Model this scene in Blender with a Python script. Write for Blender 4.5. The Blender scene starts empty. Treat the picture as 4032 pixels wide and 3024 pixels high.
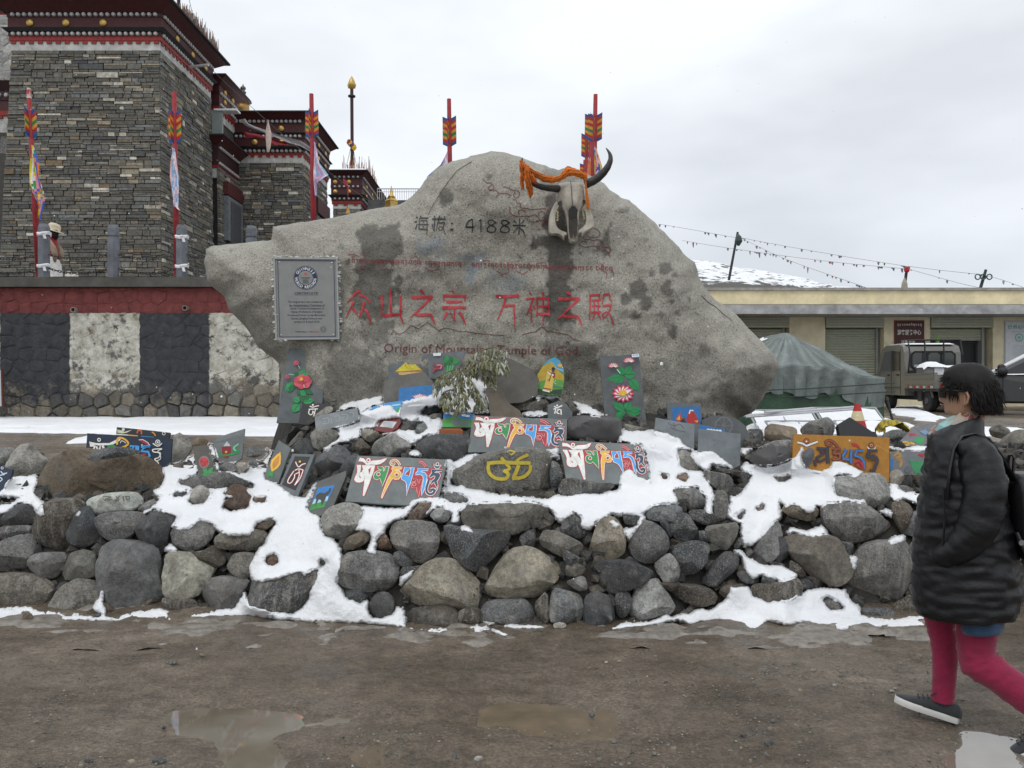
import bpy,bmesh,math,random
import numpy as np
from mathutils import Vector,Matrix,noise,geometry
from mathutils.bvhtree import BVHTree
R = math.radians
random.seed(7)
rng = np.random.default_rng(7)
scene = bpy.context.scene
COL = scene.collection

# ------------------------------------------------------------------ camera, sky, sun, exposure
F,CX,CY,EYE = 3164.4,2016.0,1512.0,1.5
cam = bpy.data.cameras.new('camera')
cam.sensor_width = 36.0
cam.lens = 36.0*F/4032.0
cam.clip_end = 3000
cam_o = bpy.data.objects.new('camera',cam)
COL.objects.link(cam_o)
cam_o.location = (0,0,EYE)
cam_o.rotation_euler = (R(90),0,0)
scene.camera = cam_o

SUN_EL,SUN_ROT = 58.0,200.0
world = bpy.data.worlds.new('World')
scene.world = world
world.use_nodes = True
wn,wl = world.node_tree.nodes,world.node_tree.links
wn.clear()
w_out = wn.new('ShaderNodeOutputWorld')
w_sky = wn.new('ShaderNodeTexSky')
w_sky.sky_type = 'NISHITA'
w_sky.sun_disc = False
w_sky.sun_elevation = R(SUN_EL)
w_sky.sun_rotation = R(SUN_ROT)
w_sky.altitude = 3000
w_bg = wn.new('ShaderNodeBackground'); w_bg.inputs['Strength'].default_value = 0.1
wl.new(w_sky.outputs[0],w_bg.inputs['Color'])
w_tc = wn.new('ShaderNodeTexCoord')
w_sep = wn.new('ShaderNodeSeparateXYZ'); wl.new(w_tc.outputs['Generated'],w_sep.inputs[0])
# cloud deck: soft noise on the sky direction
w_map = wn.new('ShaderNodeMapping'); w_map.inputs['Scale'].default_value = (1.0,1.0,2.6)
w_map.inputs['Location'].default_value = (0.35,0.1,0.2)
wl.new(w_tc.outputs['Generated'],w_map.inputs[0])
w_n = wn.new('ShaderNodeTexNoise'); w_n.inputs['Scale'].default_value = 2.1
w_n.inputs['Detail'].default_value = 4; w_n.inputs['Roughness'].default_value = 0.5
wl.new(w_map.outputs[0],w_n.inputs['Vector'])
w_r = wn.new('ShaderNodeValToRGB')
w_r.color_ramp.elements[0].position = 0.36; w_r.color_ramp.elements[0].color = (0.61,0.64,0.675,1)
w_r.color_ramp.elements[1].position = 0.62; w_r.color_ramp.elements[1].color = (0.80,0.835,0.875,1)
wl.new(w_n.outputs[0],w_r.inputs[0])
# overcast luminance rises towards the zenith (CIE overcast sky, softened)
w_m = wn.new('ShaderNodeMath'); w_m.operation = 'MULTIPLY_ADD'
w_m.inputs[1].default_value = 0.30; w_m.inputs[2].default_value = 0.92
w_cl = wn.new('ShaderNodeMath'); w_cl.operation = 'MAXIMUM'; w_cl.inputs[1].default_value = 0.0
wl.new(w_sep.outputs['Z'],w_cl.inputs[0]); wl.new(w_cl.outputs[0],w_m.inputs[0])
w_bg2 = wn.new('ShaderNodeBackground')
wl.new(w_r.outputs[0],w_bg2.inputs['Color']); wl.new(w_m.outputs[0],w_bg2.inputs['Strength'])
w_mix = wn.new('ShaderNodeMixShader'); w_mix.inputs[0].default_value = 0.94
wl.new(w_bg.outputs[0],w_mix.inputs[1]); wl.new(w_bg2.outputs[0],w_mix.inputs[2])
wl.new(w_mix.outputs[0],w_out.inputs[0])

sun = bpy.data.lights.new('sun','SUN')
sun.energy = 0.7; sun.angle = R(30); sun.color = (1.0,0.97,0.93)
sun_o = bpy.data.objects.new('sun',sun); COL.objects.link(sun_o)
sun_o.location = (0,0,60)
sun_o.rotation_euler = (R(90 - SUN_EL),0,R(180 - SUN_ROT))

vs = scene.view_settings
vs.view_transform = 'Standard'; vs.look = 'None'; vs.gamma = 1; vs.use_curve_mapping = False
vs.exposure = 0.33
scene.render.film_transparent = False
scene.cycles.max_bounces = 6

# ------------------------------------------------------------------ helpers
def lin(h,a=1.0):
    h = h.lstrip('#'); o = []
    for i in (0,2,4):
        c = int(h[i:i+2],16)/255.0
        o.append(c/12.92 if c <= 0.04045 else ((c + 0.055)/1.055) ** 2.4)
    return (o[0],o[1],o[2],a)
R1 = (0,0,.6329); R2 = (1300,200,.6329); R3 = (2632,800,.6329); R4 = (0,850,.6329)
R5 = (0,1650,.6329); R6 = (1050,1350,.42948); R7 = (1750,1350,.42948); R8 = (1200,1900,.5425)
R9 = (2300,1600,.5877); R10 = (3432,1400,.9646); RM = (1340,1775,.1989); RT = (0,0,.434)
RW = (780,300,.3978); RY = (2880,1640,.3707); RC = (1340,1100,.4973); RA = (1600,820,.2351)
RK = (1980,560,.26525); RG = (1060,980,.229); RU = (3440,1340,.2676); RL = (0,1550,.4973)
RB = (1340,980,.4973); RH = (3540,1400,.3015); S1 = (0,0,1.0)
def Z(reg,pts):
    return [(reg[0] + reg[2]*p[0],reg[1] + reg[2]*p[1]) for p in pts]
def ray(px,py):
    return Vector(((px - CX)/F,1.0,(CY - py)/F))
def at(px,py,Y):
    r = ray(px,py)
    return Vector((r.x*Y,Y,EYE + r.z*Y))
def proj(p):
    return (CX + F*p[0]/p[1],CY - F*(p[2] - EYE)/p[1])
def on_plane(px,py,p0,n):
    r = ray(px,py); o = Vector((0,0,EYE))
    t = (p0 - o).dot(n)/r.dot(n)
    return o + r*t
def fbm(p,o=4):
    return noise.fractal(Vector(p),0.9,2.1,o)

def place(o,parent):
    COL.objects.link(o)
    if parent is not None:
        o.parent = parent
        off = Vector(parent.get('_w',parent.location))
        o.matrix_parent_inverse = Matrix.Translation(-off)
    return o
def props(o,label=None,cat=None,group=None,kind=None):
    if label: o['label'] = label
    if cat: o['category'] = cat
    if group: o['group'] = group
    if kind: o['kind'] = kind
    return o
def thing(name,label,cat,loc,group=None):
    o = bpy.data.objects.new(name,None)
    o.empty_display_size = 0.1
    o.location = loc
    COL.objects.link(o)
    return props(o,label,cat,group)
def copy_thing(o,delta,label=None):
    c = o.copy(); COL.objects.link(c)
    c.location = Vector(o.location) + Vector(delta)
    for ch in o.children:
        k = ch.copy(); COL.objects.link(k); k.parent = c
        for g in ch.children:
            q = g.copy(); COL.objects.link(q); q.parent = k
    if label: c['label'] = label
    return c

class MB:
    def __init__(s): s.v = []; s.f = []; s.c = []
    def vert(s,p): s.v.append(tuple(p)); return len(s.v) - 1
    def face(s,idx,c=(1,1,1,1)): s.f.append(tuple(idx)); s.c.append(c)
    def poly(s,pts,c=(1,1,1,1)):
        i0 = len(s.v); s.v += [tuple(p) for p in pts]
        s.face(range(i0,i0 + len(pts)),c)
    def tess(s,pts,c):                      # concave polygon
        i0 = len(s.v); s.v += [tuple(p) for p in pts]
        for t in geometry.tessellate_polygon([[Vector(p) for p in pts]]):
            s.face([i0 + k for k in t],c)
    def hexa(s,b,t,c=(1,1,1,1)):        # bottom ring, top ring (any n)
        n = len(b); i0 = len(s.v)
        s.v += [tuple(p) for p in b] + [tuple(p) for p in t]
        s.face([i0 + k for k in reversed(range(n))],c)
        s.face([i0 + n + k for k in range(n)],c)
        for k in range(n):
            q = (k + 1) % n
            s.face((i0 + k,i0 + q,i0 + n + q,i0 + n + k),c)
    def box(s,x0,x1,y0,y1,z0,z1,c=(1,1,1,1)):
        s.hexa([(x0,y0,z0),(x1,y0,z0),(x1,y1,z0),(x0,y1,z0)],
               [(x0,y0,z1),(x1,y0,z1),(x1,y1,z1),(x0,y1,z1)],c)
    def tube(s,path,rad,n=8,c=(1,1,1,1),cap=True,sx=1.0):
        path = [Vector(p) for p in path]
        if not hasattr(rad,'__len__'): rad = [rad]*len(path)
        rings = []; up = Vector((0,0,1)); prev = None
        for i,p in enumerate(path):
            d = (path[min(i + 1,len(path) - 1)] - path[max(i - 1,0)])
            d = d.normalized() if d.length > 1e-9 else Vector((0,0,1))
            if prev is None:
                a = d.cross(up)
                if a.length < 1e-3: a = d.cross(Vector((0,1,0)))
            else:
                a = prev - d*prev.dot(d)
            a.normalize(); prev = a; b = d.cross(a)
            rings.append([s.vert(p + (a*math.cos(2*math.pi*k/n)*sx + b*math.sin(2*math.pi*k/n))*rad[i]) for k in range(n)])
        for i in range(len(rings) - 1):
            for k in range(n):
                q = (k + 1) % n
                s.face((rings[i][k],rings[i][q],rings[i + 1][q],rings[i + 1][k]),c)
        if cap:
            s.face(list(reversed(rings[0])),c); s.face(rings[-1],c)
    def loft(s,rings,c=(1,1,1,1),cap=True):
        ids = [[s.vert(p) for p in r] for r in rings]; n = len(rings[0])
        for i in range(len(ids) - 1):
            for k in range(n):
                q = (k + 1) % n
                s.face((ids[i][k],ids[i][q],ids[i + 1][q],ids[i + 1][k]),c if isinstance(c,tuple) else c[i])
        if cap:
            c0 = c if isinstance(c,tuple) else c[0]
            s.face(list(reversed(ids[0])),c0); s.face(ids[-1],c0)
    def lathe(s,prof,o,n=16,c=(1,1,1,1),axis='z'):
        rings = []
        for r,h in prof:
            ring = []
            for k in range(n):
                a = 2*math.pi*k/n
                x,y = r*math.cos(a),r*math.sin(a)
                ring.append({'z': (o[0] + x,o[1] + y,o[2] + h),'y': (o[0] + x,o[1] + h,o[2] - y),'x': (o[0] + h,o[1] + x,o[2] + y)}[axis])
            rings.append(ring)
        s.loft(rings,c)
    def grid(s,P,c=(1,1,1,1)):           # P[i][j]
        n,m = len(P),len(P[0]); i0 = len(s.v)
        for r in P: s.v += [tuple(p) for p in r]
        for i in range(n - 1):
            for j in range(m - 1):
                s.face((i0 + i*m + j,i0 + i*m + j + 1,i0 + (i + 1)*m + j + 1,i0 + (i + 1)*m + j),c(i,j) if callable(c) else c)
    def xf(s,M):
        s.v = [tuple(M @ Vector(p)) for p in s.v]; return s
    def mesh(s,name,smooth=False,sharp=None,origin=None):
        v = np.array(s.v,dtype=float).reshape(-1,3)
        cen = np.array(origin) if origin is not None else (v.min(0) + v.max(0))/2
        me = bpy.data.meshes.new(name)
        me.from_pydata((v - cen).tolist(),[],s.f)
        a = me.color_attributes.new('col','FLOAT_COLOR','CORNER')
        cc = np.repeat(np.array(s.c,dtype=np.float32),[len(f) for f in s.f],axis=0)
        if len(cc) == len(a.data): a.data.foreach_set('color',cc.ravel())
        if smooth:
            me.polygons.foreach_set('use_smooth',[True]*len(me.polygons))
            if sharp: me.set_sharp_from_angle(angle=R(sharp))
        return me,Vector(cen)
    def build(s,name,mat,parent=None,smooth=False,sharp=None,**kw):
        me,cen = s.mesh(name,smooth,sharp)
        me.materials.append(mat)
        o = bpy.data.objects.new(name,me); o.location = cen
        place(o,parent)
        return props(o,**kw)

# ------------------------------------------------------------------ materials
def mat_new(name):
    m = bpy.data.materials.new(name); m.use_nodes = True
    nt = m.node_tree; b = nt.nodes['Principled BSDF']
    return m,nt,nt.nodes,nt.links,b
def N(nt,t,**kw):
    n = nt.nodes.new(t)
    for k,v in kw.items():
        if k in n.inputs: n.inputs[k].default_value = v
        else: setattr(n,k,v)
    return n
def ramp(nt,src,stops):
    r = nt.nodes.new('ShaderNodeValToRGB'); e = r.color_ramp.elements
    while len(e) < len(stops): e.new(0.5)
    for i,(p,c) in enumerate(stops):
        e[i].position = p; e[i].color = c if hasattr(c,'__len__') else (c,c,c,1)
    nt.links.new(src,r.inputs[0]); return r.outputs[0]
def mixc(nt,fac,a,b,mode='MIX'):
    m = nt.nodes.new('ShaderNodeMix'); m.data_type = 'RGBA'; m.blend_type = mode
    for s,i in ((fac,0),(a,6),(b,7)):
        if hasattr(s,'links'): nt.links.new(s,m.inputs[i])
        elif i == 0: m.inputs[0].default_value = s
        else: m.inputs[i].default_value = s
    return m.outputs[2]
def coords(nt,rnd=True):
    tc = nt.nodes.new('ShaderNodeTexCoord')
    if not rnd: return tc.outputs['Object']
    oi = nt.nodes.new('ShaderNodeObjectInfo')
    ml = N(nt,'ShaderNodeMath',operation='MULTIPLY'); ml.inputs[1].default_value = 57.0
    nt.links.new(oi.outputs['Random'],ml.inputs[0])
    ad = N(nt,'ShaderNodeVectorMath',operation='ADD')
    nt.links.new(tc.outputs['Object'],ad.inputs[0]); nt.links.new(ml.outputs[0],ad.inputs[1])
    return ad.outputs[0]
def noi(nt,vec,scale,detail=4,rough=0.55):
    n = N(nt,'ShaderNodeTexNoise'); n.inputs['Scale'].default_value = scale
    n.inputs['Detail'].default_value = detail; n.inputs['Roughness'].default_value = rough
    if vec is not None: nt.links.new(vec,n.inputs['Vector'])
    return n.outputs[0]
def bump(nt,b,h,strength=0.3,dist=0.02):
    n = N(nt,'ShaderNodeBump'); n.inputs['Strength'].default_value = strength; n.inputs['Distance'].default_value = dist
    nt.links.new(h,n.inputs['Height']); nt.links.new(n.outputs[0],b.inputs['Normal'])
def vc(name,rough=0.6,var=0.25,scale=14,bmp=0.0,bscale=60,metal=0.0,bdist=0.01,sheen=0):
    """vertex-coloured surface with a little uneven grain"""
    m,nt,n,l,b = mat_new(name)
    at_ = N(nt,'ShaderNodeAttribute',attribute_name='col')
    co = coords(nt)
    nz = noi(nt,co,scale,5,0.65)
    g = ramp(nt,nz,[(0.3,1.0 - var),(0.7,1.0 + var*0.6)])
    l.new(mixc(nt,1.0,at_.outputs['Color'],g,'MULTIPLY'),b.inputs['Base Color'])
    b.inputs['Roughness'].default_value = rough; b.inputs['Metallic'].default_value = metal
    if sheen: b.inputs['Sheen Weight'].default_value = sheen
    if bmp: bump(nt,b,noi(nt,co,bscale,4,0.6),bmp,bdist)
    return m
def mk_rock(name,sp=0.5,fine=95,band=0.0,rough=0.62,lich=0.5):
    m,nt,n,l,b = mat_new(name)
    at_ = N(nt,'ShaderNodeAttribute',attribute_name='col')
    co = coords(nt)
    big = ramp(nt,noi(nt,co,5,5,0.65),[(0.3,0.55),(0.7,1.5)])
    mid = ramp(nt,noi(nt,co,30,6,0.8),[(0.34,0.38),(0.66,1.75)])
    c = mixc(nt,1.0,at_.outputs['Color'],big,'MULTIPLY')
    c = mixc(nt,0.8,c,mid,'MULTIPLY')
    fn = noi(nt,co,fine,3,0.75)
    c = mixc(nt,ramp(nt,fn,[(0.52,0.0),(0.62,sp)]),c,(0.42,0.39,0.34,1))
    c = mixc(nt,ramp(nt,noi(nt,co,fine*0.8,3,0.75),[(0.37,sp),(0.48,0.0)]),c,(0.022,0.022,0.022,1))
    if band:
        mp = N(nt,'ShaderNodeMapping'); mp.inputs['Rotation'].default_value = (0.4,0.5,0.3); mp.inputs['Scale'].default_value = (26,26,3)
        l.new(co,mp.inputs[0])
        c = mixc(nt,ramp(nt,noi(nt,mp.outputs[0],1.0,3,0.5),[(0.5,0.0),(0.75,band)]),c,(0.45,0.42,0.36,1))
    # rusty film here and there
    c = mixc(nt,ramp(nt,noi(nt,co,3.3,3,0.6),[(0.55,0.0),(0.78,0.3)]),c,(0.16,0.105,0.06,1))
    # pale weathered and lichened patches
    c = mixc(nt,ramp(nt,noi(nt,co,9,6,0.78),[(0.55,0.0),(0.68,lich)]),c,(0.33,0.325,0.30,1))
    l.new(c,b.inputs['Base Color'])
    l.new(ramp(nt,noi(nt,co,4,3,0.6),[(0.35,rough - 0.22),(0.6,rough + 0.2)]),b.inputs['Roughness'])
    hh = N(nt,'ShaderNodeMath',operation='ADD')
    l.new(noi(nt,co,24,6,0.7),hh.inputs[0]); l.new(fn,hh.inputs[1])
    bump(nt,b,hh.outputs[0],0.7,0.02)
    return m
M_rock = mk_rock('rock'); M_rockband = mk_rock('banded_rock',band=0.55)
M_fin = mk_rock('fine_rock',sp=0.25,fine=160)
M_brown = mk_rock('brown_rock',sp=0.12,lich=0.06)
M_slate = vc('slate',0.5,0.3,9,0.35,40,bdist=0.006)
M_paint = vc('paint',0.5,0.18,30,0.15,120,bdist=0.003)
M_plain = vc('plain',0.6,0.12,10)
M_cloth = vc('cloth',0.85,0.25,12,0.4,50,bdist=0.01,sheen=0.2)
M_metal = vc('metal',0.38,0.15,10,metal=0.85)
M_gold = vc('gilt',0.42,0.25,14,metal=0.6)
M_wood = vc('painted_wood',0.65,0.35,9,0.25,50,bdist=0.006)
M_conc = vc('concrete',0.85,0.4,3.5,0.4,45,bdist=0.012)
M_masonry = vc('masonry',0.85,0.45,11,0.7,40,bdist=0.03)
M_skin = vc('skin',0.45,0.12,30,0.1,150,bdist=0.001)
M_hair = vc('hair',0.6,0.5,60); M_hair.node_tree.nodes['Principled BSDF'].inputs['Specular IOR Level'].default_value = 0.25
M_bone = vc('bone',0.6,0.45,9,0.35,60,bdist=0.006)
M_horn = vc('horn',0.45,0.4,14,0.5,40,bdist=0.01)
M_leaf = vc('dry_leaf',0.75,0.4,30)
M_car = vc('car_paint',0.3,0.12,6); M_car.node_tree.nodes['Principled BSDF'].inputs['Coat Weight'].default_value = 0.5
M_glass = vc('dark_glass',0.08,0.1,5)
M_rubber = vc('rubber',0.8,0.3,12)
M_puffer = vc('puffer_nylon',0.46,0.35,9,0.4,15,bdist=0.014); M_puffer.node_tree.nodes['Principled BSDF'].inputs['Specular IOR Level'].default_value = 0.35

def mk_snow():
    m,nt,n,l,b = mat_new('snow')
    co = coords(nt,False)
    c = ramp(nt,noi(nt,co,2.2,6,0.65),[(0.3,(0.80,0.815,0.84,1)),(0.65,(0.91,0.915,0.92,1))])
    # thin wet rim and wind-blown grit
    rim = N(nt,'ShaderNodeAttribute',attribute_name='rim')
    c = mixc(nt,rim.outputs['Fac'],c,mixc(nt,ramp(nt,noi(nt,co,40,4,0.7),[(0.4,0.0),(0.6,0.8)]),(0.60,0.60,0.60,1),(0.30,0.28,0.25,1)))
    c = mixc(nt,ramp(nt,noi(nt,co,85,2,0.6),[(0.70,0.0),(0.78,0.55)]),c,(0.30,0.26,0.21,1))
    l.new(c,b.inputs['Base Color'])
    b.inputs['Roughness'].default_value = 0.75
    hh = N(nt,'ShaderNodeMath',operation='MULTIPLY_ADD'); hh.inputs[1].default_value = 2.6
    l.new(noi(nt,co,11,5,0.6),hh.inputs[0]); l.new(noi(nt,co,120,4,0.75),hh.inputs[2])
    bump(nt,b,hh.outputs[0],0.7,0.012)
    return m
M_snow = mk_snow()

def mk_mud():
    m,nt,n,l,b = mat_new('mud')
    geo = N(nt,'ShaderNodeNewGeometry'); co = geo.outputs['Position']
    big = noi(nt,co,0.75,4,0.55)
    c = ramp(nt,big,[(0.33,(0.092,0.068,0.044,1)),(0.52,(0.142,0.111,0.079,1)),(0.7,(0.205,0.167,0.128,1))])
    ms = N(nt,'ShaderNodeMapping'); ms.inputs['Scale'].default_value = (0.8,2.0,1); ms.inputs['Rotation'].default_value = (0,0,0.18); l.new(co,ms.inputs[0])
    smear = noi(nt,ms.outputs[0],1.5,6,0.68)
    c = mixc(nt,0.8,c,ramp(nt,smear,[(0.32,0.72),(0.68,1.35)]),'MULTIPLY')
    c = mixc(nt,0.85,c,ramp(nt,noi(nt,co,9,6,0.7),[(0.3,0.55),(0.7,1.4)]),'MULTIPLY')
    c = mixc(nt,0.8,c,ramp(nt,noi(nt,co,60,5,0.8),[(0.34,0.35),(0.66,1.7)]),'MULTIPLY')
    # pale grit
    vo = N(nt,'ShaderNodeTexVoronoi'); vo.inputs['Scale'].default_value = 75
    l.new(co,vo.inputs['Vector'])
    gm = N(nt,'ShaderNodeMath',operation='MULTIPLY')
    l.new(ramp(nt,vo.outputs['Distance'],[(0.10,0.85),(0.2,0.0)]),gm.inputs[0])
    l.new(ramp(nt,noi(nt,co,1.6,5,0.7),[(0.46,0.0),(0.6,1.0)]),gm.inputs[1])
    c = mixc(nt,gm.outputs[0],c,mixc(nt,vo.outputs['Color'],(0.10,0.085,0.07,1),(0.40,0.36,0.30,1)))
    l.new(c,b.inputs['Base Color'])
    l.new(ramp(nt,smear,[(0.36,0.14),(0.62,0.5)]),b.inputs['Roughness'])
    hh = N(nt,'ShaderNodeMath',operation='MULTIPLY_ADD'); hh.inputs[1].default_value = 2.2
    l.new(noi(nt,co,14,6,0.65),hh.inputs[0]); l.new(noi(nt,co,90,4,0.7),hh.inputs[2])
    bump(nt,b,hh.outputs[0],0.85,0.018)
    return m
M_mud = mk_mud()

def mk_granite():
    """the inscribed boulder: pepper-and-salt granite, attribute 'stain' = wet streaks and dark inclusions, 'blue' = paint smears"""
    m,nt,n,l,b = mat_new('boulder_granite')
    co = coords(nt,False)
    c = ramp(nt,noi(nt,co,1.1,4,0.6),[(0.3,(0.24,0.222,0.18,1)),(0.55,(0.32,0.302,0.252,1)),(0.75,(0.37,0.35,0.30,1))])
    c = mixc(nt,0.55,c,ramp(nt,noi(nt,co,7,5,0.7),[(0.3,0.65),(0.7,1.3)]),'MULTIPLY')
    f1 = noi(nt,co,62,3,0.8)
    c = mixc(nt,ramp(nt,f1,[(0.54,0.0),(0.66,0.8)]),c,(0.55,0.52,0.45,1))
    mp = N(nt,'ShaderNodeVectorMath',operation='ADD'); mp.inputs[1].default_value = (13,7,3); l.new(co,mp.inputs[0])
    f2 = noi(nt,mp.outputs[0],58,3,0.8)
    c = mixc(nt,ramp(nt,f2,[(0.34,0.85),(0.46,0.0)]),c,(0.035,0.033,0.03,1))
    s = N(nt,'ShaderNodeAttribute',attribute_name='stain')
    bl = N(nt,'ShaderNodeAttribute',attribute_name='blue')
    c = mixc(nt,bl.outputs['Fac'],c,(0.10,0.17,0.25,1))
    c = mixc(nt,s.outputs['Fac'],c,mixc(nt,1.0,c,(0.22,0.21,0.195,1),'MULTIPLY'))
    l.new(c,b.inputs['Base Color'])
    l.new(ramp(nt,s.outputs['Fac'],[(0.0,0.72),(1.0,0.48)]),b.inputs['Roughness'])
    hh = N(nt,'ShaderNodeMath',operation='MULTIPLY_ADD'); hh.inputs[1].default_value = 2.0
    l.new(noi(nt,co,12,6,0.7),hh.inputs[0]); l.new(f1,hh.inputs[2])
    bump(nt,b,hh.outputs[0],0.5,0.02)
    return m
M_granite = mk_granite()

def mk_water():
    m,nt,n,l,b = mat_new('puddle_water')
    geo = N(nt,'ShaderNodeNewGeometry'); co = geo.outputs['Position']
    l.new(ramp(nt,noi(nt,co,2.5,3,0.5),[(0.35,(0.16,0.135,0.10,1)),(0.7,(0.27,0.245,0.205,1))]),b.inputs['Base Color'])
    b.inputs['Roughness'].default_value = 0.03
    b.inputs['IOR'].default_value = 1.5
    b.inputs['Coat Weight'].default_value = 1.0; b.inputs['Coat Roughness'].default_value = 0.02; b.inputs['Coat IOR'].default_value = 1.6
    bump(nt,b,noi(nt,co,9,2,0.5),0.03,0.01)
    return m
M_water = mk_water()

def mk_wallpaint():
    """rubble wall painted with a red band over black and white panels, worn away lower down"""
    m,nt,n,l,b = mat_new('painted_rubble')
    geo = N(nt,'ShaderNodeNewGeometry'); co = geo.outputs['Position']
    sp = N(nt,'ShaderNodeSeparateXYZ'); l.new(co,sp.inputs[0])
    wob = N(nt,'ShaderNodeMath',operation='MULTIPLY_ADD'); wob.inputs[1].default_value = 0.10
    l.new(noi(nt,co,5,4,0.7),wob.inputs[0]); l.new(sp.outputs['X'],wob.inputs[2])
    t = N(nt,'ShaderNodeMath',operation='MULTIPLY_ADD'); t.inputs[1].default_value = 1/(2*1.474); t.inputs[2].default_value = (10.815 - 0.05)/(2*1.474) + 10.0
    l.new(wob.outputs[0],t.inputs[0])
    fr = N(nt,'ShaderNodeMath',operation='FRACT'); l.new(t.outputs[0],fr.inputs[0])
    white = ramp(nt,fr.outputs[0],[(0.497,0.0),(0.503,1.0)])
    stone = mixc(nt,1.0,N(nt,'ShaderNodeAttribute',attribute_name='col').outputs['Color'],ramp(nt,noi(nt,co,12,5,0.7),[(0.3,0.55),(0.7,1.4)]),'MULTIPLY')
    blk = ramp(nt,noi(nt,co,6,5,0.7),[(0.3,(0.022,0.023,0.026,1)),(0.7,(0.058,0.06,0.065,1))])
    wht = ramp(nt,noi(nt,co,4,7,0.75),[(0.35,(0.30,0.28,0.215,1)),(0.6,(0.62,0.60,0.53,1))])
    red = ramp(nt,noi(nt,co,5,5,0.7),[(0.3,(0.10,0.022,0.02,1)),(0.7,(0.215,0.05,0.045,1))])
    # wear grows towards the foot of the wall
    h = N(nt,'ShaderNodeMapRange'); h.inputs[1].default_value = 0.8; h.inputs[2].default_value = 1.75; h.inputs[3].default_value = 0.30; h.inputs[4].default_value = -0.03
    l.new(sp.outputs['Z'],h.inputs[0])
    wn_ = N(nt,'ShaderNodeMath',operation='ADD'); l.new(noi(nt,co,4.5,8,0.8),wn_.inputs[0]); l.new(h.outputs[0],wn_.inputs[1])
    w_b = ramp(nt,wn_.outputs[0],[(0.60,0.0),(0.72,0.9)])
    w_w = ramp(nt,wn_.outputs[0],[(0.50,0.0),(0.56,0.95)])
    pc = mixc(nt,white,mixc(nt,w_b,blk,stone),mixc(nt,w_w,wht,stone))
    zz = N(nt,'ShaderNodeMath',operation='MULTIPLY_ADD'); zz.inputs[1].default_value = 0.06
    l.new(noi(nt,co,6,3,0.6),zz.inputs[0]); l.new(sp.outputs['Z'],zz.inputs[2])
    isr = N(nt,'ShaderNodeMath',operation='GREATER_THAN'); isr.inputs[1].default_value = 3.03; l.new(zz.outputs[0],isr.inputs[0])
    c = mixc(nt,isr.outputs[0],pc,red)
    l.new(c,b.inputs['Base Color']); b.inputs['Roughness'].default_value = 0.85
    bump(nt,b,noi(nt,co,16,7,0.75),0.9,0.035)
    return m
M_wall = mk_wallpaint()
# ------------------------------------------------------------------ terrain
def smooth(a,b,x):
    t = np.clip((x - a)/(b - a),0,1); return t*t*(3 - 2*t)
GY = [-20,5.2,7.0,9,12,16,400]; GZ = [0,0,0.26,0.40,0.58,0.76,0.78]
def ground(X,Y):
    return np.interp(Y,GY,GZ)
def ybase(X):
    return np.interp(X,[-9,-3.5,-1.6,-0.9,0.6,1.0,1.8,3.5,9],[5.5,5.36,5.25,5.04,5.02,5.1,5.27,5.3,5.4])
def pile(X,Y):
    X = np.asarray(X,float); Y = np.asarray(Y,float)
    t = Y - ybase(X)
    c = np.interp(t,[-.04,0,.14,.34,.55,2.3,3.0,4.5],[-.3,0,.34,.61,.70,1.30,1.31,1.2])
    lft = np.interp(t,[-.04,0,.14,.34,.55,1.2,1.6,2.5,4],[-.3,0,.34,.59,.68,.82,.83,.42,.2])
    rgt = np.interp(t,[-.04,0,.14,.34,.6,1.4,2.2,3.0,4],[-.3,0,.30,.58,.70,1.0,.96,.5,.3])
    gent = np.interp(t,[-.35,-.05,.5,.7,1.2],[-.05,.12,.60,.70,.85])
    xl = -1.15 - 0.45*(Y - 5.6); xr = 1.25 + 0.35*(Y - 5.6)
    wl = 1 - smooth(xl - .28,xl + .12,X); wr = smooth(xr - .2,xr + .6,X)
    h = c*(1 - wl)*(1 - wr) + lft*wl + rgt*wr
    for gx,gw in ((-1.47,.17),(1.72,.2)):
        w = np.exp(-((X - gx)/gw) ** 2)*(t < 1.3)
        h = h*(1 - w) + np.maximum(gent,np.where(t > .6,h,-1))*w
    return np.maximum(h,np.where(t < 0,-1,-.2))
def surf(X,Y):
    return np.maximum(ground(X,Y),pile(X,Y))
def hit(px,py,y0=4.4,y1=40):
    """distance at which the sight line of a pixel meets pile or ground"""
    r = ray(px,py)
    ys = np.linspace(y0,y1,4000)
    z = EYE + r.z*ys - surf(r.x*ys,ys)
    k = np.nonzero(z < 0)[0]
    return float(ys[k[0]]) if len(k) else y1

# ------------------------------------------------------------------ ground sheet with puddle basins
PUD = [Z(S1,p) for p in (
    [(690,2880),(840,2800),(960,2778),(1090,2790),(1150,2855),(1095,2900),(1115,2990),(1130,3080),(780,3100),(840,2960),(820,2905)],
    [(3745,3060),(3760,2960),(3800,2890),(3900,2885),(4000,2900),(4150,2930),(4150,3120),(3740,3120)],
    [(1985,2800),(2180,2790),(2250,2830),(2420,2850),(2430,2880),(2300,2900),(2160,2890),(2010,2850)],
    [(1300,2960),(1420,2900),(1480,2900),(1510,2990),(1420,3010)])]
def gpt(p):
    Y = EYE*F/(p[1] - CY); return ((p[0] - CX)/F*Y,Y)
PUDW = [[gpt(p) for p in poly] for poly in PUD]
def inpoly(X,Y,poly):
    X = np.asarray(X); ins = np.zeros(X.shape,bool); n = len(poly)
    for i in range(n):
        x0,y0 = poly[i]; x1,y1 = poly[(i + 1) % n]
        if y0 == y1: continue
        cnd = ((y0 > Y) != (y1 > Y)) & (X < (x1 - x0)*(Y - y0)/(y1 - y0) + x0)
        ins ^= cnd
    return ins
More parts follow.
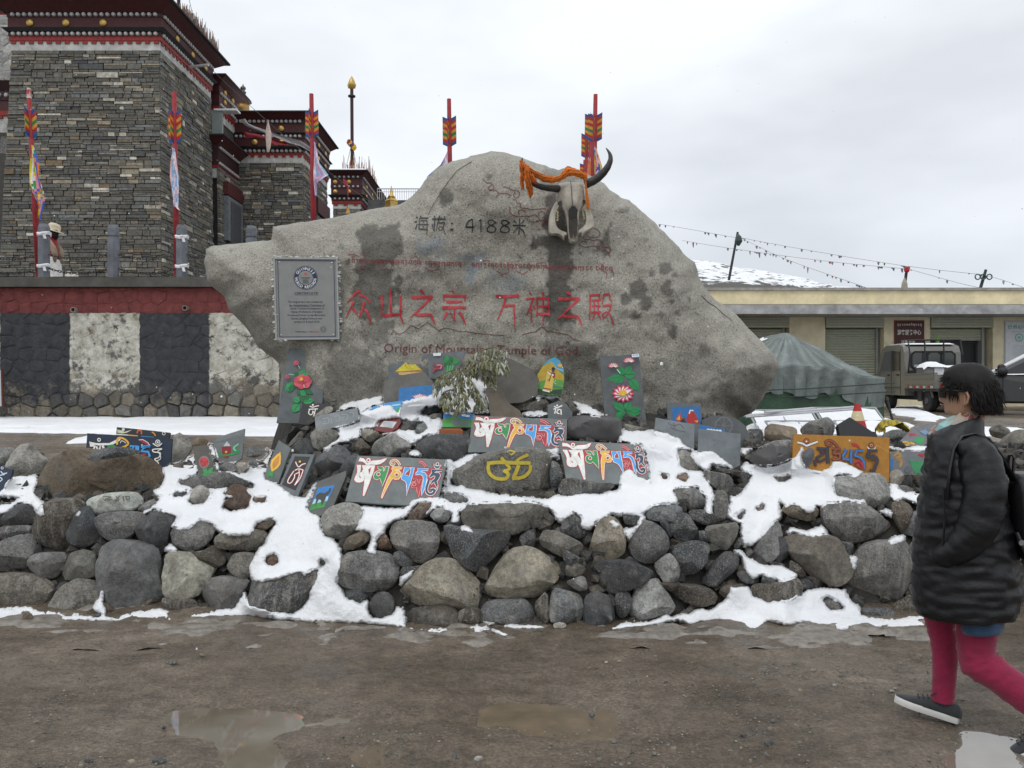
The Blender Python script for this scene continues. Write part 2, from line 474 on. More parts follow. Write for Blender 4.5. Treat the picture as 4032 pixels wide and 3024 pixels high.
def blur(A,r,it=2):
    for _ in range(it):
        for ax in (0,1):
            p = np.pad(A,[(r + 1,r) if a == ax else (0,0) for a in (0,1)],'edge')
            s = np.cumsum(p,axis=ax)
            k = 2*r + 1
            A = (np.take(s,range(k,s.shape[ax]),ax) - np.take(s,range(0,s.shape[ax] - k),ax))/k
    return A
def vnoise(X,Y,sc,seed=0,octv=4):
    """fractal value noise on arrays"""
    out = np.zeros(X.shape); amp = 1.0; tot = 0
    for o in range(octv):
        g = np.random.default_rng(seed*31 + o).random((64,64))
        x = X*sc; y = Y*sc; ix = np.floor(x).astype(int); iy = np.floor(y).astype(int)
        fx = x - ix; fy = y - iy; fx = fx*fx*(3 - 2*fx); fy = fy*fy*(3 - 2*fy)
        a = g[ix % 64,iy % 64]; b = g[(ix + 1) % 64,iy % 64]; c = g[ix % 64,(iy + 1) % 64]; d = g[(ix + 1) % 64,(iy + 1) % 64]
        out += amp*((a*(1 - fx) + b*fx)*(1 - fy) + (c*(1 - fx) + d*fx)*fy); tot += amp
        amp *= .5; sc *= 2.03
    return out/tot
def grid_obj(name,X,Y,Zz,mat,keep=None,smooth_=True,**kw):
    n,m = X.shape
    v = np.stack([X.ravel(),Y.ravel(),Zz.ravel()],1)
    idx = np.arange(n*m).reshape(n,m)
    q = np.stack([idx[:-1,:-1],idx[1:,:-1],idx[1:,1:],idx[:-1,1:]],-1).reshape(-1,4)
    if keep is not None:
        q = q[keep.ravel()]
        used = np.unique(q); mp = -np.ones(len(v),int); mp[used] = np.arange(len(used))
        v = v[used]; q = mp[q]
    me = bpy.data.meshes.new(name)
    me.vertices.add(len(v)); me.vertices.foreach_set('co',v.astype(np.float32).ravel())
    me.loops.add(q.size); me.loops.foreach_set('vertex_index',q.ravel().astype(np.int32))
    me.polygons.add(len(q)); me.polygons.foreach_set('loop_start',np.arange(0,q.size,4,dtype=np.int32))
    me.update(calc_edges=True)
    me.polygons.foreach_set('use_smooth',np.full(len(q),smooth_))
    me.materials.append(mat)
    o = bpy.data.objects.new(name,me); COL.objects.link(o)
    return props(o,**kw)

gx = np.unique(np.concatenate([np.linspace(-300,-12,24),np.linspace(-12,-3.2,60),np.arange(-3.2,3.4,.024),np.linspace(3.4,14,60),np.linspace(14,300,24)]))
gy = np.unique(np.concatenate([np.linspace(-20,2.6,12),np.arange(2.6,5.6,.02),np.linspace(5.6,30,110),np.linspace(30,420,40)]))
GX,GYY = np.meshgrid(gx,gy,indexing='ij')
def near_ground(X,Y):
    nr = (1 - smooth(5.0,7.0,Y))
    return ground(X,Y) + nr*((vnoise(X,Y,1.3,1,3) - .5)*.03 + (vnoise(X,Y,9,2,4) - .5)*.022) + (1 - nr)*((vnoise(X,Y,.9,3,4) - .5)*.05)
near = (1 - smooth(5.0,7.0,GYY)); GZZ = near_ground(GX,GYY)
# tyre rut running along the road
rut = np.exp(-((GYY - (3.62 + .06*np.sin(GX*1.2) - .05*GX))/.10) ** 2)*near
GZZ -= rut*.014*(1 - smooth(-.3,.9,GX))
for i,poly in enumerate(PUDW):
    ins = inpoly(GX + (vnoise(GX,GYY,6,5 + i,5) - .5)*(.13 if i < 2 else .4),GYY + (vnoise(GX,GYY,6,15 + i,5) - .5)*(.13 if i < 2 else .22),poly).astype(float)
    GZZ -= blur(ins,2,2)*.03
# half-frozen footprints along the thawing snow edge
for (fx_,fy_) in [(2650,2440),(2690,2440),(2960,2460),(3060,2430),(3130,2425),(3300,2470),(3400,2480),(3480,2490),(1330,2465),(1240,2450)]:
    wx,wy = gpt((fx_,fy_))
    GZZ -= .018*np.exp(-((GX - wx)/.06) ** 2 - ((GYY - wy)/.10) ** 2)
grid_obj('ground',GX,GYY,GZZ,M_mud,kind='structure')
M_silt = vc('wet_silt',.24,.3,6,.3,40,bdist=.004)
for i,poly in enumerate(PUDW):
    xs = [p[0] for p in poly]; ys = [p[1] for p in poly]
    w = MB(); zc = -.012 if i < 2 else -.013
    w.poly([(min(xs) - .12,min(ys) - .12,zc),(max(xs) + .12,min(ys) - .12,zc),(max(xs) + .12,max(ys) + .12,zc),(min(xs) - .12,max(ys) + .12,zc)],(.15,.115,.075,1))
    w.build('puddle',M_water if i < 2 else M_silt,kind='structure')

# ------------------------------------------------------------------ pile core
px_ = np.arange(-5.2,5.6,.05); py_ = np.arange(4.6,9.0,.04)
PX,PY = np.meshgrid(px_,py_,indexing='ij')
PZ = pile(PX,PY - .09) + (vnoise(PX,PY,5,8,4) - .5)*.07 - .05
M_soil = vc('pile_soil',.9,.5,7,.8,30,bdist=.03)
cm = grid_obj('earth_bank',PX,PY,PZ,M_soil,kind='structure')
_a = cm.data.color_attributes.new('col','FLOAT_COLOR','POINT')
_a.data.foreach_set('color',np.tile(np.array([.05,.045,.038,1],np.float32),len(cm.data.vertices)))

# ------------------------------------------------------------------ rocks
GREY = (.15,.152,.149,1); DARK = (.062,.066,.069,1); TAN = (.31,.28,.215,1); BRN = (.13,.098,.064,1)
LGT = (.31,.30,.27,1); RED = (.12,.068,.042,1); SLT = (.075,.08,.083,1); BGR = (.16,.149,.125,1); WBR = (.075,.062,.048,1)
DRAPE = []          # meshes that snow can lie on (verts, faces)
ROCKPOLY = []       # outlines that poke out of the snow
def resample(pts,n):
    P = [np.array(p,float) for p in pts]
    Q = []
    for i in range(len(P)):                      # one round of corner cutting
        a,b = P[i],P[(i + 1) % len(P)]
        Q += [a*.82 + b*.18,a*.18 + b*.82]
    Q.append(Q[0]); Q = np.array(Q)
    d = np.concatenate([[0],np.cumsum(np.linalg.norm(np.diff(Q,axis=0),axis=1))])
    t = np.linspace(0,d[-1],n + 1)[:-1]
    return np.stack([np.interp(t,d,Q[:,0]),np.interp(t,d,Q[:,1])],1)
def rock_mesh(pts,Yc,half,seed,flat=.5,cuts=11,rough=.02,big=False):
    M = 34 if big else 22
    O = resample(pts,M)
    c = O.mean(0); O = c + (O - c)*1.045
    lat = [-90,-72,-52,-30,-10,10,30,50,66,78,90] if not big else [-90,-75,-58,-40,-20,0,15,30,44,56,66,75,83,90]
    V = []
    for la in lat:
        s_,c_ = math.sin(R(la)),math.cos(R(la))
        rr = max(c_,0) ** flat
        yy = Yc - math.copysign(abs(s_) ** .9,s_)*half
        for p in O:
            q = at(c[0] + (p[0] - c[0])*rr,c[1] + (p[1] - c[1])*rr,Yc)
            V.append((q.x,yy,q.z))
    V = np.array(V); cen = V.mean(0)
    rg = np.random.default_rng(seed)
    ext = V.max(0) - V.min(0); sz = float(min(ext[0],ext[2]))
    for k in range(cuts):                        # facets on the side that faces out
        n = np.array([rg.uniform(-1,1),-1.0,rg.uniform(-.8,1.1)]); n /= np.linalg.norm(n)
        d = (V - cen) @ n
        lim = d.max()*rg.uniform(.50,.82)
        V = V - np.outer(np.maximum(d - lim,0)*.92,n)
    off = rg.uniform(0,90,3)
    D = np.array([[noise.noise(Vector(v/max(sz,.05)*2.1 + off + 11*k)) for k in range(3)] for v in V])
    D2 = np.array([[noise.noise(Vector(v/max(sz,.05)*6.5 + off + 7*k)) for k in range(3)] for v in V])
    V = V + D*sz*rough*np.array([.55,1.6,.55]) + D2*sz*rough*.45
    Fc = []
    for i in range(len(lat) - 1):
        for k in range(M):
            q = (k + 1) % M
            if i == 0: Fc.append((0,(i + 1)*M + q,(i + 1)*M + k))
            elif i == len(lat) - 2: Fc.append((i*M + k,i*M + q,(i + 1)*M))
            else: Fc.append((i*M + k,i*M + q,(i + 1)*M + q,(i + 1)*M + k))
    return V,Fc
NR = [0]
def rock(pts,col=GREY,Y=None,depth=.8,name='stone',parent=None,mat=None,drape=True,poke=False,push=.25,big=False,**kw):
    NR[0] += 1; seed = NR[0]
    xs = [p[0] for p in pts]; ys = [p[1] for p in pts]
    cx = sum(xs)/len(xs); lowy = min(ys) + .72*(max(ys) - min(ys))
    if Y is None: Y = hit(cx,lowy)
    w = (max(xs) - min(xs))*Y/F; h = (max(ys) - min(ys))*Y/F
    half = .5*depth*math.sqrt(w*h)
    geo = {k: kw.pop(k) for k in ('flat','cuts','rough') if k in kw}
    V,Fc = rock_mesh(pts,Y + push*half,half,seed,big=big or w > .3,**geo)
    if drape: DRAPE.append((V,Fc))
    if poke: ROCKPOLY.append(pts)
    r = random.Random(seed)
    j = r.uniform(.8,1.22); tint = r.uniform(-.06,.06)
    col = (col[0]*j*(1 + tint),col[1]*j,col[2]*j*(1 - tint),1)
    m = MB(); m.v = [tuple(v) for v in V]; m.f = Fc; m.c = [col]*len(Fc)
    if mat is None: mat = M_rockband if r.random() < .38 else (M_fin if r.random() < .35 else M_rock)
    return m.build(name,mat,parent,smooth=True,sharp=20,**kw)

wall_pile = thing('stone_pile','long dry-stacked pile of grey and brown stones capped with snow in front of the boulder','stone pile',(0,5.3,0))
def rocks(reg,items,**kw):
    for col,pts in items: rock(Z(reg,pts),col,parent=wall_pile,**kw)
rocks(R5,[
 (DARK,[(-60,660),(40,590),(120,530),(195,520),(240,580),(235,640),(150,665)]),(DARK,[(-40,670),(190,660),(200,720),(100,740),(-40,760)]),
 (WBR,[(270,540),(340,500),(440,495),(505,520),(520,600),(470,760),(430,820),(330,800),(200,760),(195,690),(240,610)]),
 (DARK,[(440,600),(500,545),(545,540),(570,600),(640,740),(560,790),(480,790),(410,720),(415,640)]),
 (GREY,[(-80,790),(100,720),(190,705),(200,820),(180,930),(60,950),(-80,950)]),(GREY,[(155,890),(200,840),(330,830),(405,840),(390,930),(340,1000),(230,980),(170,940)]),
 (BGR,[(355,970),(410,850),(480,815),(570,830),(600,930),(630,965),(540,990),(400,1000)]),(BGR,[(-90,970),(120,960),(250,990),(330,1060),(290,1150),(180,1180),(60,1170),(-90,1160)]),
 (BGR,[(320,1130),(360,1060),(450,995),(560,1010),(650,1010),(640,1100),(560,1180),(400,1190),(310,1180)]),
 (GREY,[(570,800),(620,760),(760,765),(940,800),(970,880),(980,1000),(1030,1080),(1000,1150),(900,1180),(700,1190),(640,1140),(640,1000),(590,900)]),
 (GREY,[(560,630),(640,590),(760,575),(890,585),(900,620),(830,720),(760,760),(690,755),(610,720)]),
 (DARK,[(830,680),(870,620),(950,570),(1050,580),(1090,610),(1060,690),(1040,800),(980,830),(900,790),(820,720)]),
 (GREY,[(1060,690),(1180,660),(1230,620),(1280,640),(1335,680),(1310,760),(1220,830),(1130,800),(1070,750)]),
 (BGR,[(1340,740),(1400,690),(1580,690),(1650,700),(1670,760),(1600,830),(1480,810),(1350,800)]),
 (TAN,[(1000,860),(1050,830),(1200,840),(1270,820),(1370,830),(1340,920),(1260,1080),(1190,1110),(1040,1100),(1010,1000)]),
 (BGR,[(1420,850),(1500,830),(1590,840),(1570,930),(1540,1000),(1460,970),(1405,930)]),(GREY,[(1220,1120),(1280,1000),(1400,980),(1550,1010),(1510,1080),(1480,1160),(1400,1200),(1260,1180)]),
 (DARK,[(1530,1110),(1560,990),(1700,960),(1850,940),(1980,960),(1950,1060),(1900,1150),(1830,1210),(1750,1200),(1540,1170)]),
 (GREY,[(840,560),(950,490),(970,530),(900,580)]),(DARK,[(1985,880),(2030,820),(2105,815),(2080,880),(2030,930),(1990,910)]),
 (BRN,[(640,1140),(560,1190),(460,1220),(640,1230),(760,1220),(700,1190)]),(WBR,[(1000,1120),(1060,1110),(1200,1120),(1240,1180),(1130,1215),(1020,1190)]),
 (DARK,[(-50,570),(30,560),(60,580),(0,620),(-50,630)]),(DARK,[(640,770),(700,750),(860,760),(960,790),(940,830),(760,790)]),
 (WBR,[(1100,780),(1230,840),(1330,780),(1400,830),(1400,900),(1340,930),(1200,860)])])
rocks(R6,[
 (BGR,[(385,830),(470,780),(640,800),(655,850),(600,930),(500,990),(430,950)]),(DARK,[(220,960),(330,860),(400,900),(440,970),(500,1010),(440,1080),(230,1000)]),
 (GREY,[(430,1090),(520,1000),(680,910),(780,990),(720,1130),(660,1200),(560,1230),(450,1200)]),(DARK,[(640,1230),(700,1090),(830,1000),(860,1100),(760,1260)]),
 (TAN,[(840,800),(930,790),(1050,830),(960,920),(870,870)]),(BRN,[(805,930),(860,865),(920,930),(960,960),(870,1000),(815,990)]),
 (LGT,[(935,1000),(1000,900),(1170,820),(1300,900),(1330,960),(1230,1040),(1080,1050),(950,1040)]),(DARK,[(1340,950),(1440,860),(1600,835),(1860,830),(1860,1000),(1770,1090),(1640,1080),(1440,1050)]),
 (BGR,[(190,960),(230,890),(330,780),(340,850),(270,920)]),(DARK,[(130,900),(200,850),(300,760),(240,880),(170,930)]),
 (GREY,[(750,900),(800,860),(850,850),(840,900),(770,930)]),(DARK,[(1600,1100),(1700,1080),(1720,1130),(1640,1180)])])
rocks(R7,[(DARK,[(0,840),(220,840),(240,900),(200,1020),(60,1080),(0,1080)]),(BRN,[(1820,980),(1910,930),(2040,990),(2110,1080),(2060,1140),(1930,1090)]),
 (SLT,[(1040,1350),(1090,1230),(1500,1300),(1590,1320),(1480,1390),(1300,1390),(1100,1410)]),(GREY,[(0,1370),(90,1380),(230,1430),(220,1470),(80,1480),(0,1450)]),
 (DARK,[(980,1080),(1040,1060),(1090,1220),(1060,1330),(980,1360),(965,1200)]),(BGR,[(620,570),(720,560),(920,510),(980,550),(960,600),(840,640),(740,610),(690,620)]),
 (TAN,[(920,690),(980,650),(1080,650),(1130,690),(1130,720),(1000,720)]),(BGR,[(1025,500),(1080,510),(1170,560),(1260,650),(1180,660),(1100,560)]),
 (BGR,[(1640,740),(1700,750),(1930,800),(1730,830),(1650,780)]),(BGR,[(1620,890),(1680,860),(1780,910),(1740,935)]),(BGR,[(1930,790),(2060,830),(2212,930),(2212,980),(2120,900)])])
rocks(R8,[
 (LGT,[(105,260),(160,190),(270,150),(390,160),(430,240),(360,340),(330,380),(250,430),(170,400),(120,330)]),(BRN,[(255,510),(300,400),(420,355),(480,390),(450,440),(370,480)]),
 (RED,[(725,270),(790,200),(830,150),(925,150),(900,220),(860,265),(770,275)]),(LGT,[(900,240),(960,180),(1080,205),(1040,285),(960,290)]),
 (GREY,[(580,330),(640,280),(750,280),(960,290),(985,380),(950,520),(880,580),(780,570),(700,520),(640,440)]),(DARK,[(1000,330),(1050,310),(1200,350),(1400,350),(1530,390),(1440,500),(1340,580),(1270,660),(1160,600),(1080,540),(1020,430)]),
 (RED,[(515,420),(560,355),(600,400),(640,480),(560,490),(520,470)]),(DARK,[(635,520),(700,490),(800,590),(760,620),(680,600)]),
 (GREY,[(240,620),(290,520),(420,500),(560,510),(660,540),(690,640),(650,740),(560,800),(420,780),(280,760),(235,700)]),(DARK,[(260,780),(330,760),(450,790),(470,840),(380,880),(310,860)]),
 (DARK,[(445,910),(500,810),(600,790),(650,860),(640,950),(560,990),(480,970)]),(TAN,[(650,830),(720,760),(780,680),(850,610),(940,560),(1080,570),(1190,640),(1280,720),(1285,850),(1250,930),(1200,950),(1060,890),(900,885),(740,910),(680,880)]),
 (TAN,[(1305,780),(1340,700),(1420,560),(1500,490),(1640,465),(1730,520),(1880,590),(1870,660),(1800,740),(1700,830),(1500,830),(1330,820)]),(WBR,[(740,1000),(750,930),(900,895),(1060,900),(1110,940),(1110,1040),(900,1060),(760,1060)]),
 (GREY,[(1250,1000),(1300,880),(1420,850),(1600,850),(1650,910),(1700,1030),(1500,1020),(1280,1030)]),(DARK,[(1550,400),(1620,350),(1680,370),(1670,450),(1580,460)]),
 (BGR,[(1690,420),(1720,340),(1850,360),(2030,450),(2030,550),(1960,570),(1850,530),(1700,470)]),(DARK,[(1850,350),(1900,240),(1950,220),(2000,270),(2080,350),(2020,410),(1900,370)]),
 (BGR,[(1890,660),(1900,590),(1970,580),(2050,630),(2020,670),(1900,690)]),(GREY,[(1880,730),(2030,670),(2060,770),(1980,790)]),
 (GREY,[(1760,1000),(1800,770),(1900,790),(2030,830),(2030,1010),(1900,1030)]),(DARK,[(2030,830),(2100,790),(2220,830),(2230,1040),(2040,1030)]),
 (WBR,[(1090,1040),(1110,930),(1270,900),(1280,1030)]),(DARK,[(1020,300),(1080,270),(1140,275),(1110,320),(1050,325)]),(DARK,[(690,620),(800,610),(860,600),(760,700),(690,740)]),
 (WBR,[(1660,890),(1760,780),(1780,1000),(1710,1030)]),(DARK,[(1870,470),(2050,580),(2060,640),(1880,590)])])
rocks(R9,[
 (TAN,[(20,1020),(60,880),(100,760),(150,720),(240,760),(280,900),(270,1000),(180,1040),(60,1045)]),(DARK,[(260,720),(320,700),(390,730),(380,780),(330,800),(270,790)]),
 (GREY,[(405,720),(460,660),(640,665),(670,700),(670,770),(540,770),(430,760)]),(GREY,[(600,560),(640,545),(760,550),(810,620),(805,680),(720,690),(660,690),(620,620)]),
 (GREY,[(310,900),(380,780),(440,765),(500,790),(570,880),(575,960),(500,1040),(440,1060),(330,1020),(300,960)]),(DARK,[(560,780),(640,710),(700,720),(770,840),(740,900),(640,920),(580,850)]),
 (DARK,[(690,700),(800,690),(950,760),(900,795),(800,795),(730,760)]),(GREY,[(870,760),(880,600),(900,560),(940,560),(970,620),(950,740),(910,780)]),
 (DARK,[(800,430),(870,440),(960,455),(1010,490),(1005,590),(960,600),(880,550),(830,500)]),(LGT,[(630,380),(640,290),(690,300),(770,360),(800,430),(740,440),(660,420)]),
 (BGR,[(810,810),(930,790),(1050,780),(1030,870),(970,960),(900,965),(830,900)]),(DARK,[(590,960),(650,920),(760,900),(860,930),(820,1040),(740,1120),(640,1150),(600,1060)]),
 (LGT,[(460,1070),(560,990),(590,985),(650,1090),(630,1180),(540,1190)]),(DARK,[(20,1090),(100,1040),(280,1030),(430,1090),(490,1130),(420,1180),(300,1220),(180,1250),(80,1200)]),
 (LGT,[(300,1350),(350,1210),(420,1170),(520,1155),(560,1240),(620,1340),(600,1390),(480,1410),(380,1440),(310,1400)]),(DARK,[(0,1250),(150,1260),(200,1350),(210,1460),(0,1490)]),
 (WBR,[(580,1250),(620,1190),(780,1200),(900,1250),(910,1310),(800,1340),(650,1310)]),(DARK,[(780,1180),(880,1050),(960,970),(1050,1000),(1065,1060),(990,1130),(870,1215)]),
 (DARK,[(1000,940),(1050,870),(1060,920),(1020,955)]),(GREY,[(1130,980),(1200,860),(1280,770),(1350,770),(1340,860),(1290,990),(1220,1070),(1150,1030)]),
 (BGR,[(1340,890),(1400,860),(1520,860),(1700,880),(1730,960),(1790,1060),(1780,1130),(1700,1190),(1640,1200),(1500,1120),(1400,1030)]),(GREY,[(1600,700),(1620,660),(1750,650),(1900,660),(2000,740),(2130,830),(2000,870),(1800,920),(1700,900),(1620,810)]),
 (GREY,[(1840,1000),(1900,930),(2000,910),(2212,900),(2270,1100),(2140,1250),(2080,1330),(1990,1350),(1850,1310),(1770,1210),(1790,1120)]),(LGT,[(1675,480),(1800,470),(1900,450),(2010,450),(2060,600),(2060,680),(1990,690),(1800,640),(1700,600)]),
 (BRN,[(2070,650),(2140,630),(2212,660),(2200,800),(2130,850),(2080,760)]),(BRN,[(1320,690),(1400,650),(1560,670),(1590,720),(1500,770),(1380,740)]),
 (WBR,[(1110,1270),(1130,1200),(1300,1190),(1480,1150),(1490,1220),(1380,1290),(1240,1310)]),(DARK,[(1190,1190),(1200,1130),(1270,1140),(1300,1180),(1230,1230)]),
 (DARK,[(1020,1120),(1070,1100),(1180,1140),(1190,1190),(1060,1180)]),(DARK,[(1850,1360),(2000,1350),(2100,1370),(2090,1420),(1900,1420)]),
 (WBR,[(2070,1340),(2212,1260),(2300,1300),(2250,1410),(2130,1410)]),(DARK,[(1700,900),(1830,920),(1780,1010),(1740,960)]),(WBR,[(1380,1030),(1440,1060),(1500,1130),(1460,1150),(1380,1110)]),
 (DARK,[(1310,860),(1360,880),(1380,1000),(1300,1060),(1280,1000)]),(GREY,[(2200,900),(2500,880),(2520,1080),(2400,1260),(2240,1280),(2230,1080)]),(GREY,[(2100,850),(2250,690),(2420,700),(2500,860),(2300,900)]),
 (DARK,[(200,1260),(300,1240),(330,1300),(280,1420),(220,1420)]),(WBR,[(470,1190),(560,1180),(640,1190),(590,1240),(560,1230)]),(DARK,[(500,780),(560,760),(600,880),(570,880)]),(DARK,[(760,840),(810,830),(860,920),(780,910)]),
 (WBR,[(940,1200),(1100,1190),(1110,1260),(960,1300),(900,1260)]),(DARK,[(1300,1190),(1420,1180),(1500,1150),(1560,1200),(1480,1230)])])

# rubble that chinks the gaps between the big stones: one mass
rub = MB(); rg = np.random.default_rng(3)
for k in range(3600):
    X = rg.uniform(-4.2,4.4); t = rg.random() ** 1.9*2.6; Y = float(ybase(X)) + .06 + t
    z = float(pile(X,Y - .07)) - .03
    s = rg.uniform(.02,.075); g = rg.uniform(.5,1.3); base = [(.08,.077,.07),(.10,.085,.065),(.05,.05,.05)][rg.integers(3)]
    M_ = Matrix.Rotation(rg.uniform(0,6.3),3,Vector(rg.normal(size=3)).normalized())
    i0 = len(rub.v)
    for p in ((1,.2,0),(-.9,0,.1),(.1,.8,0),(0,-.9,-.1),(.1,.1,.7),(0,0,-.7),(.6,.5,.4),(-.5,-.5,.4)):
        q = M_ @ (Vector(p)*s*rg.uniform(.8,1.2)); rub.v.append((X + q.x,Y + q.y,z + q.z))
    for f in ((0,6,4),(6,2,4),(2,1,4),(1,7,4),(7,3,4),(3,0,4),(0,2,6),(1,3,7),(0,5,2),(2,5,1),(1,5,3),(3,5,0)):
        rub.face([i0 + q for q in f],(base[0]*g,base[1]*g,base[2]*g,1))
rub.build('rubble',M_fin,wall_pile,kind='stuff')

# loose stones lying on the pile and behind it: each can be lifted away
def loose(reg,pts,col,label,cat='stone',name='loose_stone',**kw):
    return rock(Z(reg,pts),col,name=name,label=label,cat=cat,poke=True,**kw)
loose(R5,[(225,450),(250,320),(310,250),(430,195),(560,190),(720,205),(870,230),(980,290),(1025,360),(990,440),(900,490),(840,465),(620,470),(520,520),(290,530)],(.105,.075,.045,1),'largest brown boulder resting on the left end of the stone pile','boulder','brown_boulder',push=.6,cuts=9,big=True,rough=.05,mat=M_brown)
cst = loose(R5,[(535,540),(570,490),(650,465),(760,455),(850,460),(885,520),(840,570),(720,590),(600,600),(545,575)],(.36,.36,.31,1),'pale smooth carved stone wedged under the large brown boulder','carved stone','carved_stone',mat=M_fin,rough=.02,cuts=1)
loose(R5,[(480,240),(560,190),(760,170),(900,210),(760,235),(560,260)],SLT,'thin dark slate flake lying on top of the large brown boulder','slate','slate_flake',Y=hit(300,1950) - .12,push=1.2,depth=.5)
loose(R5,[(1090,385),(1200,355),(1400,320),(1600,410),(1590,440),(1500,420),(1250,440),(1110,410)],(.13,.13,.125,1),'flat grey slab stone lying on the snow in front of the rose slab','slab stone','flat_stone',flat=.4)
loose(R5,[(1170,510),(1190,440),(1240,405),(1320,460),(1270,530),(1200,540)],LGT,'small pointed light grey stone in the snow below the flat slab stone')
loose(R5,[(1370,560),(1400,500),(1460,480),(1390,460),(1450,400),(1520,420),(1570,480),(1550,560),(1440,585)],RED,'rusty brown stone in the snow right of the pointed grey stone')
loose(R5,[(1570,490),(1680,485),(1650,515),(1575,525)],RED,'small flat reddish stone in the snow left of the deer slab')
loose(R5,[(1050,490),(1110,450),(1180,450),(1150,480)],DARK,'small dark sliver of stone in the snow near the brown boulder')
loose(R5,[(1645,860),(1720,835),(1740,890),(1690,920),(1650,895)],RED,'small red-brown stone poking out of the snow chute on the left')
loose(R5,[(1590,650),(1700,620),(1725,630),(1660,690),(1590,700)],BRN,'flat brown stone half buried at the top of the left snow chute')
loose(R5,[(1350,310),(1390,270),(1450,275),(1480,310),(1440,330)],GREY,'small grey stone beside the foot of the rose slab',Y=6.2)
loose(R5,[(1450,300),(1480,270),(1550,270),(1540,310),(1490,345)],(.33,.31,.27,1),'small whitish stone between the rose slab and the sunflower slab',Y=6.25)
loose(R5,[(1510,270),(1560,250),(1620,270),(1580,300)],GREY,'small grey stone right behind the small whitish stone',Y=6.45)
loose(R5,[(1060,100),(1110,80),(1180,140),(1190,200),(1120,270),(1070,280)],LGT,'rounded pale striped rock right of the navy mantra slab','rock','rock',Y=7.0,mat=M_rockband)
loose(R5,[(1185,140),(1240,112),(1295,135),(1270,180),(1200,190)],(.19,.13,.07,1),'small ochre rock behind the rose slab','rock','rock',Y=7.2)
loose(R5,[(1510,230),(1530,180),(1600,165),(1660,200),(1600,240)],GREY,'grey rock right of the treasure-vase slab','rock','rock',Y=6.9)
loose(R5,[(-60,190),(70,175),(90,210),(60,280),(-60,300)],LGT,'pale granite rock at the left edge of the photo','rock','rock',Y=6.6)
loose(R5,[(40,340),(60,240),(90,165),(180,145),(200,200),(290,260),(250,330),(170,355)],LGT,'pale humped granite rock left of the large brown boulder','rock','rock',Y=6.5)
loose(R5,[(200,190),(260,205),(280,230),(240,250)],GREY,'thin grey slab shard behind the pale humped rock','slate','slate_flake',Y=6.9,depth=.4)
om = loose(R7,[(70,1250),(90,1150),(200,1090),(300,1040),(440,1000),(600,965),(800,965),(930,990),(975,1060),(970,1150),(960,1440),(800,1430),(600,1410),(380,1380),(180,1340)],(.20,.19,.165,1),'large granite rock with a yellow painted om symbol in the middle of the pile','painted rock','painted_rock',push=.75,cuts=3,rough=.025,flat=.42,big=True,mat=M_rock)
loose(R7,[(140,1560),(180,1480),(500,1470),(800,1460),(950,1520),(1050,1590),(1010,1650),(900,1690),(600,1760),(400,1745),(170,1690)],(.19,.175,.145,1),'long wide tan stone below the yellow om rock',name='long_stone')
loose(R6,[(1200,790),(1240,710),(1440,720),(1400,800),(1240,810)],DARK,'flat dark stone in the snow right of the red plaque stone')
loose(R6,[(1350,840),(1380,750),(1450,735),(1480,780),(1400,850)],GREY,'upright grey stone at the right end of the flat dark stone')
loose(R6,[(1395,640),(1450,590),(1600,580),(1600,630),(1490,655)],SLT,'flat slate stone in the snow below the frosted shrub')
loose(R6,[(1475,670),(1540,645),(1610,645),(1600,690),(1520,705)],BGR,'small brown stone left of the mountain landscape slab')
loose(R6,[(1365,690),(1395,668),(1420,690),(1395,705)],LGT,'tiny pebble in the snow above the flat dark stone')
loose(R6,[(340,740),(440,670),(510,610),(560,570),(620,600),(560,640),(440,720),(360,765)],(.3,.28,.24,1),'white-streaked black stone in front of the black om slab',Y=hit(1250,1680) - .05)
loose(R7,[(1140,690),(1230,665),(1580,680),(1620,720),(1600,910),(1400,900),(1170,890),(1130,830)],(.07,.07,.072,1),'dark slate block with a patch of snow right of the topmost mantra slab','slate block','slate_block',flat=.3,cuts=2,depth=.5,mat=M_slate)
loose(R7,[(1970,1190),(2050,1220),(2040,1260),(1990,1240)],RED,'tiny reddish stone in the snow right of the lower mantra slab')
loose(R7,[(2120,1210),(2220,1200),(2240,1240),(2212,1290),(2150,1260)],(.2,.13,.085,1),'small tan-red stone in the snow above the right wall stones')
loose(R8,[(990,110),(1010,70),(1100,80),(1200,120),(1190,150),(1060,150)],GREY,'flat grey stone in the snow left of the yellow om rock')
loose(R8,[(1260,1080),(1330,1060),(1420,1110),(1430,1150),(1370,1190),(1280,1170)],(.13,.085,.06,1),'single brown cobble lying on the wet road in front of the pile','cobble','cobble',Y=4.83)
loose(R8,[(1800,1030),(1840,1015),(1890,1022),(1905,1045),(1870,1062),(1810,1055)],LGT,'pale flat pebble on the mud at the foot of the pile','pebble','pebble',Y=4.95)
loose(R9,[(1590,1300),(1620,1270),(1700,1310),(1750,1360),(1650,1370)],GREY,'grey stone poking through the snow apron on the right')
loose(R9,[(1010,740),(1070,690),(1080,710),(1040,770)],DARK,'small dark stone in the right snow chute')
loose(R9,[(1140,690),(1215,650),(1210,690),(1160,705)],RED,'small brown stone in the right snow chute')
loose(R9,[(1265,475),(1390,465),(1400,475),(1345,508),(1290,505)],(.03,.03,.033,1),'dark slab edge showing through the snow below the orange slab','slate','slate_flake')
loose(R9,[(860,405),(1080,440),(1135,460),(1080,500),(1050,480),(960,440)],(.05,.05,.053,1),'thin dark slab sticking out of the snow below the plain grey slab','slate','slate_flake')
loose(R9,[(1080,350),(1120,295),(1250,265),(1470,268),(1440,330),(1280,390),(1090,400)],(.06,.06,.062,1),'dark flat slate half under snow left of the orange slab','slate','slate_flake',Y=6.1,depth=.4,mat=M_slate)
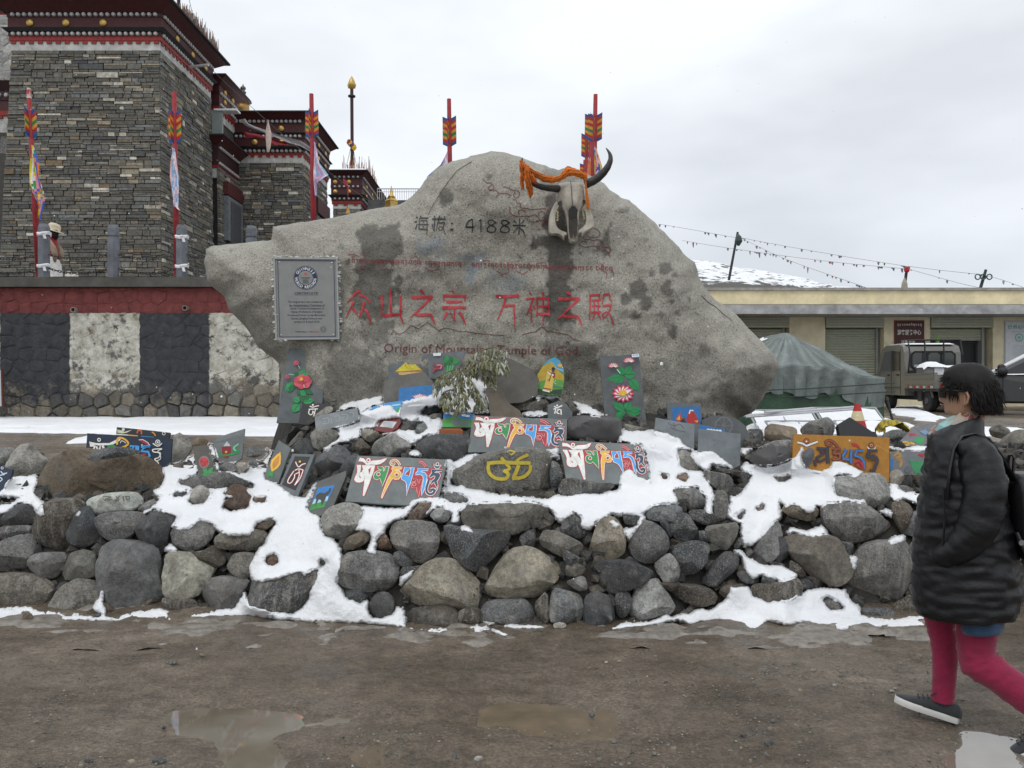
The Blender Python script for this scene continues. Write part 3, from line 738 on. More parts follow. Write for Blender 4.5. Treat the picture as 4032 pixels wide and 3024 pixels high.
loose(R9,[(1465,300),(1500,270),(1550,285),(1545,350),(1500,415),(1465,390)],(.085,.087,.09,1),'upright slate shard leaning on the orange slab','slate','slate_shard',Y=6.0,depth=.35,mat=M_slate)
loose(R9,[(1215,230),(1220,140),(1260,115),(1340,130),(1450,140),(1440,180),(1400,220),(1300,260)],(.25,.21,.16,1),'tan granite boulder behind the orange slab','rock','rock',Y=7.2)
loose(R9,[(1450,160),(1500,110),(1640,70),(1690,80),(1710,190),(1600,215),(1480,200)],GREY,'grey granite boulder behind the orange slab, left of the black slab','rock','rock',Y=7.1)
loose(R9,[(1090,150),(1190,150),(1210,210),(1180,290),(1100,290)],DARK,'dark rock right of the wheel-carved slate','rock','rock',Y=7.2)
loose(R9,[(1150,290),(1260,235),(1400,220),(1440,290),(1300,320)],GREY,'low grey rock touching the left end of the orange slab','rock','rock',Y=6.7)
loose(R9,[(2050,440),(2110,420),(2150,480),(2120,530),(2050,520)],LGT,'small pale rock right of the orange slab','rock','rock')
loose(R9,[(2100,530),(2160,530),(2200,570),(2140,580)],GREY,'small flat rock by the broken stick','rock','rock')
loose(S1,[(3480,1712),(3530,1690),(3610,1700),(3650,1740),(3560,1775),(3490,1760)],GREY,'snow-topped rock under the yellow cloth','rock','rock',Y=7.4)
loose(S1,[(3940,1760),(4000,1700),(4080,1690),(4160,1760),(4180,1900),(4000,1900),(3950,1850)],BGR,'gravelly rock heap behind the walking woman','rock','gravel_heap',Y=8.0,mat=M_fin)
loose(S1,[(3900,1690),(3930,1668),(3990,1690),(3960,1730),(3910,1720)],BGR,'small rock between the walking woman and the parked cars','rock','rock',Y=9.0)
for (a,b_,w_,h_,c_,lab) in [(675,2610,52,18,(.10,.095,.085,1),'dark striped oval pebble on the road left of the puddle'),(795,2580,30,14,BRN,'small brown clod on the road upper left'),(625,2998,62,26,SLT,'smooth slate pebble at the lower edge of the road'),(345,2998,44,18,SLT,'rounded slate pebble at the lower left of the road'),(645,2865,18,15,DARK,'tiny black pebble left of the reflecting puddle'),(340,2940,34,12,BRN,'thin brown clod on the lower left road'),
    (1795,2985,32,26,SLT,'bluish pebble in the lower middle of the road'),(1885,2990,40,26,LGT,'pale pebble right of the bluish pebble'),(2330,2817,26,22,SLT,'dark pebble beside the muddy puddle'),(2930,2898,40,18,DARK,'black clod on the road between puddles'),(3030,2925,44,22,DARK,'dark clod in front of the walking woman'),(2670,2752,16,12,BRN,'small clod in the middle of the road'),(105,2432,46,40,BRN,'brown stone in the snow line at the far left'),(380,2424,28,16,SLT,'dark pebble in the snow line below the left wall')]:
    pts = [(a + w_/2*math.cos(k*.9),b_ + h_/2*math.sin(k*.9)) for k in range(7)]
    rock(pts,c_,Y=EYE*F/(b_ + h_*.4 - CY),name='pebble',label=lab,cat='pebble',push=0,poke=(b_ < 2440),drape=False)
gr = MB()
for k in range(5200):
    Y = rg.uniform(3.05,5.0); X = rg.uniform(-2.2,2.3)
    if vnoise(np.array([[X]]),np.array([[Y]]),.8,44,3)[0,0] < (.53 if Y > 3.5 else .40): continue
    if any(inpoly(np.array([X]),Y,[(q[0],q[1]) for q in pw])[0] for pw in PUDW[:2]): continue
    s = rg.uniform(.0022,.0068)*(2.1 if rg.random() < .06 else 1); g = rg.uniform(.07,.33); wv = rg.uniform(.8,1)
    gr.lathe([(s*.1,-s*.3),(s,.0),(s*.75,s*.45),(s*.1,s*.6)],(X,Y,.002 + (rg.random() - .5)*.008),5,(g,g*.95,g*.85*wv,1))
gr.build('gravel',M_fin,kind='stuff')

# ------------------------------------------------------------------ inscribed boulder
bo = Z(R4,[(1735,1240),(1745,1000),(1735,920),(1680,870),(1600,810),(1550,720),(1480,640),(1420,580),(1395,500),(1330,450),(1290,400),(1270,300),(1280,210),(1310,190),(1400,178),(1560,165),(1690,152),(1697,62)]) \
   + Z(RW,[(760,1487),(900,1465),(1060,1440),(1250,1412),(1400,1388),(1550,1352),(1700,1320),(1850,1293),(2000,1272)]) \
   + Z(R2,[(490,920),(560,850),(620,770),(680,720),(760,690),(900,650),(1000,625),(1080,630),(1180,660),(1260,690),(1340,715),(1420,742),(1470,728),(1540,735),(1600,770),(1680,810),(1740,860),(1810,915),(1860,925),(1920,985),(2000,1050),(2080,1130),(2150,1200),(2205,1265)]) \
   + Z(R3,[(60,270),(110,330),(165,365),(180,420),(190,460),(230,530),(290,600),(350,640),(420,690),(480,760),(540,820),(600,880),(650,930),(680,985),(685,1020),(660,1090),(620,1160),(570,1240),(540,1290),(500,1310),(430,1335)]) \
   + [(2880,1760),(2500,1790),(2000,1780),(1500,1760),(1200,1720)]
def dense(pts,step):
    out = []
    for i in range(len(pts)):
        a = np.array(pts[i]); b = np.array(pts[(i + 1) % len(pts)]); n = max(1,int(np.linalg.norm(b - a)/step))
        for k in range(n): out.append(a + (b - a)*k/n)
    return np.array(out)
def seg_dist(P,poly):
    best = np.full(len(P),1e9)
    for i in range(len(poly)):
        a = poly[i]; b = poly[(i + 1) % len(poly)]; ab = b - a
        t = np.clip(((P - a) @ ab)/max(ab @ ab,1e-9),0,1)
        best = np.minimum(best,np.linalg.norm(P - (a + t[:,None]*ab),axis=1))
    return best
BOUT = dense(bo,14)
BOUT = BOUT + np.stack([[noise.noise(Vector((p[0]/26,p[1]/26,1)))*4 for p in BOUT],[noise.noise(Vector((p[0]/26,p[1]/26,9)))*4 for p in BOUT]],1)
gx_,gy_ = np.meshgrid(np.arange(800,3080,11.0),np.arange(580,1800,11.0),indexing='ij')
gp = np.stack([gx_.ravel(),gy_.ravel()],1) + rng.uniform(-3,3,(gx_.size,2))
gp = gp[inpoly(gp[:,0],gp[:,1],[tuple(p) for p in BOUT])]
gp = gp[seg_dist(gp,BOUT) > 6]
allp = [Vector(p) for p in BOUT] + [Vector(p) for p in gp]
nb = len(BOUT)
cv,ce,cf,_,_,_ = geometry.delaunay_2d_cdt(allp,[(i,(i + 1) % nb) for i in range(nb)],[list(range(nb))],1,0.01)
P2 = np.array([tuple(v) for v in cv])
dB = seg_dist(P2,BOUT)
tt = np.clip(dB/190,0,1); prof = np.sqrt(1 - (1 - tt) ** 2)
def bnz(p,s,sd): return np.array([noise.fractal(Vector((q[0]/s,q[1]/s,sd)),1.0,2.0,4) for q in p])
Yf = 8.02 - .52*prof + (bnz(P2,330,3.3)*.10 + bnz(P2,60,5.1)*.022)*np.clip(tt*3,.15,1)
# upper-right shoulder leans away, lower right bulges out
Yf += .16*np.clip((P2[:,0] - 2500)/450,0,1) - .10*np.clip((P2[:,1] - 1250)/350,0,1)*np.clip((P2[:,0] - 2350)/400,0,1)*tt
tb = np.clip(dB/330,0,1); Yb = 8.02 + 1.0*np.sqrt(1 - (1 - tb) ** 2)
edge = dB < .6
V = []; front = []; back = []
for i,p in enumerate(P2):
    q = at(p[0],p[1],Yf[i]); front.append(len(V)); V.append((q.x,q.y,q.z))
    if edge[i]: back.append(front[-1])
    else:
        q = at(p[0],p[1],8.02); back.append(len(V)); V.append((q.x,Yb[i],q.z))
Fb = [tuple(front[k] for k in f) for f in cf] + [tuple(back[k] for k in reversed(f)) for f in cf]
bm_ = bpy.data.meshes.new('boulder'); bm_.from_pydata(V,[],Fb)
bmm = bmesh.new(); bmm.from_mesh(bm_); bmesh.ops.recalc_face_normals(bmm,faces=bmm.faces); bmm.to_mesh(bm_); bmm.free()
bm_.polygons.foreach_set('use_smooth',[True]*len(bm_.polygons))
bm_.materials.append(M_granite)
boulder = bpy.data.objects.new('inscribed_boulder',bm_); COL.objects.link(boulder)
props(boulder,'huge grey granite boulder with red and black carved inscriptions standing behind the pile','boulder')
DRAPE.append((V,Fb))
BVB = BVHTree.FromPolygons(V,Fb)
stain = np.zeros(len(V)); blue = np.zeros(len(V))
VV = np.array(V); VP = np.stack([CX + F*VV[:,0]/VV[:,1],CY - F*(VV[:,2] - EYE)/VV[:,1]],1)
isf = VV[:,1] < 8.1
wx = np.array([noise.fractal(Vector((p[0]/40,p[1]/60,2)),.8,2,4) for p in VP])*26
wy = np.array([noise.fractal(Vector((p[0]/40,p[1]/40,7)),.8,2,4) for p in VP])*22
for reg,amt,pts in [(R2,.8,[(190,1080),(440,1080),(445,1250),(380,1330),(440,1560),(250,1700),(130,1560),(180,1300)]),(R2,.95,[(1340,900),(1400,850),(1500,1180),(1530,1250),(1500,1450),(1520,1700),(1340,1700),(1350,1250),(1250,1210),(1240,1160),(1330,1150)]),
     (R2,.8,[(1650,1250),(1740,1050),(1760,1150),(1740,1280)]),(R2,.8,[(1240,1155),(1500,1150),(1520,1210),(1260,1220)]),(RC,.6,[(180,330),(420,330),(400,500),(160,500)]),(RC,.5,[(1620,0),(1810,0),(1830,400),(1640,440)]),
     (R6,.55,[(560,60),(700,20),(900,60),(1080,150),(1070,480),(720,560),(520,560)]),(R7,.45,[(880,0),(1400,0),(1420,480),(1500,700),(1200,540),(1100,480)]),(R7,.4,[(1800,200),(2212,250),(2400,700),(1900,760)]),(R3,.35,[(60,900),(660,940),(600,1250),(200,1330),(0,1200)]),
     (R2,.45,[(1330,740),(1480,730),(1580,790),(1400,900),(1300,860)])]:
    k = inpoly(VP[:,0] + wx,VP[:,1] + wy,Z(reg,pts)) & isf; stain[k] = np.maximum(stain[k],amt)
for reg,items in [(R2,[(720,915,42,55,.8),(430,1420,34,30,.9),(230,1370,26,26,.8),(1915,1480,60,60,.85),(1840,1550,36,46,.85),(1965,1570,38,38,.85),(2100,1480,32,52,.8),(2080,1360,45,40,.8),(1900,1650,30,30,.8),(2060,1640,25,25,.8),(990,780,18,14,.7),(1820,990,42,28,.6),(1960,1180,26,14,.6),(1180,1290,14,14,.8),(350,1370,20,16,.7),(70,1215,20,22,.6),(1430,1185,110,40,.7),(2000,1390,22,22,.8),(1860,1330,16,16,.7)]),
     (R3,[(30,815,30,28,.9),(40,770,20,16,.8),(220,920,38,50,.6),(90,1175,36,28,.75),(280,1105,24,24,.7),(290,1210,24,22,.7),(135,605,18,18,.8),(180,690,16,14,.8),(20,610,18,20,.85),(60,690,14,14,.7),(10,520,20,30,.8),(370,1000,30,30,.3),(45,440,16,20,.7),(380,1120,22,20,.5)]),(R4,[(2150,300,18,22,.7),(1440,210,12,10,.6)])]:
    for x,y,rx,ry,a in items:
        (sx,sy),= Z(reg,[(x,y)]); d = ((VP[:,0] + wx*.4 - sx)/(rx*reg[2])) ** 2 + ((VP[:,1] + wy*.4 - sy)/(ry*reg[2])) ** 2
        k = (d < 1) & isf; stain[k] = np.maximum(stain[k],a)
for x,y,rx,ry,a in [(640,1215,110,60,.35),(870,1390,50,60,.45),(900,1290,110,40,.3),(1100,1450,140,80,.3),(560,1350,60,40,.2)]:
    (sx,sy),= Z(R2,[(x,y)]); d = ((VP[:,0] + wx*2 - sx)/(rx*.633)) ** 2 + ((VP[:,1] + wy*2 - sy)/(ry*.633)) ** 2
    blue = np.maximum(blue,np.where(isf,a*np.clip(1.2 - d,0,1),0))
for nm,arr in (('stain',stain),('blue',blue)):
    a = bm_.attributes.new(nm,'FLOAT','POINT'); a.data.foreach_set('value',arr.astype(np.float32))

EYEV = Vector((0,0,EYE))
def on_boulder(px,py,off=.004):
    off *= 1.8
    r = ray(px,py).normalized()
    h = BVB.ray_cast(EYEV,r,30)
    if h[0] is None: return at(px,py,7.5)
    return h[0] + Vector((0,-off,0))
def ribbon2(pts,ws,step=9):
    """stroke outline in the plane: list of (left, right) point pairs"""
    P = [np.array(p,float) for p in pts]
    if not hasattr(ws,'__len__'): ws = [ws]*len(P)
    if len(ws) != len(P): ws = list(np.interp(np.linspace(0,1,len(P)),np.linspace(0,1,len(ws)),ws))
    out = []; T = []; W = []
    for i in range(len(P) - 1):
        n = max(1,int(np.linalg.norm(P[i + 1] - P[i])/step))
        for k in range(n):
            t = k/n; T.append(P[i]*(1 - t) + P[i + 1]*t); W.append(ws[i]*(1 - t) + ws[i + 1]*t)
    T.append(P[-1]); W.append(ws[-1])
    for i in range(len(T)):
        d = T[min(i + 1,len(T) - 1)] - T[max(i - 1,0)]; L = np.linalg.norm(d); d = d/L if L else np.array([1,0])
        nrm = np.array([-d[1],d[0]])*W[i]/2
        out.append((T[i] + nrm,T[i] - nrm))
    return out
def curve_pts(pts,n=4):
    """Catmull-Rom through the points"""
    P = [np.array(p,float) for p in pts]; out = []
    for i in range(len(P) - 1):
        a,b,c,d = P[max(i - 1,0)],P[i],P[i + 1],P[min(i + 2,len(P) - 1)]
        for k in range(n):
            t = k/n
            out.append(.5*((2*b) + (-a + c)*t + (2*a - 5*b + 4*c - d)*t*t + (-a + 3*b - 3*c + d)*t ** 3))
    out.append(P[-1]); return out
def strokes_on_boulder(name,reg,items,col,off=.004,curved=False,split=None,**kw):
    if split:                                    # every character a part of its own
        for a,b in zip([-1e9] + split,split + [1e9]):
            it = [q for q in items if a <= sum(p[0] for p in q[1])/len(q[1]) < b]
            if it: strokes_on_boulder(name,reg,it,col,off,curved)
        return
    m = MB()
    for w,pts in items:
        if curved: pts = curve_pts(pts)
        q = ribbon2(pts,w,9/reg[2])
        ids = []
        for a,b in q:
            (ax,ay),(bx,by) = Z(reg,[a,b])
            ids.append((m.vert(on_boulder(ax,ay,off)),m.vert(on_boulder(bx,by,off))))
        for i in range(len(ids) - 1): m.face((ids[i][0],ids[i][1],ids[i + 1][1],ids[i + 1][0]),col)
    return m.build(name,M_paint,boulder,**kw)
ZHI = [((26,8),[(630,88),(650,98),(668,120)]),((26,20),[(563,142),(650,142),(735,138)]),((22,8),[(725,142),(660,205),(600,265),(555,302)]),([16,26,26,20,8],[(590,262),(615,282),(700,280),(722,285),(752,358)])]
RED_INK = lin('#b02a34')
HZ = [((24,8),[(155,88),(120,110),(85,150),(55,188)]),((22,8),[(148,122),(190,135),(220,160),(240,190)]),((18,6),[(112,170),(90,215),(65,260),(48,305)]),((24,6),[(98,232),(120,255),(138,288)]),((22,8),[(190,178),(180,220),(165,265),(150,310)]),((24,8),[(192,235),(215,260),(235,310),(246,352)]),
 (18,[(400,82),(400,180),(402,275)]),((20,10),[(325,125),(330,200),(325,312)]),([18,18,18,8],[(478,128),(480,220),(478,290),(500,355)]),((26,20),[(342,290),(420,282),(482,282)])] + ZHI + [
 ((20,6),[(885,92),(905,108)]),(20,[(812,128),(900,132),(998,132)]),((12,8),[(820,125),(820,175)]),((14,6),[(992,125),(985,178)]),((22,16),[(840,178),(900,178),(966,175)]),((26,18),[(808,225),(900,224),(996,222)]),((12,8),[(905,238),(903,290),(905,335)]),((24,6),[(848,262),(830,295),(815,325)]),((10,6),[(870,262),(885,290),(903,325)]),((26,8),[(940,262),(965,290),(985,340),(994,362)]),
 ((26,22),[(1230,135),(1320,135),(1415,130)]),((18,8),[(1310,140),(1295,200),(1270,260),(1243,325)]),((22,14),[(1290,212),(1340,208),(1385,205)]),((16,8),[(1372,205),(1380,290),(1382,378)]),
 ((18,6),[(1495,105),(1515,122)]),((20,14),[(1470,155),(1538,150)]),((14,6),[(1530,152),(1505,210),(1475,290)]),((12,8),[(1508,205),(1512,270),(1512,345)]),((18,6),[(1528,210),(1545,245)]),((14,8),[(1556,150),(1560,220),(1556,298)]),(18,[(1550,150),(1658,152)]),((16,12),[(1645,150),(1652,220),(1655,292)]),(16,[(1570,215),(1640,213)]),(20,[(1565,275),(1650,275)]),((14,8),[(1604,102),(1608,240),(1606,368)])] \
 + [(w,[(x + 1163,y + 14) for x,y in p]) for w,p in ZHI] + [
 (18,[(1970,128),(2055,122)]),((14,8),[(1978,125),(1978,220),(1972,325)]),(12,[(2052,122),(2050,165)]),(14,[(1990,165),(2062,160)]),(12,[(1990,212),(2060,208)]),(14,[(1985,262),(2065,258)]),(10,[(2012,165),(2010,260)]),(10,[(2042,165),(2042,260)]),((14,6),[(2020,268),(2005,300),(1992,326)]),((16,6),[(2040,270),(2065,325)]),((12,6),[(2085,120),(2080,160),(2070,195)]),(16,[(2080,122),(2130,118)]),(12,[(2130,118),(2135,160),(2152,175)]),(18,[(2075,210),(2150,205)]),(11,[(2145,205),(2130,250),(2100,300),(2080,305),(2075,275),(2105,255),(2140,285),(2162,360)])]
strokes_on_boulder('red_character',RC,HZ,RED_INK,split=[285,530,780,1150,1450,1700,1940])
E8 = [(1495,240),(1440,200),(1385,205),(1365,245),(1400,285),(1470,310),(1500,345),(1480,395),(1420,410),(1360,390),(1350,345),(1390,300),(1450,275),(1510,240)]
strokes_on_boulder('black_character',RA,[(28,[(160,155),(195,155)]),(24,[(140,225),(180,225)]),((16,26),[(180,265),(170,310),(150,350)]),((22,10),[(245,125),(205,215)]),(22,[(240,165),(372,165)]),(18,[(240,205),(345,205)]),(16,[(225,205),(210,350)]),((16,10),[(345,200),(350,300),(342,440)]),(20,[(200,272),(375,272)]),(20,[(205,345),(365,360)]),(14,[(275,225),(300,245)]),(14,[(270,300),(300,320)]),
 ((18,12),[(472,125),(475,260),(470,400)]),(26,[(430,180),(510,180)]),(14,[(475,270),(435,290),(460,380)]),(24,[(520,185),(662,180)]),((20,10),[(560,125),(535,200),(500,385)]),(22,[(630,140),(650,155)]),(18,[(540,248),(650,240)]),((14,10),[(640,245),(615,340),(570,375),(535,340),(560,300),(610,320),(655,445)]),(26,[(745,255),(785,255)]),(34,[(735,360),(785,358)]),
 ((26,12),[(1105,185),(1040,215),(1000,290),(1000,318)]),(26,[(995,318),(1135,318)]),(14,[(1108,175),(1108,405)]),(22,[(1215,212),(1255,190)]),((18,12),[(1250,190),(1248,405)]),(20,E8),(20,[(x + 225,y + 5) for x,y in E8]),
 ((18,14),[(1895,175),(1890,290),(1882,440)]),((26,12),[(1800,215),(1850,250)]),((24,10),[(1975,200),(1950,240),(1905,265)]),(26,[(1780,290),(1998,292)]),((14,8),[(1870,315),(1820,380),(1785,425)]),((26,8),[(1900,340),(1950,370),(1980,430),(1992,495)])],lin('#16181c'),split=[400,700,850,1180,1310,1540,1755])
# thin engraved lines: Tibetan line, mountain ridges, clouds
TG = [[(5,[(0,0),(26,0)]),(5,[(4,2),(2,20),(10,26),(14,14)]),(5,[(22,0),(22,44)])],[(5,[(0,0),(24,2)]),(6,[(6,2),(0,16),(10,22),(20,12),(20,0)]),(4,[(20,12),(22,30)])],[(5,[(2,0),(22,0)]),(5,[(12,0),(4,16),(14,28),(24,16)])],
      [(5,[(0,2),(26,0)]),(4,[(4,2),(4,30)]),(4,[(22,0),(22,48)])],[(5,[(0,0),(20,0)]),(5,[(18,0),(8,14),(18,24),(4,34)])],[(5,[(0,0),(24,0)]),(5,[(12,0),(2,14),(14,24)]),(5,[(22,0),(18,26)]),(4,[(6,-6),(12,-18),(22,-10)])]]
tl = []; rr = random.Random(5)
for x0,x1,y0,y1 in ((60,640,80,95),(670,960,98,110),(1040,1640,112,132),(1650,2000,138,142),(2020,2160,140,145)):
    x = x0
    while x < x1 - 20:
        y = y0 + (y1 - y0)*(x - x0)/(x1 - x0); g = rr.choice(TG); s = rr.uniform(.85,1.15)
        tl += [(w*1.1,[(x + a*s,y + b*s) for a,b in p]) for w,p in g]
        x += 31*s
        if rr.random() < .3: tl.append((5,[(x - 4,y + 4),(x - 2,y + 22)])); x += 8
tl += [(4,[(60,50),(110,42),(150,60),(175,40),(195,70)]),(4,[(300,130),(340,160),(370,162)]),(6,[(180,130),(150,160),(190,158)]),(5,[(410,125),(405,150)]),(4,[(560,75),(600,60),(625,85)]),(5,[(660,140),(720,180),(775,160),(772,120)]),(4,[(570,178),(630,176)]),(5,[(1230,170),(1290,205),(1335,185),(1330,150)]),(5,[(1385,170),(1440,200),(1485,180)]),(4,[(1570,105),(1620,110),(1640,150),(1668,188)]),(4,[(1110,100),(1150,90),(1185,98)]),(5,[(2050,110),(2075,130),(2060,160),(2110,190),(2108,235)]),(5,[(2150,145),(2165,215)])]
strokes_on_boulder('tibetan_inscription',RB,tl,lin('#86333a'),.0035,kind='stuff')
strokes_on_boulder('ridge_line',RC,[(5,[(400,440),(420,405),(450,430),(475,432),(520,410),(560,365),(620,392),(690,340),(780,405),(830,385),(885,395),(950,415),(1000,412),(1080,430),(1190,438),(1300,445)]),(6,[(1440,440),(1500,420),(1545,415),(1595,375),(1640,410),(1690,418),(1760,430),(1810,442),(1840,470),(1900,490)])],lin('#5a3230'),.0035)
strokes_on_boulder('crack',R2,[((5,3),[(1212,690),(1188,735),(1192,765)])],(.03,.03,.028,1),.0035)
strokes_on_boulder('crack',R2,[((4,2),[(880,690),(790,745),(735,815),(690,880),(640,960),(610,1020)])],(.05,.048,.045,1),.0035)
strokes_on_boulder('crack',R3,[((5,2),[(205,575),(245,615),(300,650),(340,690),(395,730)])],(.04,.038,.035,1),.0035)
CL = [[(0,660),(60,670),(140,710),(210,715),(250,770),(200,830),(160,790),(180,740)],[(-60,760),(0,760),(60,760),(110,800),(80,830)],[(150,850),(200,860),(210,900),(260,910),(260,970),(350,985),(420,1000),(560,990),(640,990),(690,1030)],
      [(120,970),(100,1020),(140,1080),(220,1105),(300,1100),(400,1100),(480,1080),(520,1110),(540,1160),(500,1185),(400,1180),(360,1150),(380,1110)],[(240,1060),(230,1030),(280,1005),(320,1030),(340,1050)],[(540,1100),(530,1060),(570,1030),(620,1050),(600,1075)],[(540,1165),(620,1160),(670,1180),(590,1210),(590,1250),(660,1280)],
      [(-300,540),(-240,600),(-180,610),(-130,680),(-180,720),(-220,680),(-170,640)],[(-200,700),(-100,720),(-60,770),(-100,800)],[(1350,1280),(1410,1300),(1440,1360),(1400,1410),(1300,1415),(1240,1380),(1270,1340)],[(1190,1420),(1220,1450),(1290,1440),(1330,1460),(1420,1450),(1490,1490),(1470,1550),(1560,1560),(1600,1600),(1550,1650)],[(1130,1510),(1170,1545),(1250,1560),(1340,1540),(1430,1560),(1400,1600),(1360,1620)],[(1150,1500),(1190,1470),(1240,1490)],[(1490,1640),(1480,1610),(1530,1600),(1560,1650),(1590,1700)]]
strokes_on_boulder('cloud_carving',RK,[(10,p) for p in CL],lin('#6a2a2c'),.0035,curved=True)

def text2d(body,width=None,height=None,spacing=1.0,bold=0.0):
    """font outline as flat verts and faces, scaled to fit, origin at the text's centre"""
    cu = bpy.data.curves.new('t','FONT'); cu.body = body; cu.size = 1; cu.space_character = spacing; cu.offset = bold; cu.resolution_u = 2
    o = bpy.data.objects.new('t',cu); COL.objects.link(o)
    dg = bpy.context.evaluated_depsgraph_get(); me = bpy.data.meshes.new_from_object(o.evaluated_get(dg))
    v = np.array([tuple(x.co) for x in me.vertices]) if len(me.vertices) else np.zeros((1,3)); f = [tuple(p.vertices) for p in me.polygons]
    bpy.data.objects.remove(o); bpy.data.meshes.remove(me); bpy.data.curves.remove(cu)
    lo,hi = v.min(0),v.max(0); c = (lo + hi)/2; ext = np.maximum(hi - lo,1e-6)
    sx = width/ext[0] if width else height/ext[1]; sy = height/ext[1] if height else sx
    return [((p[0] - c[0])*sx,(p[1] - c[1])*sy) for p in v],f
v2,f2 = text2d('Origin of Mountains, Tample of God',762,46)
m = MB(); m.v = [tuple(on_boulder(1893 + a,1381 - b + (a/762)*12,.0035)) for a,b in v2]; m.f = f2; m.c = [lin('#6e3a38')]*len(f2)
m.build('english_inscription',M_paint,boulder)

# ------------------------------------------------------------------ painted slabs
class Slab:
    def __init__(s,name,label,cat,reg,pts,col,tilt=22,yaw=0,Y=None,th=.02,mat=None,vis=None,group=None,anchor=None):
        P = Z(reg,pts); s.k = 0; s.m = MB(); s.reg = reg
        if anchor is None:
            lo = sorted(P,key=lambda p: -p[1])[:2]; anchor = ((lo[0][0] + lo[1][0])/2,(lo[0][1] + lo[1][1])/2)
        if Y is None: Y = hit(anchor[0],anchor[1] - 6) - .03
        s.p0 = at(anchor[0],anchor[1],Y)
        s.n = Vector((math.sin(R(yaw))*math.cos(R(tilt)),-math.cos(R(yaw))*math.cos(R(tilt)),math.sin(R(tilt))))
        fr = [on_plane(x,y,s.p0,s.n) for x,y in P]
        nn = len(fr)
        if nn <= 5:                                # hand-cut edges: slightly uneven
            q = []
            for i in range(nn):
                a,b = fr[i],fr[(i + 1) % nn]; q.append(a)
                L = (b - a).length; kk = max(1,int(L/.09))
                for j in range(1,kk):
                    e = (b - a).normalized().cross(s.n)
                    q.append(a.lerp(b,j/kk) + e*random.uniform(-.0025,.0025))
            fr = q
        bk = [p - s.n*th for p in fr]
        m = MB(); n_ = len(fr); i0 = 0
        m.v = [tuple(p) for p in fr + bk]
        for t in geometry.tessellate_polygon([[p for p in fr]]):
            m.face(t,col); m.face([n_ + k for k in reversed(t)],col)
        for k in range(n_):
            q = (k + 1) % n_; m.face((k,q,n_ + q,n_ + k),(col[0]*1.25,col[1]*1.25,col[2]*1.25,1))
        me,cen = m.mesh(name); me.materials.append(mat or M_slate)
        bmx = bmesh.new(); bmx.from_mesh(me); bmesh.ops.recalc_face_normals(bmx,faces=bmx.faces); bmx.to_mesh(me); bmx.free()
        s.o = bpy.data.objects.new(name,me); s.o.location = cen; COL.objects.link(s.o)
        props(s.o,label,cat,group)
        DRAPE.append((m.v,m.f))
        ROCKPOLY.append(Z(reg,vis) if vis else P)
    def pt(s,q,reg=None):
        (x,y),= Z(reg or s.reg,[q]); return on_plane(x,y,s.p0,s.n) + s.n*(.0012 + .0006*s.k)
    def poly(s,pts,col,reg=None):
        s.m.tess([s.pt(p,reg) for p in pts],col); s.k += 1; return s
    def blob(s,pts,col,reg=None,n=3): return s.poly(curve_pts(list(pts) + [pts[0]],n)[:-1],col,reg)
    def stroke(s,pts,w,col,reg=None,closed=False,curved=False):
        if curved: pts = curve_pts(pts)
        if closed: pts = list(pts) + [pts[0],pts[1]]
        q = ribbon2(pts,w,1e9); ids = [(s.m.vert(s.pt(a,reg)),s.m.vert(s.pt(b,reg))) for a,b in q]
        for i in range(len(ids) - 1): s.m.face((ids[i][0],ids[i][1],ids[i + 1][1],ids[i + 1][0]),col)
        s.k += 1; return s
    def dot(s,x,y,r,col,reg=None,ry=None):
        ry = ry or r
        return s.poly([(x + r*math.cos(a*math.pi/7),y + ry*math.sin(a*math.pi/7)) for a in range(14)],col,reg)
    def leaf(s,x0,y0,x1,y1,w,col,vein=None,reg=None):
        d = np.array([x1 - x0,y1 - y0],float); n = np.array([-d[1],d[0]])/np.linalg.norm(d)*w/2; a = np.array([x0,y0],float)
        s.poly([a,a + d*.25 + n*.75,a + d*.5 + n,a + d*.8 + n*.5,a + d,a + d*.8 - n*.5,a + d*.5 - n,a + d*.25 - n*.75],col,reg)
        if vein: s.stroke([a,a + d*.9],w*.07,vein,reg)
        return s
    def text(s,body,cx,cy,w,h,col,reg=None,ang=0):
        v,f = text2d(body,w,h); i0 = len(s.m.v); ca,sa = math.cos(R(ang)),math.sin(R(ang))
        for a,b in v: s.m.vert(s.pt((cx + a*ca + b*sa,cy - b*ca + a*sa),reg))
        for q in f: s.m.face([i0 + k for k in q],col)
        s.k += 1; return s
    def done(s,name='painting',mat=None):
        if s.m.f: s.m.build(name,mat or M_paint,s.o)
        return s
SLG = (.13,.145,.145,1); SLD = (.085,.093,.097,1); NAVY = lin('#1d2c40'); BLK = lin('#202124')
W_ = lin('#e9e8e2'); RD = lin('#b03038'); GN = lin('#2f9048'); YL = lin('#eab43c'); BL = lin('#4ba3e6'); NV = lin('#2b4560'); PK = lin('#e8a0a0'); GD = lin('#b89a4a')
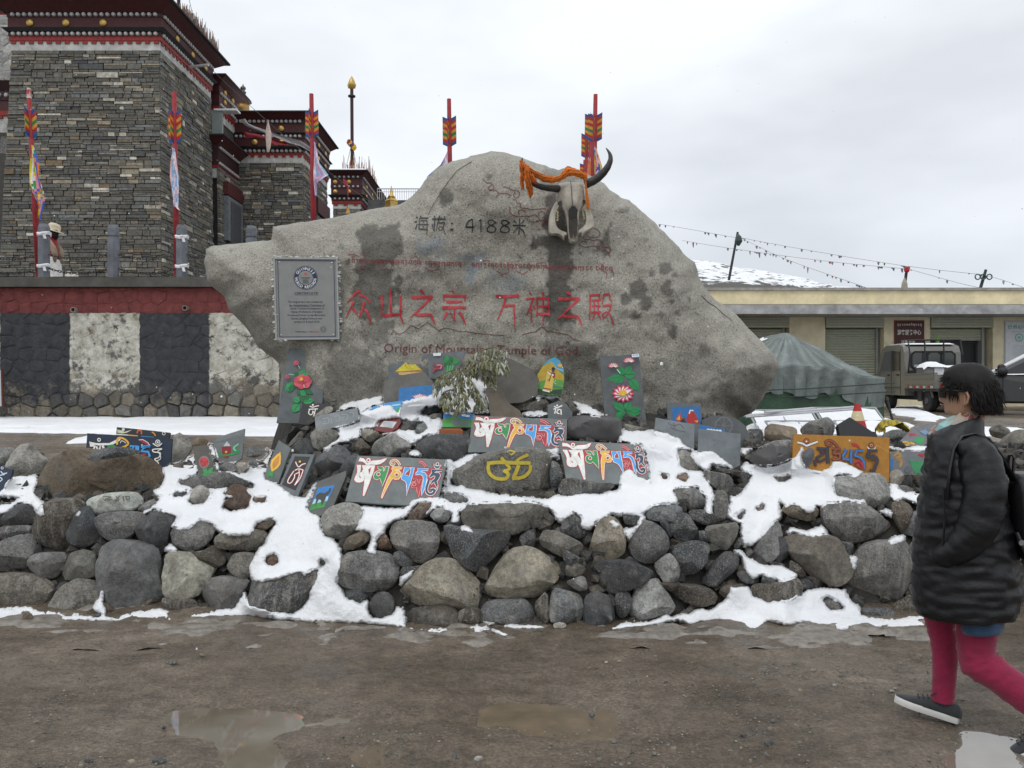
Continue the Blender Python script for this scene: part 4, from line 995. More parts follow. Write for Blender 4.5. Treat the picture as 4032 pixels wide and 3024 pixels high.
LET = [  # (fill colour, outline polygon, holes)
 (W_,[(345,288),(412,288),(405,360),(385,450),(372,500),(385,540),(410,550),(425,520),(395,480),(400,440),(430,425),(470,450),(490,500),(480,560),(440,600),(390,615),(320,605),(295,570),(310,520),(350,440),(360,370)],[]),
 (W_,[(440,292),(695,292),(660,400),(620,500),(570,640),(530,740),(470,885),(460,880),(475,760),(490,640),(495,500),(480,440),(445,400),(470,370)],[]),
 (W_,[(405,150),(460,160),(500,195),(525,240),(545,255),(590,225),(650,205),(740,200),(820,190),(880,165),(925,150),(870,205),(800,250),(720,265),(600,262),(530,280),(500,235),(450,205),(375,205)],[]),
 (GN,[(740,310),(830,315),(860,330),(850,370),(865,410),(890,380),(900,310),(970,310),(940,420),(890,560),(835,690),(820,600),(790,530),(735,565),(680,545),(668,500),(690,440),(740,400),(800,400),(830,375),(760,350)],[(765,465)]),
 (YL,[(1045,310),(1240,318),(1215,350),(1110,365),(1090,385),(1170,390),(1205,430),(1205,500),(1160,550),(1090,560),(1050,530),(1000,590),(940,700),(880,820),(825,935),(820,920),(850,820),(900,690),(950,560),(1000,470),(1050,400),(1030,350)],[(1125,475)]),
 (BL,[(1280,325),(1390,330),(1370,370),(1310,410),(1275,470),(1300,480),(1340,480),(1370,510),(1400,420),(1410,330),(1470,330),(1440,450),(1400,600),(1350,740),(1318,880),(1325,740),(1320,640),(1290,590),(1220,550),(1230,500),(1260,420)],[]),
 (BL,[(1530,340),(1755,350),(1740,380),(1620,385),(1590,410),(1680,430),(1720,480),(1715,560),(1690,680),(1650,800),(1622,875),(1620,780),(1645,640),(1660,560),(1645,490),(1600,455),(1490,465),(1510,430),(1550,390)],[]),
 (RD,[(1450,550),(1530,560),(1545,620),(1580,640),(1590,560),(1635,560),(1600,720),(1550,905),(1535,800),(1525,700),(1480,720),(1425,710),(1412,650),(1440,610),(1500,600),(1510,580)],[(1475,660)]),
 (NV,[(1810,365),(2030,370),(2010,395),(1910,395),(1860,425),(1960,430),(1990,470),(1960,540),(1920,590),(1935,660),(1915,700),(1885,640),(1870,600),(1810,650),(1795,640),(1830,580),(1880,540),(1890,490),(1860,480),(1790,520),(1770,500),(1820,430)],[]),
 (NV,[(1850,255),(1880,290),(1930,305),(1980,290),(2000,270),(1960,330),(1920,345),(1880,320)],[])]
STK = [(GD,26,[(1190,290),(1160,235),(1120,195),(1060,185),(1015,215),(1010,255),(1040,280),(1075,255),(1065,235)]),(RD,22,[(1560,220),(1620,225),(1665,265),(1700,315)]),
       (NV,44,[(1765,560),(1742,640),(1718,720),(1720,790),(1755,835),(1810,845),(1855,820),(1875,780),(1850,750),(1812,765)]),(NV,14,[(1925,640),(1930,700),(1900,780)])]
def homog(src,dst):
    A = []; b = []
    for (x,y),(u,v) in zip(src,dst):
        A += [[x,y,1,0,0,0,-u*x,-u*y],[0,0,0,x,y,1,-v*x,-v*y]]; b += [u,v]
    h = np.append(np.linalg.solve(np.array(A,float),np.array(b,float)),1).reshape(3,3)
    def f(p):
        q = h @ np.array([p[0],p[1],1.0]); return (q[0]/q[2],q[1]/q[2])
    return f
QA = [(355,100),(2110,165),(1925,1085),(100,995)]
def mantra(label,quad,tilt,vis=None,Y=None,yaw=0):
    s = Slab('mantra_slab',label,'mantra slab',S1,quad,(.145,.165,.163,1),tilt=tilt,vis=vis,Y=Y,yaw=yaw,th=.022,group='grey slate slabs painted with the six-syllable mantra')
    h = homog(QA,quad); sc = np.linalg.norm(np.array(h((1500,500))) - np.array(h((500,500))))/1000
    T = lambda pts: [h(p) for p in pts]
    for c,p,ho in LET: s.poly(T(p),RD); s.k -= 1; s.stroke(T(p),58*sc,RD,closed=True); s.k -= 1
    for c,w,p in STK: s.stroke(T(curve_pts(p)),(w + 56)*sc,RD); s.k -= 1
    s.k += 1
    s.poly(T([(420,290),(1240,310),(2030,350),(1980,480),(1900,700),(1760,700),(1500,560),(1230,540),(1000,480),(860,440),(640,480)]),RD)
    for (x,y,r) in ((567,190,62),(1930,262,55)): s.dot(*h((x,y)),r*sc,RD); s.k -= 1
    s.k += 1
    for c,p,ho in LET:
        s.stroke(T(p),24*sc,PK if c == RD else W_,closed=True); s.k -= 1
    for c,w,p in STK: s.stroke(T(curve_pts(p)),(w + 24)*sc,PK if c == RD else W_); s.k -= 1
    s.k += 1
    for c,p,ho in LET: s.poly(T(p),c); s.k -= 1
    for c,w,p in STK: s.stroke(T(curve_pts(p)),w*sc,c); s.k -= 1
    s.k += 1
    s.poly(T([(565,370),(625,320),(580,470)]),RD); s.poly(T([(1330,420),(1395,350),(1360,470),(1290,470)]),RD)
    s.dot(*h((567,190)),44*sc,W_); s.dot(*h((567,190)),20*sc,RD); s.dot(*h((1930,262)),36*sc,W_); s.dot(*h((1930,262)),22*sc,NV)
    for c,p,ho in LET:
        for q in ho: s.dot(*h(q),42*sc,PK if c == RD else W_); s.dot(*h(q),28*sc,RD)
    return s.done('mantra_lettering')
mantra('lowest of the mantra slabs, left of the yellow om rock, white syllable first',Z(R6,[(835,1035),(1650,1070),(1560,1500),(720,1455)]),30,vis=Z(R6,[(835,1035),(1650,1070),(1590,1400),(1340,1430),(1250,1490),(720,1455)]))
mantra('topmost of the mantra slabs, above the yellow om rock',Z(R7,[(265,665),(1125,700),(1110,1015),(215,1000)]),25,vis=Z(R7,[(265,665),(1125,700),(1115,930),(900,965),(560,950),(400,1005),(215,1000)]))
mantra('tilted mantra slab right of the yellow om rock with snow on its lower right',Z(R7,[(1045,895),(1815,930),(1895,1275),(1130,1320)]),32,vis=Z(R7,[(1045,895),(1815,930),(1890,1265),(1800,1240),(1700,1150),(1620,1190),(1590,1330),(1130,1320)]))

LG = lin('#2e9a58'); DG = lin('#1d6a3a'); PKF = lin('#d8596b'); PKD = lin('#9a2c40'); WHT = lin('#eeeae2')
s = Slab('flower_slab','tall slate slab painted with red peonies leaning on the left of the boulder','painted slab',R6,[(200,55),(570,50),(480,740),(90,735)],(.115,.13,.135,1),tilt=12,Y=7.38,th=.025)
for a in [(290,330,350,240,60),(330,320,430,270,60),(300,310,250,270,50),(250,360,170,450,70),(260,380,200,460,50),(310,430,360,490,60),(340,430,430,470,50),(300,440,290,480,40),(300,560,240,640,80),(310,540,240,510,60),(330,540,440,530,70),(330,550,330,480,50),(350,520,400,490,40),(390,300,420,310,40)]:
    s.leaf(*a,LG if a[4] > 55 else DG,DG)
for x,y,r in [(335,360,80),(440,235,48),(278,190,24),(197,318,20)]:
    for k in range(7):
        an = k*.9; s.dot(x + r*.55*math.cos(an),y + r*.42*math.sin(an),r*.5,PKF if k % 2 else lin('#c84858'),ry=r*.42)
    s.stroke([(x - r*.5,y),(x - r*.1,y + r*.3),(x + r*.5,y)],r*.06,PKD)
s.dot(328,340,16,YL); s.stroke([(300,215),(315,245)],6,lin('#9ac8a8')); s.stroke([(210,295),(260,300)],6,lin('#9ac8a8')); s.stroke([(350,390),(355,420)],7,lin('#9ac8a8')); s.done()
s = Slab('flower_slab','tall slate slab painted with pink lotus flowers on the right of the boulder','painted slab',R7,[(1422,125),(1780,105),(1860,780),(1475,690)],(.105,.115,.12,1),tilt=10,Y=7.25,th=.025)
for a in [(1650,300,1480,340,60),(1650,310,1560,370,60),(1640,290,1760,290,90),(1700,330,1780,440,90),(1640,300,1600,210,60),(1650,290,1720,210,70),(1650,620,1540,550,80),(1660,620,1700,540,80),(1660,630,1800,650,70),(1650,640,1560,690,70),(1650,620,1590,720,80),(1670,640,1760,690,50),(1690,620,1800,610,60),(1650,660,1660,720,60)]:
    s.leaf(*a,lin('#1f8a4c'),DG)
for x,y,r,n_ in [(1635,468,105,12),(1545,225,52,7),(1685,180,55,7)]:
    for k in range(n_):
        an = 2*math.pi*k/n_ if n_ == 12 else math.pi*(1.05 + .9*k/(n_ - 1)); ex,ey = x + r*math.cos(an),y + r*.78*math.sin(an)
        s.leaf(x,y,ex,ey,r*.5,lin('#d84a68')); s.leaf(x,y,x + (ex - x)*.8,y + (ey - y)*.8,r*.32,WHT)
s.dot(1628,466,38,YL,ry=26); s.stroke([(1575,250),(1605,290)],8,lin('#bcd8c4')); s.poly([(1708,112),(1775,105),(1780,140),(1712,145)],lin('#e6eaee')); s.stroke([(1708,112),(1775,105),(1780,140),(1712,145)],5,lin('#3c6ea8'),closed=True); s.text('¥120',1742,124,46,14,lin('#40464e'),ang=-5); s.done()
s = Slab('painted_slab','square slate painted with a yellow heap offering in front of the boulder','painted slab',R6,[(1115,115),(1478,105),(1482,345),(1115,345)],(.13,.148,.155,1),tilt=10,Y=7.42)
s.poly([(1180,262),(1305,150),(1430,255)],lin('#d8c838')); s.poly([(1175,265),(1430,245),(1432,268),(1180,272)],lin('#a8763c')); s.poly([(1205,270),(1420,265),(1330,295),(1215,295)],lin('#d2ae78'))
for k in range(26): s.dot(1305 + (random.random() - .5)*(40 + k*7),175 + k*3,3.5,lin('#98881c'))
s.done()
s = Slab('painted_slab','slate painted with a green cabbage and red ribbon behind the frosted shrub','painted slab',R6,[(1478,102),(1835,72),(1770,200),(1740,345),(1485,325)],(.135,.15,.155,1),tilt=10,Y=7.36)
for k in range(16): s.dot(1690 + random.uniform(-55,55),180 + random.uniform(-35,25),22,GN if k % 2 else DG)
for k in range(7): s.stroke([(1650 + k*12,210),(1640 + k*9,290)],8,lin('#6ab878') if k % 2 else GN)
s.stroke([(1530,190),(1560,215),(1600,205),(1600,235),(1550,240),(1525,270)],18,lin('#a83848'),curved=True); s.stroke([(1560,205),(1605,210),(1590,240)],8,lin('#e0a0a8'),curved=True); s.poly([(1525,98),(1600,95),(1598,122),(1530,124)],lin('#dfe6ea')); s.done()
Slab('plain_slab','broken blank dark slate in front of the yellow heap slab','slate slab',R6,[(1075,345),(1150,320),(1300,285),(1440,265),(1520,350),(1530,400),(1420,560),(1070,580)],(.13,.125,.11,1),tilt=14,Y=7.2,vis=[(1075,345),(1150,320),(1300,285),(1440,265),(1520,350),(1515,390),(1215,410),(1205,530),(1070,560)])
s = Slab('painted_slab','bright blue slab with a white lotus half sunk in snow','painted slab',R6,[(1215,410),(1597,380),(1610,560),(1200,600)],lin('#2b72ae'),tilt=16,Y=7.05,mat=M_paint,vis=[(1215,410),(1597,380),(1590,440),(1540,475),(1420,500),(1205,530)])
for k in range(7): s.leaf(1405,510,1405 + (k - 3)*24,462 + abs(k - 3)*8,26,lin('#e28aa0')); s.leaf(1405,510,1405 + (k - 3)*20,468 + abs(k - 3)*8,16,WHT)
s.done()
s = Slab('painted_slab','blue and green landscape slab almost buried under snow left of the lotus slab','painted slab',R6,[(850,650),(960,590),(1100,550),(1240,530),(1215,680),(1000,700)],lin('#3d8cc4'),tilt=28,mat=M_paint,vis=[(860,640),(960,600),(1100,555),(1240,530),(1220,650),(1175,610),(1170,575),(1100,570),(980,615)],Y=6.92)
s.poly([(1180,610),(1225,590),(1215,660),(1170,650)],lin('#3c9250')); s.stroke([(1150,575),(1230,565)],14,lin('#8fd0e8')); s.done()
s = Slab('om_slab','black slab with a small white om syllable at the foot of the peony slab','painted slab',R6,[(325,560),(500,555),(610,575),(440,760),(290,745)],BLK,tilt=20,Y=7.1)
for p in ([(395,580),(420,590),(440,585),(480,575)],[(385,610),(470,605)],[(395,612),(385,640),(400,660),(420,650),(425,625)],[(450,610),(440,640),(430,680)],[(420,625),(445,650)]): s.stroke(p,9,WHT,curved=True)
s.dot(425,570,9,WHT); s.done()
s = Slab('carved_slab','bluish grey slab engraved with faint scrolls left of the mound top','carved slab',R6,[(440,675),(830,595),(850,690),(800,720),(540,800),(450,800)],(.17,.19,.2,1),tilt=35,vis=[(440,675),(830,595),(850,690),(540,785),(450,790)],Y=6.8)
for p in ([(510,700),(560,690),(570,730),(520,745),(540,715)],[(620,680),(660,670),(670,710),(630,720)],[(690,660),(740,660),(740,700),(700,710),(690,690),(715,680)],[(760,640),(800,650),(790,680)],[(590,690),(600,740)]): s.stroke(p,7,(.28,.31,.32,1),curved=True)
s.done()
s = Slab('plaque_stone','leaf-shaped maroon stone with a white plate lying on the snow','painted stone',R6,[(985,805),(1020,740),(1070,705),(1150,690),(1215,685),(1232,730),(1200,780),(1125,822)],lin('#6e2c2c'),tilt=45,mat=M_paint,th=.03)
s.poly([(1035,768),(1075,715),(1195,725),(1155,783)],lin('#c6c8c8'));
for k in range(5): s.stroke([(1060 + k*4,728 + k*11),(1170 - k*6,732 + k*11)],2.5,lin('#8d9095'))
s.done()
s = Slab('painted_slab','small slab painted with green mountains, blue sky and white clouds','painted slab',R6,[(1625,608),(1905,660),(1885,775),(1610,775)],lin('#2f7fc0'),tilt=22,mat=M_paint)
s.poly([(1615,700),(1680,680),(1740,665),(1790,700),(1850,710),(1895,690),(1890,775),(1610,775)],lin('#4f8f38')); s.poly([(1680,720),(1740,680),(1790,710),(1850,720),(1860,765),(1720,765)],lin('#6a7a72')); s.poly([(1612,740),(1700,735),(1720,772),(1612,772)],lin('#3faa50'))
for x,y in ((1670,640),(1700,650),(1810,665),(1840,672),(1655,645)): s.dot(x,y,24,WHT,ry=11)
s.done()
mm = MB(); Yb_ = hit(1785,1706) - .05
def ob(px,py,dy=0): p = at(*Z(R6,[(px,py)])[0],Yb_); return (p.x,p.y + dy,p.z)
mm.hexa([ob(1588,838),ob(1800,838),ob(1795,838,.10),ob(1600,838,.10)],[ob(1580,792),ob(1802,805),ob(1770,790,.10),ob(1610,790,.10)],lin('#a5603a'))
mm.build('brick_block',M_paint,label='flat orange-brown block lying on the dark stone below the landscape slab',cat='block')
s = Slab('sunflower_slab','narrow slate with a yellow sunflower leaning on the left flank of the mound','painted slab',R5,[(1735,130),(1810,180),(1730,400),(1632,375)],(.115,.13,.125,1),tilt=30,yaw=-14,Y=6.15)
s.leaf(1690,330,1745,205,62,YL); s.leaf(1698,310,1738,225,36,lin('#c88a3c')); 
for a in ((1690,325,1665,345,18),(1690,325,1700,345,18),(1690,330,1665,365,20),(1690,330,1695,370,18)): s.leaf(*a,GN)
s.done()
s = Slab('om_slab','black framed slab with a white and red om syllable beside the sunflower slab','painted slab',R5,[(1820,215),(1957,220),(1850,492),(1733,425)],(.12,.135,.14,1),tilt=32,yaw=-8,th=.04,Y=5.95)
s.poly([(1835,232),(1930,235),(1840,445),(1755,410)],lin('#1c1d20'))
for w,c in ((11,RD),(5,WHT)):
    for p in ([(1840,268),(1858,300),(1880,285),(1903,278)],[(1835,322),(1860,312),(1890,320)],[(1830,325),(1800,370),(1792,395),(1810,400),(1832,370),(1835,345)],[(1862,318),(1862,360),(1835,415)],[(1888,320),(1870,370),(1838,412)],[(1840,345),(1862,335)]): s.stroke(p,w,c,curved=True)
s.dot(1868,268,7,YL); s.done()
s = Slab('deer_slab','small pointed slate painted with a dark deer on a blue meadow scene','painted slab',R5,[(1975,390),(2155,320),(2150,360),(2060,575),(1985,605),(1915,585),(1912,540)],(.10,.105,.10,1),tilt=30,yaw=-10,th=.03)
s.poly([(1980,428),(2085,410),(2020,548),(1925,570)],lin('#2a7cc0')); s.poly([(1955,500),(2045,480),(2034,515),(1940,535)],lin('#a8d4ea')); s.poly([(1942,530),(2035,508),(2018,550),(1925,570)],lin('#3f8f45'))
s.poly([(1965,478),(1990,458),(2020,462),(2045,445),(2050,430),(2062,432),(2055,455),(2030,480),(2025,500),(2000,540),(1998,505),(1985,500),(1958,548),(1968,505)],lin('#3a3a36')); s.done()
s = Slab('mantra_slab','navy slab with white and coloured mantra letters behind the brown boulder','mantra slab',R5,[(543,88),(1070,123),(1058,303),(530,270)],NAVY,tilt=12,Y=6.75,mat=M_paint,vis=[(543,88),(1070,123),(1058,303),(980,295),(860,228),(740,215),(535,190)])
for w,c in ((12,WHT),):
    s.poly([(555,140),(600,150),(680,150),(740,120),(760,115),(745,135),(700,160),(620,165),(590,160),(560,165)],WHT)
    for p in ([(560,165),(590,168),(580,200),(565,205)],[(600,170),(612,200),(625,165),(615,205)],[(640,165),(650,200)]): s.stroke(p,14,WHT)
    s.stroke([(670,170),(700,165),(720,175)],14,GN); s.stroke([(730,160),(735,120),(770,122),(800,150),(780,170),(760,180),(800,190),(770,210)],12,YL,curved=True); s.stroke([(750,150),(760,135),(785,150)],4,WHT,curved=True)
    s.poly([(865,130),(890,128),(920,145),(938,170),(920,162),(895,150)],RD); s.stroke([(865,130),(890,128),(920,145),(938,170)],4,WHT)
    s.stroke([(810,170),(835,168),(820,200),(850,200),(850,165)],16,BL); s.stroke([(860,215),(862,168)],14,BL); s.stroke([(880,172),(940,170),(900,178),(880,200),(925,205),(935,235)],15,BL); s.stroke([(885,220),(915,220)],10,RD)
    s.stroke([(1010,185),(955,190),(960,205),(1000,212),(990,240),(965,250),(990,275),(970,290),(1000,298)],7,WHT,curved=True); s.stroke([(1012,188),(985,200),(1000,225),(1000,250),(975,262)],5,WHT,curved=True)
s.dot(620,130,12,WHT); s.dot(620,130,6,NAVY); s.dot(985,145,16,WHT); s.dot(985,145,11,NAVY); s.dot(985,145,6,WHT); s.stroke([(955,152),(985,170),(1012,152)],7,WHT,curved=True); s.done()
s = Slab('mantra_slab','dark slab with a white bird-like stroke peeping out behind the navy slab','mantra slab',R5,[(727,50),(1058,85),(1040,200),(715,170)],lin('#2c3238'),tilt=10,Y=7.0,mat=M_paint,vis=[(727,50),(1058,85),(1050,122),(720,100)])
s.poly([(730,65),(760,72),(775,80),(825,65),(790,85),(760,90),(730,85)],lin('#d8dcb8')); s.dot(768,65,9,WHT); s.stroke([(855,90),(860,72),(880,75),(880,95)],9,lin('#d86a2a'),curved=True); s.stroke([(945,80),(960,90),(968,105)],8,lin('#d89a3a')); s.dot(1020,90,11,WHT); s.dot(1020,90,7,lin('#2c3238')); s.stroke([(722,95),(800,100)],7,WHT); s.stroke([(800,100),(860,106)],7,YL); s.stroke([(880,108),(960,114)],5,BL); s.done()
s = Slab('rose_slab','dark brown slab painted with a single red rose leaning left on the snow','painted slab',R5,[(1198,170),(1287,160),(1358,345),(1240,365)],(.075,.07,.062,1),tilt=24,Y=6.1,yaw=10)
s.dot(1270,268,33,lin('#7a7a72'),ry=40)
for k in range(6): s.dot(1270 + 12*math.cos(k),268 + 14*math.sin(k),16,lin('#c2323a') if k % 2 else lin('#a8242e'))
s.stroke([(1280,300),(1295,350)],7,lin('#6f7a68')); s.leaf(1290,345,1262,305,26,GN); s.leaf(1290,345,1330,300,26,GN); s.leaf(1290,350,1255,345,22,GN); s.leaf(1295,350,1348,330,22,GN); s.done()
s = Slab('vase_slab','grey slate with a red treasure pot and green ribbon standing in the snow','painted slab',R5,[(1325,125),(1522,60),(1505,245),(1440,285),(1345,240)],(.17,.185,.185,1),tilt=14,Y=6.6,vis=[(1325,125),(1522,60),(1505,240),(1440,272),(1390,215),(1335,190)])
s.poly([(1325,150),(1400,140),(1520,150),(1521,90),(1325,150)],(.14,.155,.155,1)); s.poly([(1382,172),(1440,170),(1435,215),(1420,245),(1395,240),(1380,205)],lin('#8c2430')); s.poly([(1390,170),(1412,138),(1436,168)],lin('#bfc4c8')); s.stroke([(1355,205),(1380,225),(1430,222),(1490,205),(1465,190),(1450,200)],12,GN,curved=True); s.stroke([(1470,200),(1455,180),(1485,155)],9,lin('#7ad0a0'),curved=True); s.dot(1408,205,7,YL); s.done()
s = Slab('mantra_slab','navy slab corner with white strokes cut off by the left edge of the photo','mantra slab',R5,[(-160,240),(80,315),(70,350),(-30,520),(-170,500)],NAVY,tilt=22,Y=5.95,mat=M_paint,vis=[(-160,240),(80,315),(70,350),(0,470),(-160,480)])
for p in ([(45,335),(20,340),(5,325)],[(30,345),(-10,355),(15,375),(-20,400)],[(-10,330),(-40,350),(-30,380)]): s.stroke(p,7,lin('#c8d8e8'),curved=True)
s.dot(15,305,9,lin('#c8d8e8')); s.dot(15,305,5,NAVY); s.done()

OR = lin('#a8731f')
s = Slab('mantra_slab','ochre orange slab with dark blue mantra letters on the right of the pile','mantra slab',RY,[(665,185),(1680,222),(1672,700),(640,560)],OR,tilt=14,Y=6.05,mat=M_paint,anchor=Z(RY,[(1672,700)])[0],vis=[(665,185),(1680,222),(1672,700),(1600,620),(1480,605),(1260,500),(1080,470),(1010,570),(900,590),(820,560),(900,380),(850,325),(700,320)])
DKB = lin('#2f3640'); BRW = lin('#8c4a28'); MBL = lin('#2f74b4'); EDG = lin('#4a1c20')
def gl(pts,w,c,curved=False):
    q = curve_pts(pts) if curved else pts
    s.stroke(q,w + 12,EDG); s.stroke(q,w,c)
gl([(700,275),(760,290),(795,310),(840,295),(915,268)],20,lin('#d8dcdc'),True); s.dot(795,262,32,EDG); s.dot(795,262,26,lin('#a8562e')); s.dot(795,265,9,WHT)
gl([(1130,335),(1090,280),(1040,255),(1000,270),(1010,300),(1050,310),(1060,285)],18,BRW,True); s.poly([(1265,285),(1300,278),(1345,300),(1372,350),(1330,325),(1290,312)],lin('#b0282c'))
s.poly([(1435,315),(1470,345),(1510,345),(1535,312),(1520,355),(1485,365),(1450,350)],WHT); s.dot(1482,305,32,lin('#7a3a24')); s.dot(1482,308,18,lin('#b88a6a')); s.dot(1482,310,9,lin('#7a3a24'))
gl([(900,340),(960,345),(1035,345)],22,DKB); gl([(1010,345),(1015,420),(1025,500)],30,DKB); gl([(930,365),(975,385),(940,420),(900,440),(920,475),(960,470),(990,450)],18,DKB,True); gl([(870,465),(885,495),(890,530)],16,DKB)
gl([(1060,345),(1160,350)],18,BRW); gl([(1110,355),(1075,395),(1140,400),(1140,450),(1090,460),(1060,440)],20,BRW,True)
gl([(1185,355),(1215,360),(1175,420),(1180,455),(1240,460),(1270,500)],22,MBL); gl([(1265,350),(1262,420),(1262,480)],22,MBL); gl([(1300,365),(1395,370)],20,MBL); gl([(1320,370),(1300,420),(1360,440),(1395,480),(1400,560)],24,MBL)
s.poly([(1290,475),(1340,460),(1395,500),(1400,560),(1350,550),(1300,515)],lin('#b0282c')); gl([(1300,510),(1340,490),(1370,540)],8,lin('#7a1c20'))
gl([(1430,365),(1540,370)],20,DKB); gl([(1460,370),(1425,430),(1500,430),(1535,470),(1510,540),(1490,600)],26,DKB,True); gl([(1480,455),(1490,480)],12,DKB); gl([(1450,570),(1490,600)],16,DKB)
s.stroke([(1520,310),(1600,350),(1680,395)],4,lin('#c89a50')); s.done('mantra_lettering')
s = Slab('fish_slab','framed slab with red fish on blue leaning on the lower right of the boulder','painted slab',S1,Z(R3,[(-10,1240),(200,1245),(214,1470),(0,1440)]),(.13,.15,.16,1),tilt=10,Y=7.15,vis=Z(R3,[(-10,1240),(200,1245),(212,1380),(160,1375),(155,1365),(0,1340)]))
s.poly(Z(R3,[(22,1270),(195,1265),(206,1450),(30,1430)]),lin('#2a6fae'))
s.poly(Z(R3,[(110,1345),(125,1300),(145,1285),(165,1305),(185,1350),(192,1372),(150,1368),(120,1372)]),lin('#b83030')); s.poly(Z(R3,[(42,1342),(75,1302),(80,1330),(100,1345),(98,1362),(55,1358)]),lin('#c8483a'))
s.poly(Z(R3,[(48,1345),(70,1320),(72,1350)]),YL); s.poly(Z(R3,[(180,1368),(160,1355),(185,1350)]),YL); s.stroke(Z(R3,[(128,1310),(135,1288),(155,1292)]),5,WHT); s.done()
s = Slab('carved_slab','tilted bluish slate with a scratched drawing in front of the fish slab','carved slab',R9,[(480,75),(740,120),(735,330),(640,330),(470,180)],(.17,.19,.2,1),tilt=18,vis=[(480,75),(740,120),(732,300),(660,215),(560,180),(478,150)],Y=6.6)
for p in ([(560,110),(600,130),(640,120),(670,150)],[(580,140),(620,160),(680,170)],[(600,110),(610,150)]): s.stroke(p,5,(.10,.115,.12,1),curved=True)
s.done()
s = Slab('plain_slab','pale blank rectangular slate at the right end of the mound with a small diamond mark','slate slab',R9,[(770,150),(1048,185),(1045,395),(990,420),(760,360)],(.165,.185,.195,1),tilt=12,vis=[(770,150),(1048,185),(1045,395),(990,370),(850,300),(800,290),(762,315)],Y=6.3)
s.stroke([(860,215),(880,235),(858,255),(838,238)],4,(.24,.26,.27,1),closed=True); s.done('carving')
s = Slab('painted_slab','thin blue painted slab showing only its top edge behind the blank slate','painted slab',R9,[(740,112),(945,155),(945,300),(740,300)],(.13,.15,.16,1),tilt=10,Y=6.75,vis=[(740,112),(945,155),(945,170),(775,150),(742,200)])
s.poly([(775,125),(943,155),(943,290),(775,290)],lin('#2a76b8'))
for x in (830,850,868,890,910): s.dot(x,158 + (x - 830)*.1,11,WHT,ry=9)
s.done()
s = Slab('wheel_slab','rounded dark slate carved with a dharma wheel under the right tip of the boulder','carved slab',R9,[(790,90),(840,70),(900,60),(1000,75),(1040,95),(1080,130),(1110,200),(1130,280),(1060,300),(1000,320),(800,300)],(.085,.09,.093,1),tilt=16,Y=7.0,th=.05)
s.dot(935,130,62,(.15,.16,.165,1)); s.dot(935,130,54,(.095,.1,.103,1)); s.dot(935,130,16,(.15,.16,.165,1))
for k in range(8): s.stroke([(935,130),(935 + 52*math.cos(k*.785),130 + 52*math.sin(k*.785))],5,(.15,.16,.165,1))
s.done('wheel_carving')
s = Slab('black_slab','pitch-black wedge of polished slate behind the orange slab','slate slab',R9,[(1700,120),(1780,72),(1965,192),(1950,230),(1720,230)],(.012,.012,.014,1),tilt=30,Y=6.75,th=.06,mat=M_plain)
for lab,reg,pts,Y_ in (('upper of two grey slabs with coloured letters beside the walking woman',R3,[(1440,1480),(1520,1400),(1640,1365),(1780,1460),(1700,1520),(1450,1512)],6.9),('lower of two grey slabs with coloured letters beside the walking woman',R3,[(1380,1545),(1800,1545),(1800,1690),(1380,1690)],6.3)):
    s = Slab('mantra_slab',lab,'mantra slab',reg,pts,(.17,.18,.19,1),tilt=28 if Y_ > 6.5 else 14,Y=Y_,mat=M_paint)
    if Y_ > 6.5:
        s.stroke([(1450,1490),(1480,1485),(1495,1500),(1470,1508)],12,lin('#c8a030'),curved=True); s.stroke([(1500,1490),(1530,1500)],12,lin('#c8a030')); s.poly([(1490,1440),(1510,1430),(1545,1440),(1500,1450)],lin('#b0323c')); s.poly([(1520,1480),(1560,1450),(1600,1470),(1570,1505)],lin('#3f9a5c')); s.poly([(1600,1480),(1640,1470),(1640,1500)],lin('#a83a40')); s.poly([(1560,1420),(1600,1410),(1640,1450),(1590,1440)],lin('#7a94b4'))
    else:
        s.stroke([(1400,1575),(1425,1555),(1445,1570),(1420,1590),(1450,1600),(1440,1640)],16,lin('#b08a48'),curved=True); s.poly([(1380,1590),(1402,1590),(1395,1650),(1380,1660)],lin('#3a72b0')); s.poly([(1545,1565),(1575,1558),(1610,1570),(1580,1580)],lin('#b0323c')); s.poly([(1495,1600),(1600,1605),(1600,1680),(1530,1680)],lin('#3c8f5e')); s.dot(1600,1660,22,lin('#a8323c')); s.dot(1490,1660,24,(.12,.13,.135,1))
    s.done()
s = Slab('figure_slab','pointed slab painted with a woman in a yellow robe on a green hillside','painted slab',R7,[(850,450),(850,290),(900,210),(960,150),(1010,130),(1060,160),(1095,240),(1100,340),(1075,480),(940,475)],lin('#4f8c3a'),tilt=10,Y=7.3,mat=M_paint,th=.03)
s.poly([(900,212),(960,152),(1010,133),(1058,163),(1092,240),(1094,280),(1030,240),(975,175)],lin('#4a9ac0')); s.poly([(853,292),(900,215),(980,172),(1040,245),(1095,300),(1096,345),(980,330),(870,360)],lin('#b89a30')); s.poly([(853,360),(960,330),(1096,345),(1085,420),(855,440)],lin('#5d9a42')); s.poly([(853,420),(960,440),(1080,425),(1072,475),(940,468),(853,448)],lin('#24402c'))
s.dot(1060,208,22,lin('#e0a838'),ry=15); s.stroke([(1010,225),(1090,260)],8,lin('#a8c8d8')); s.stroke([(980,400),(1080,410)],7,lin('#3a6a90'))
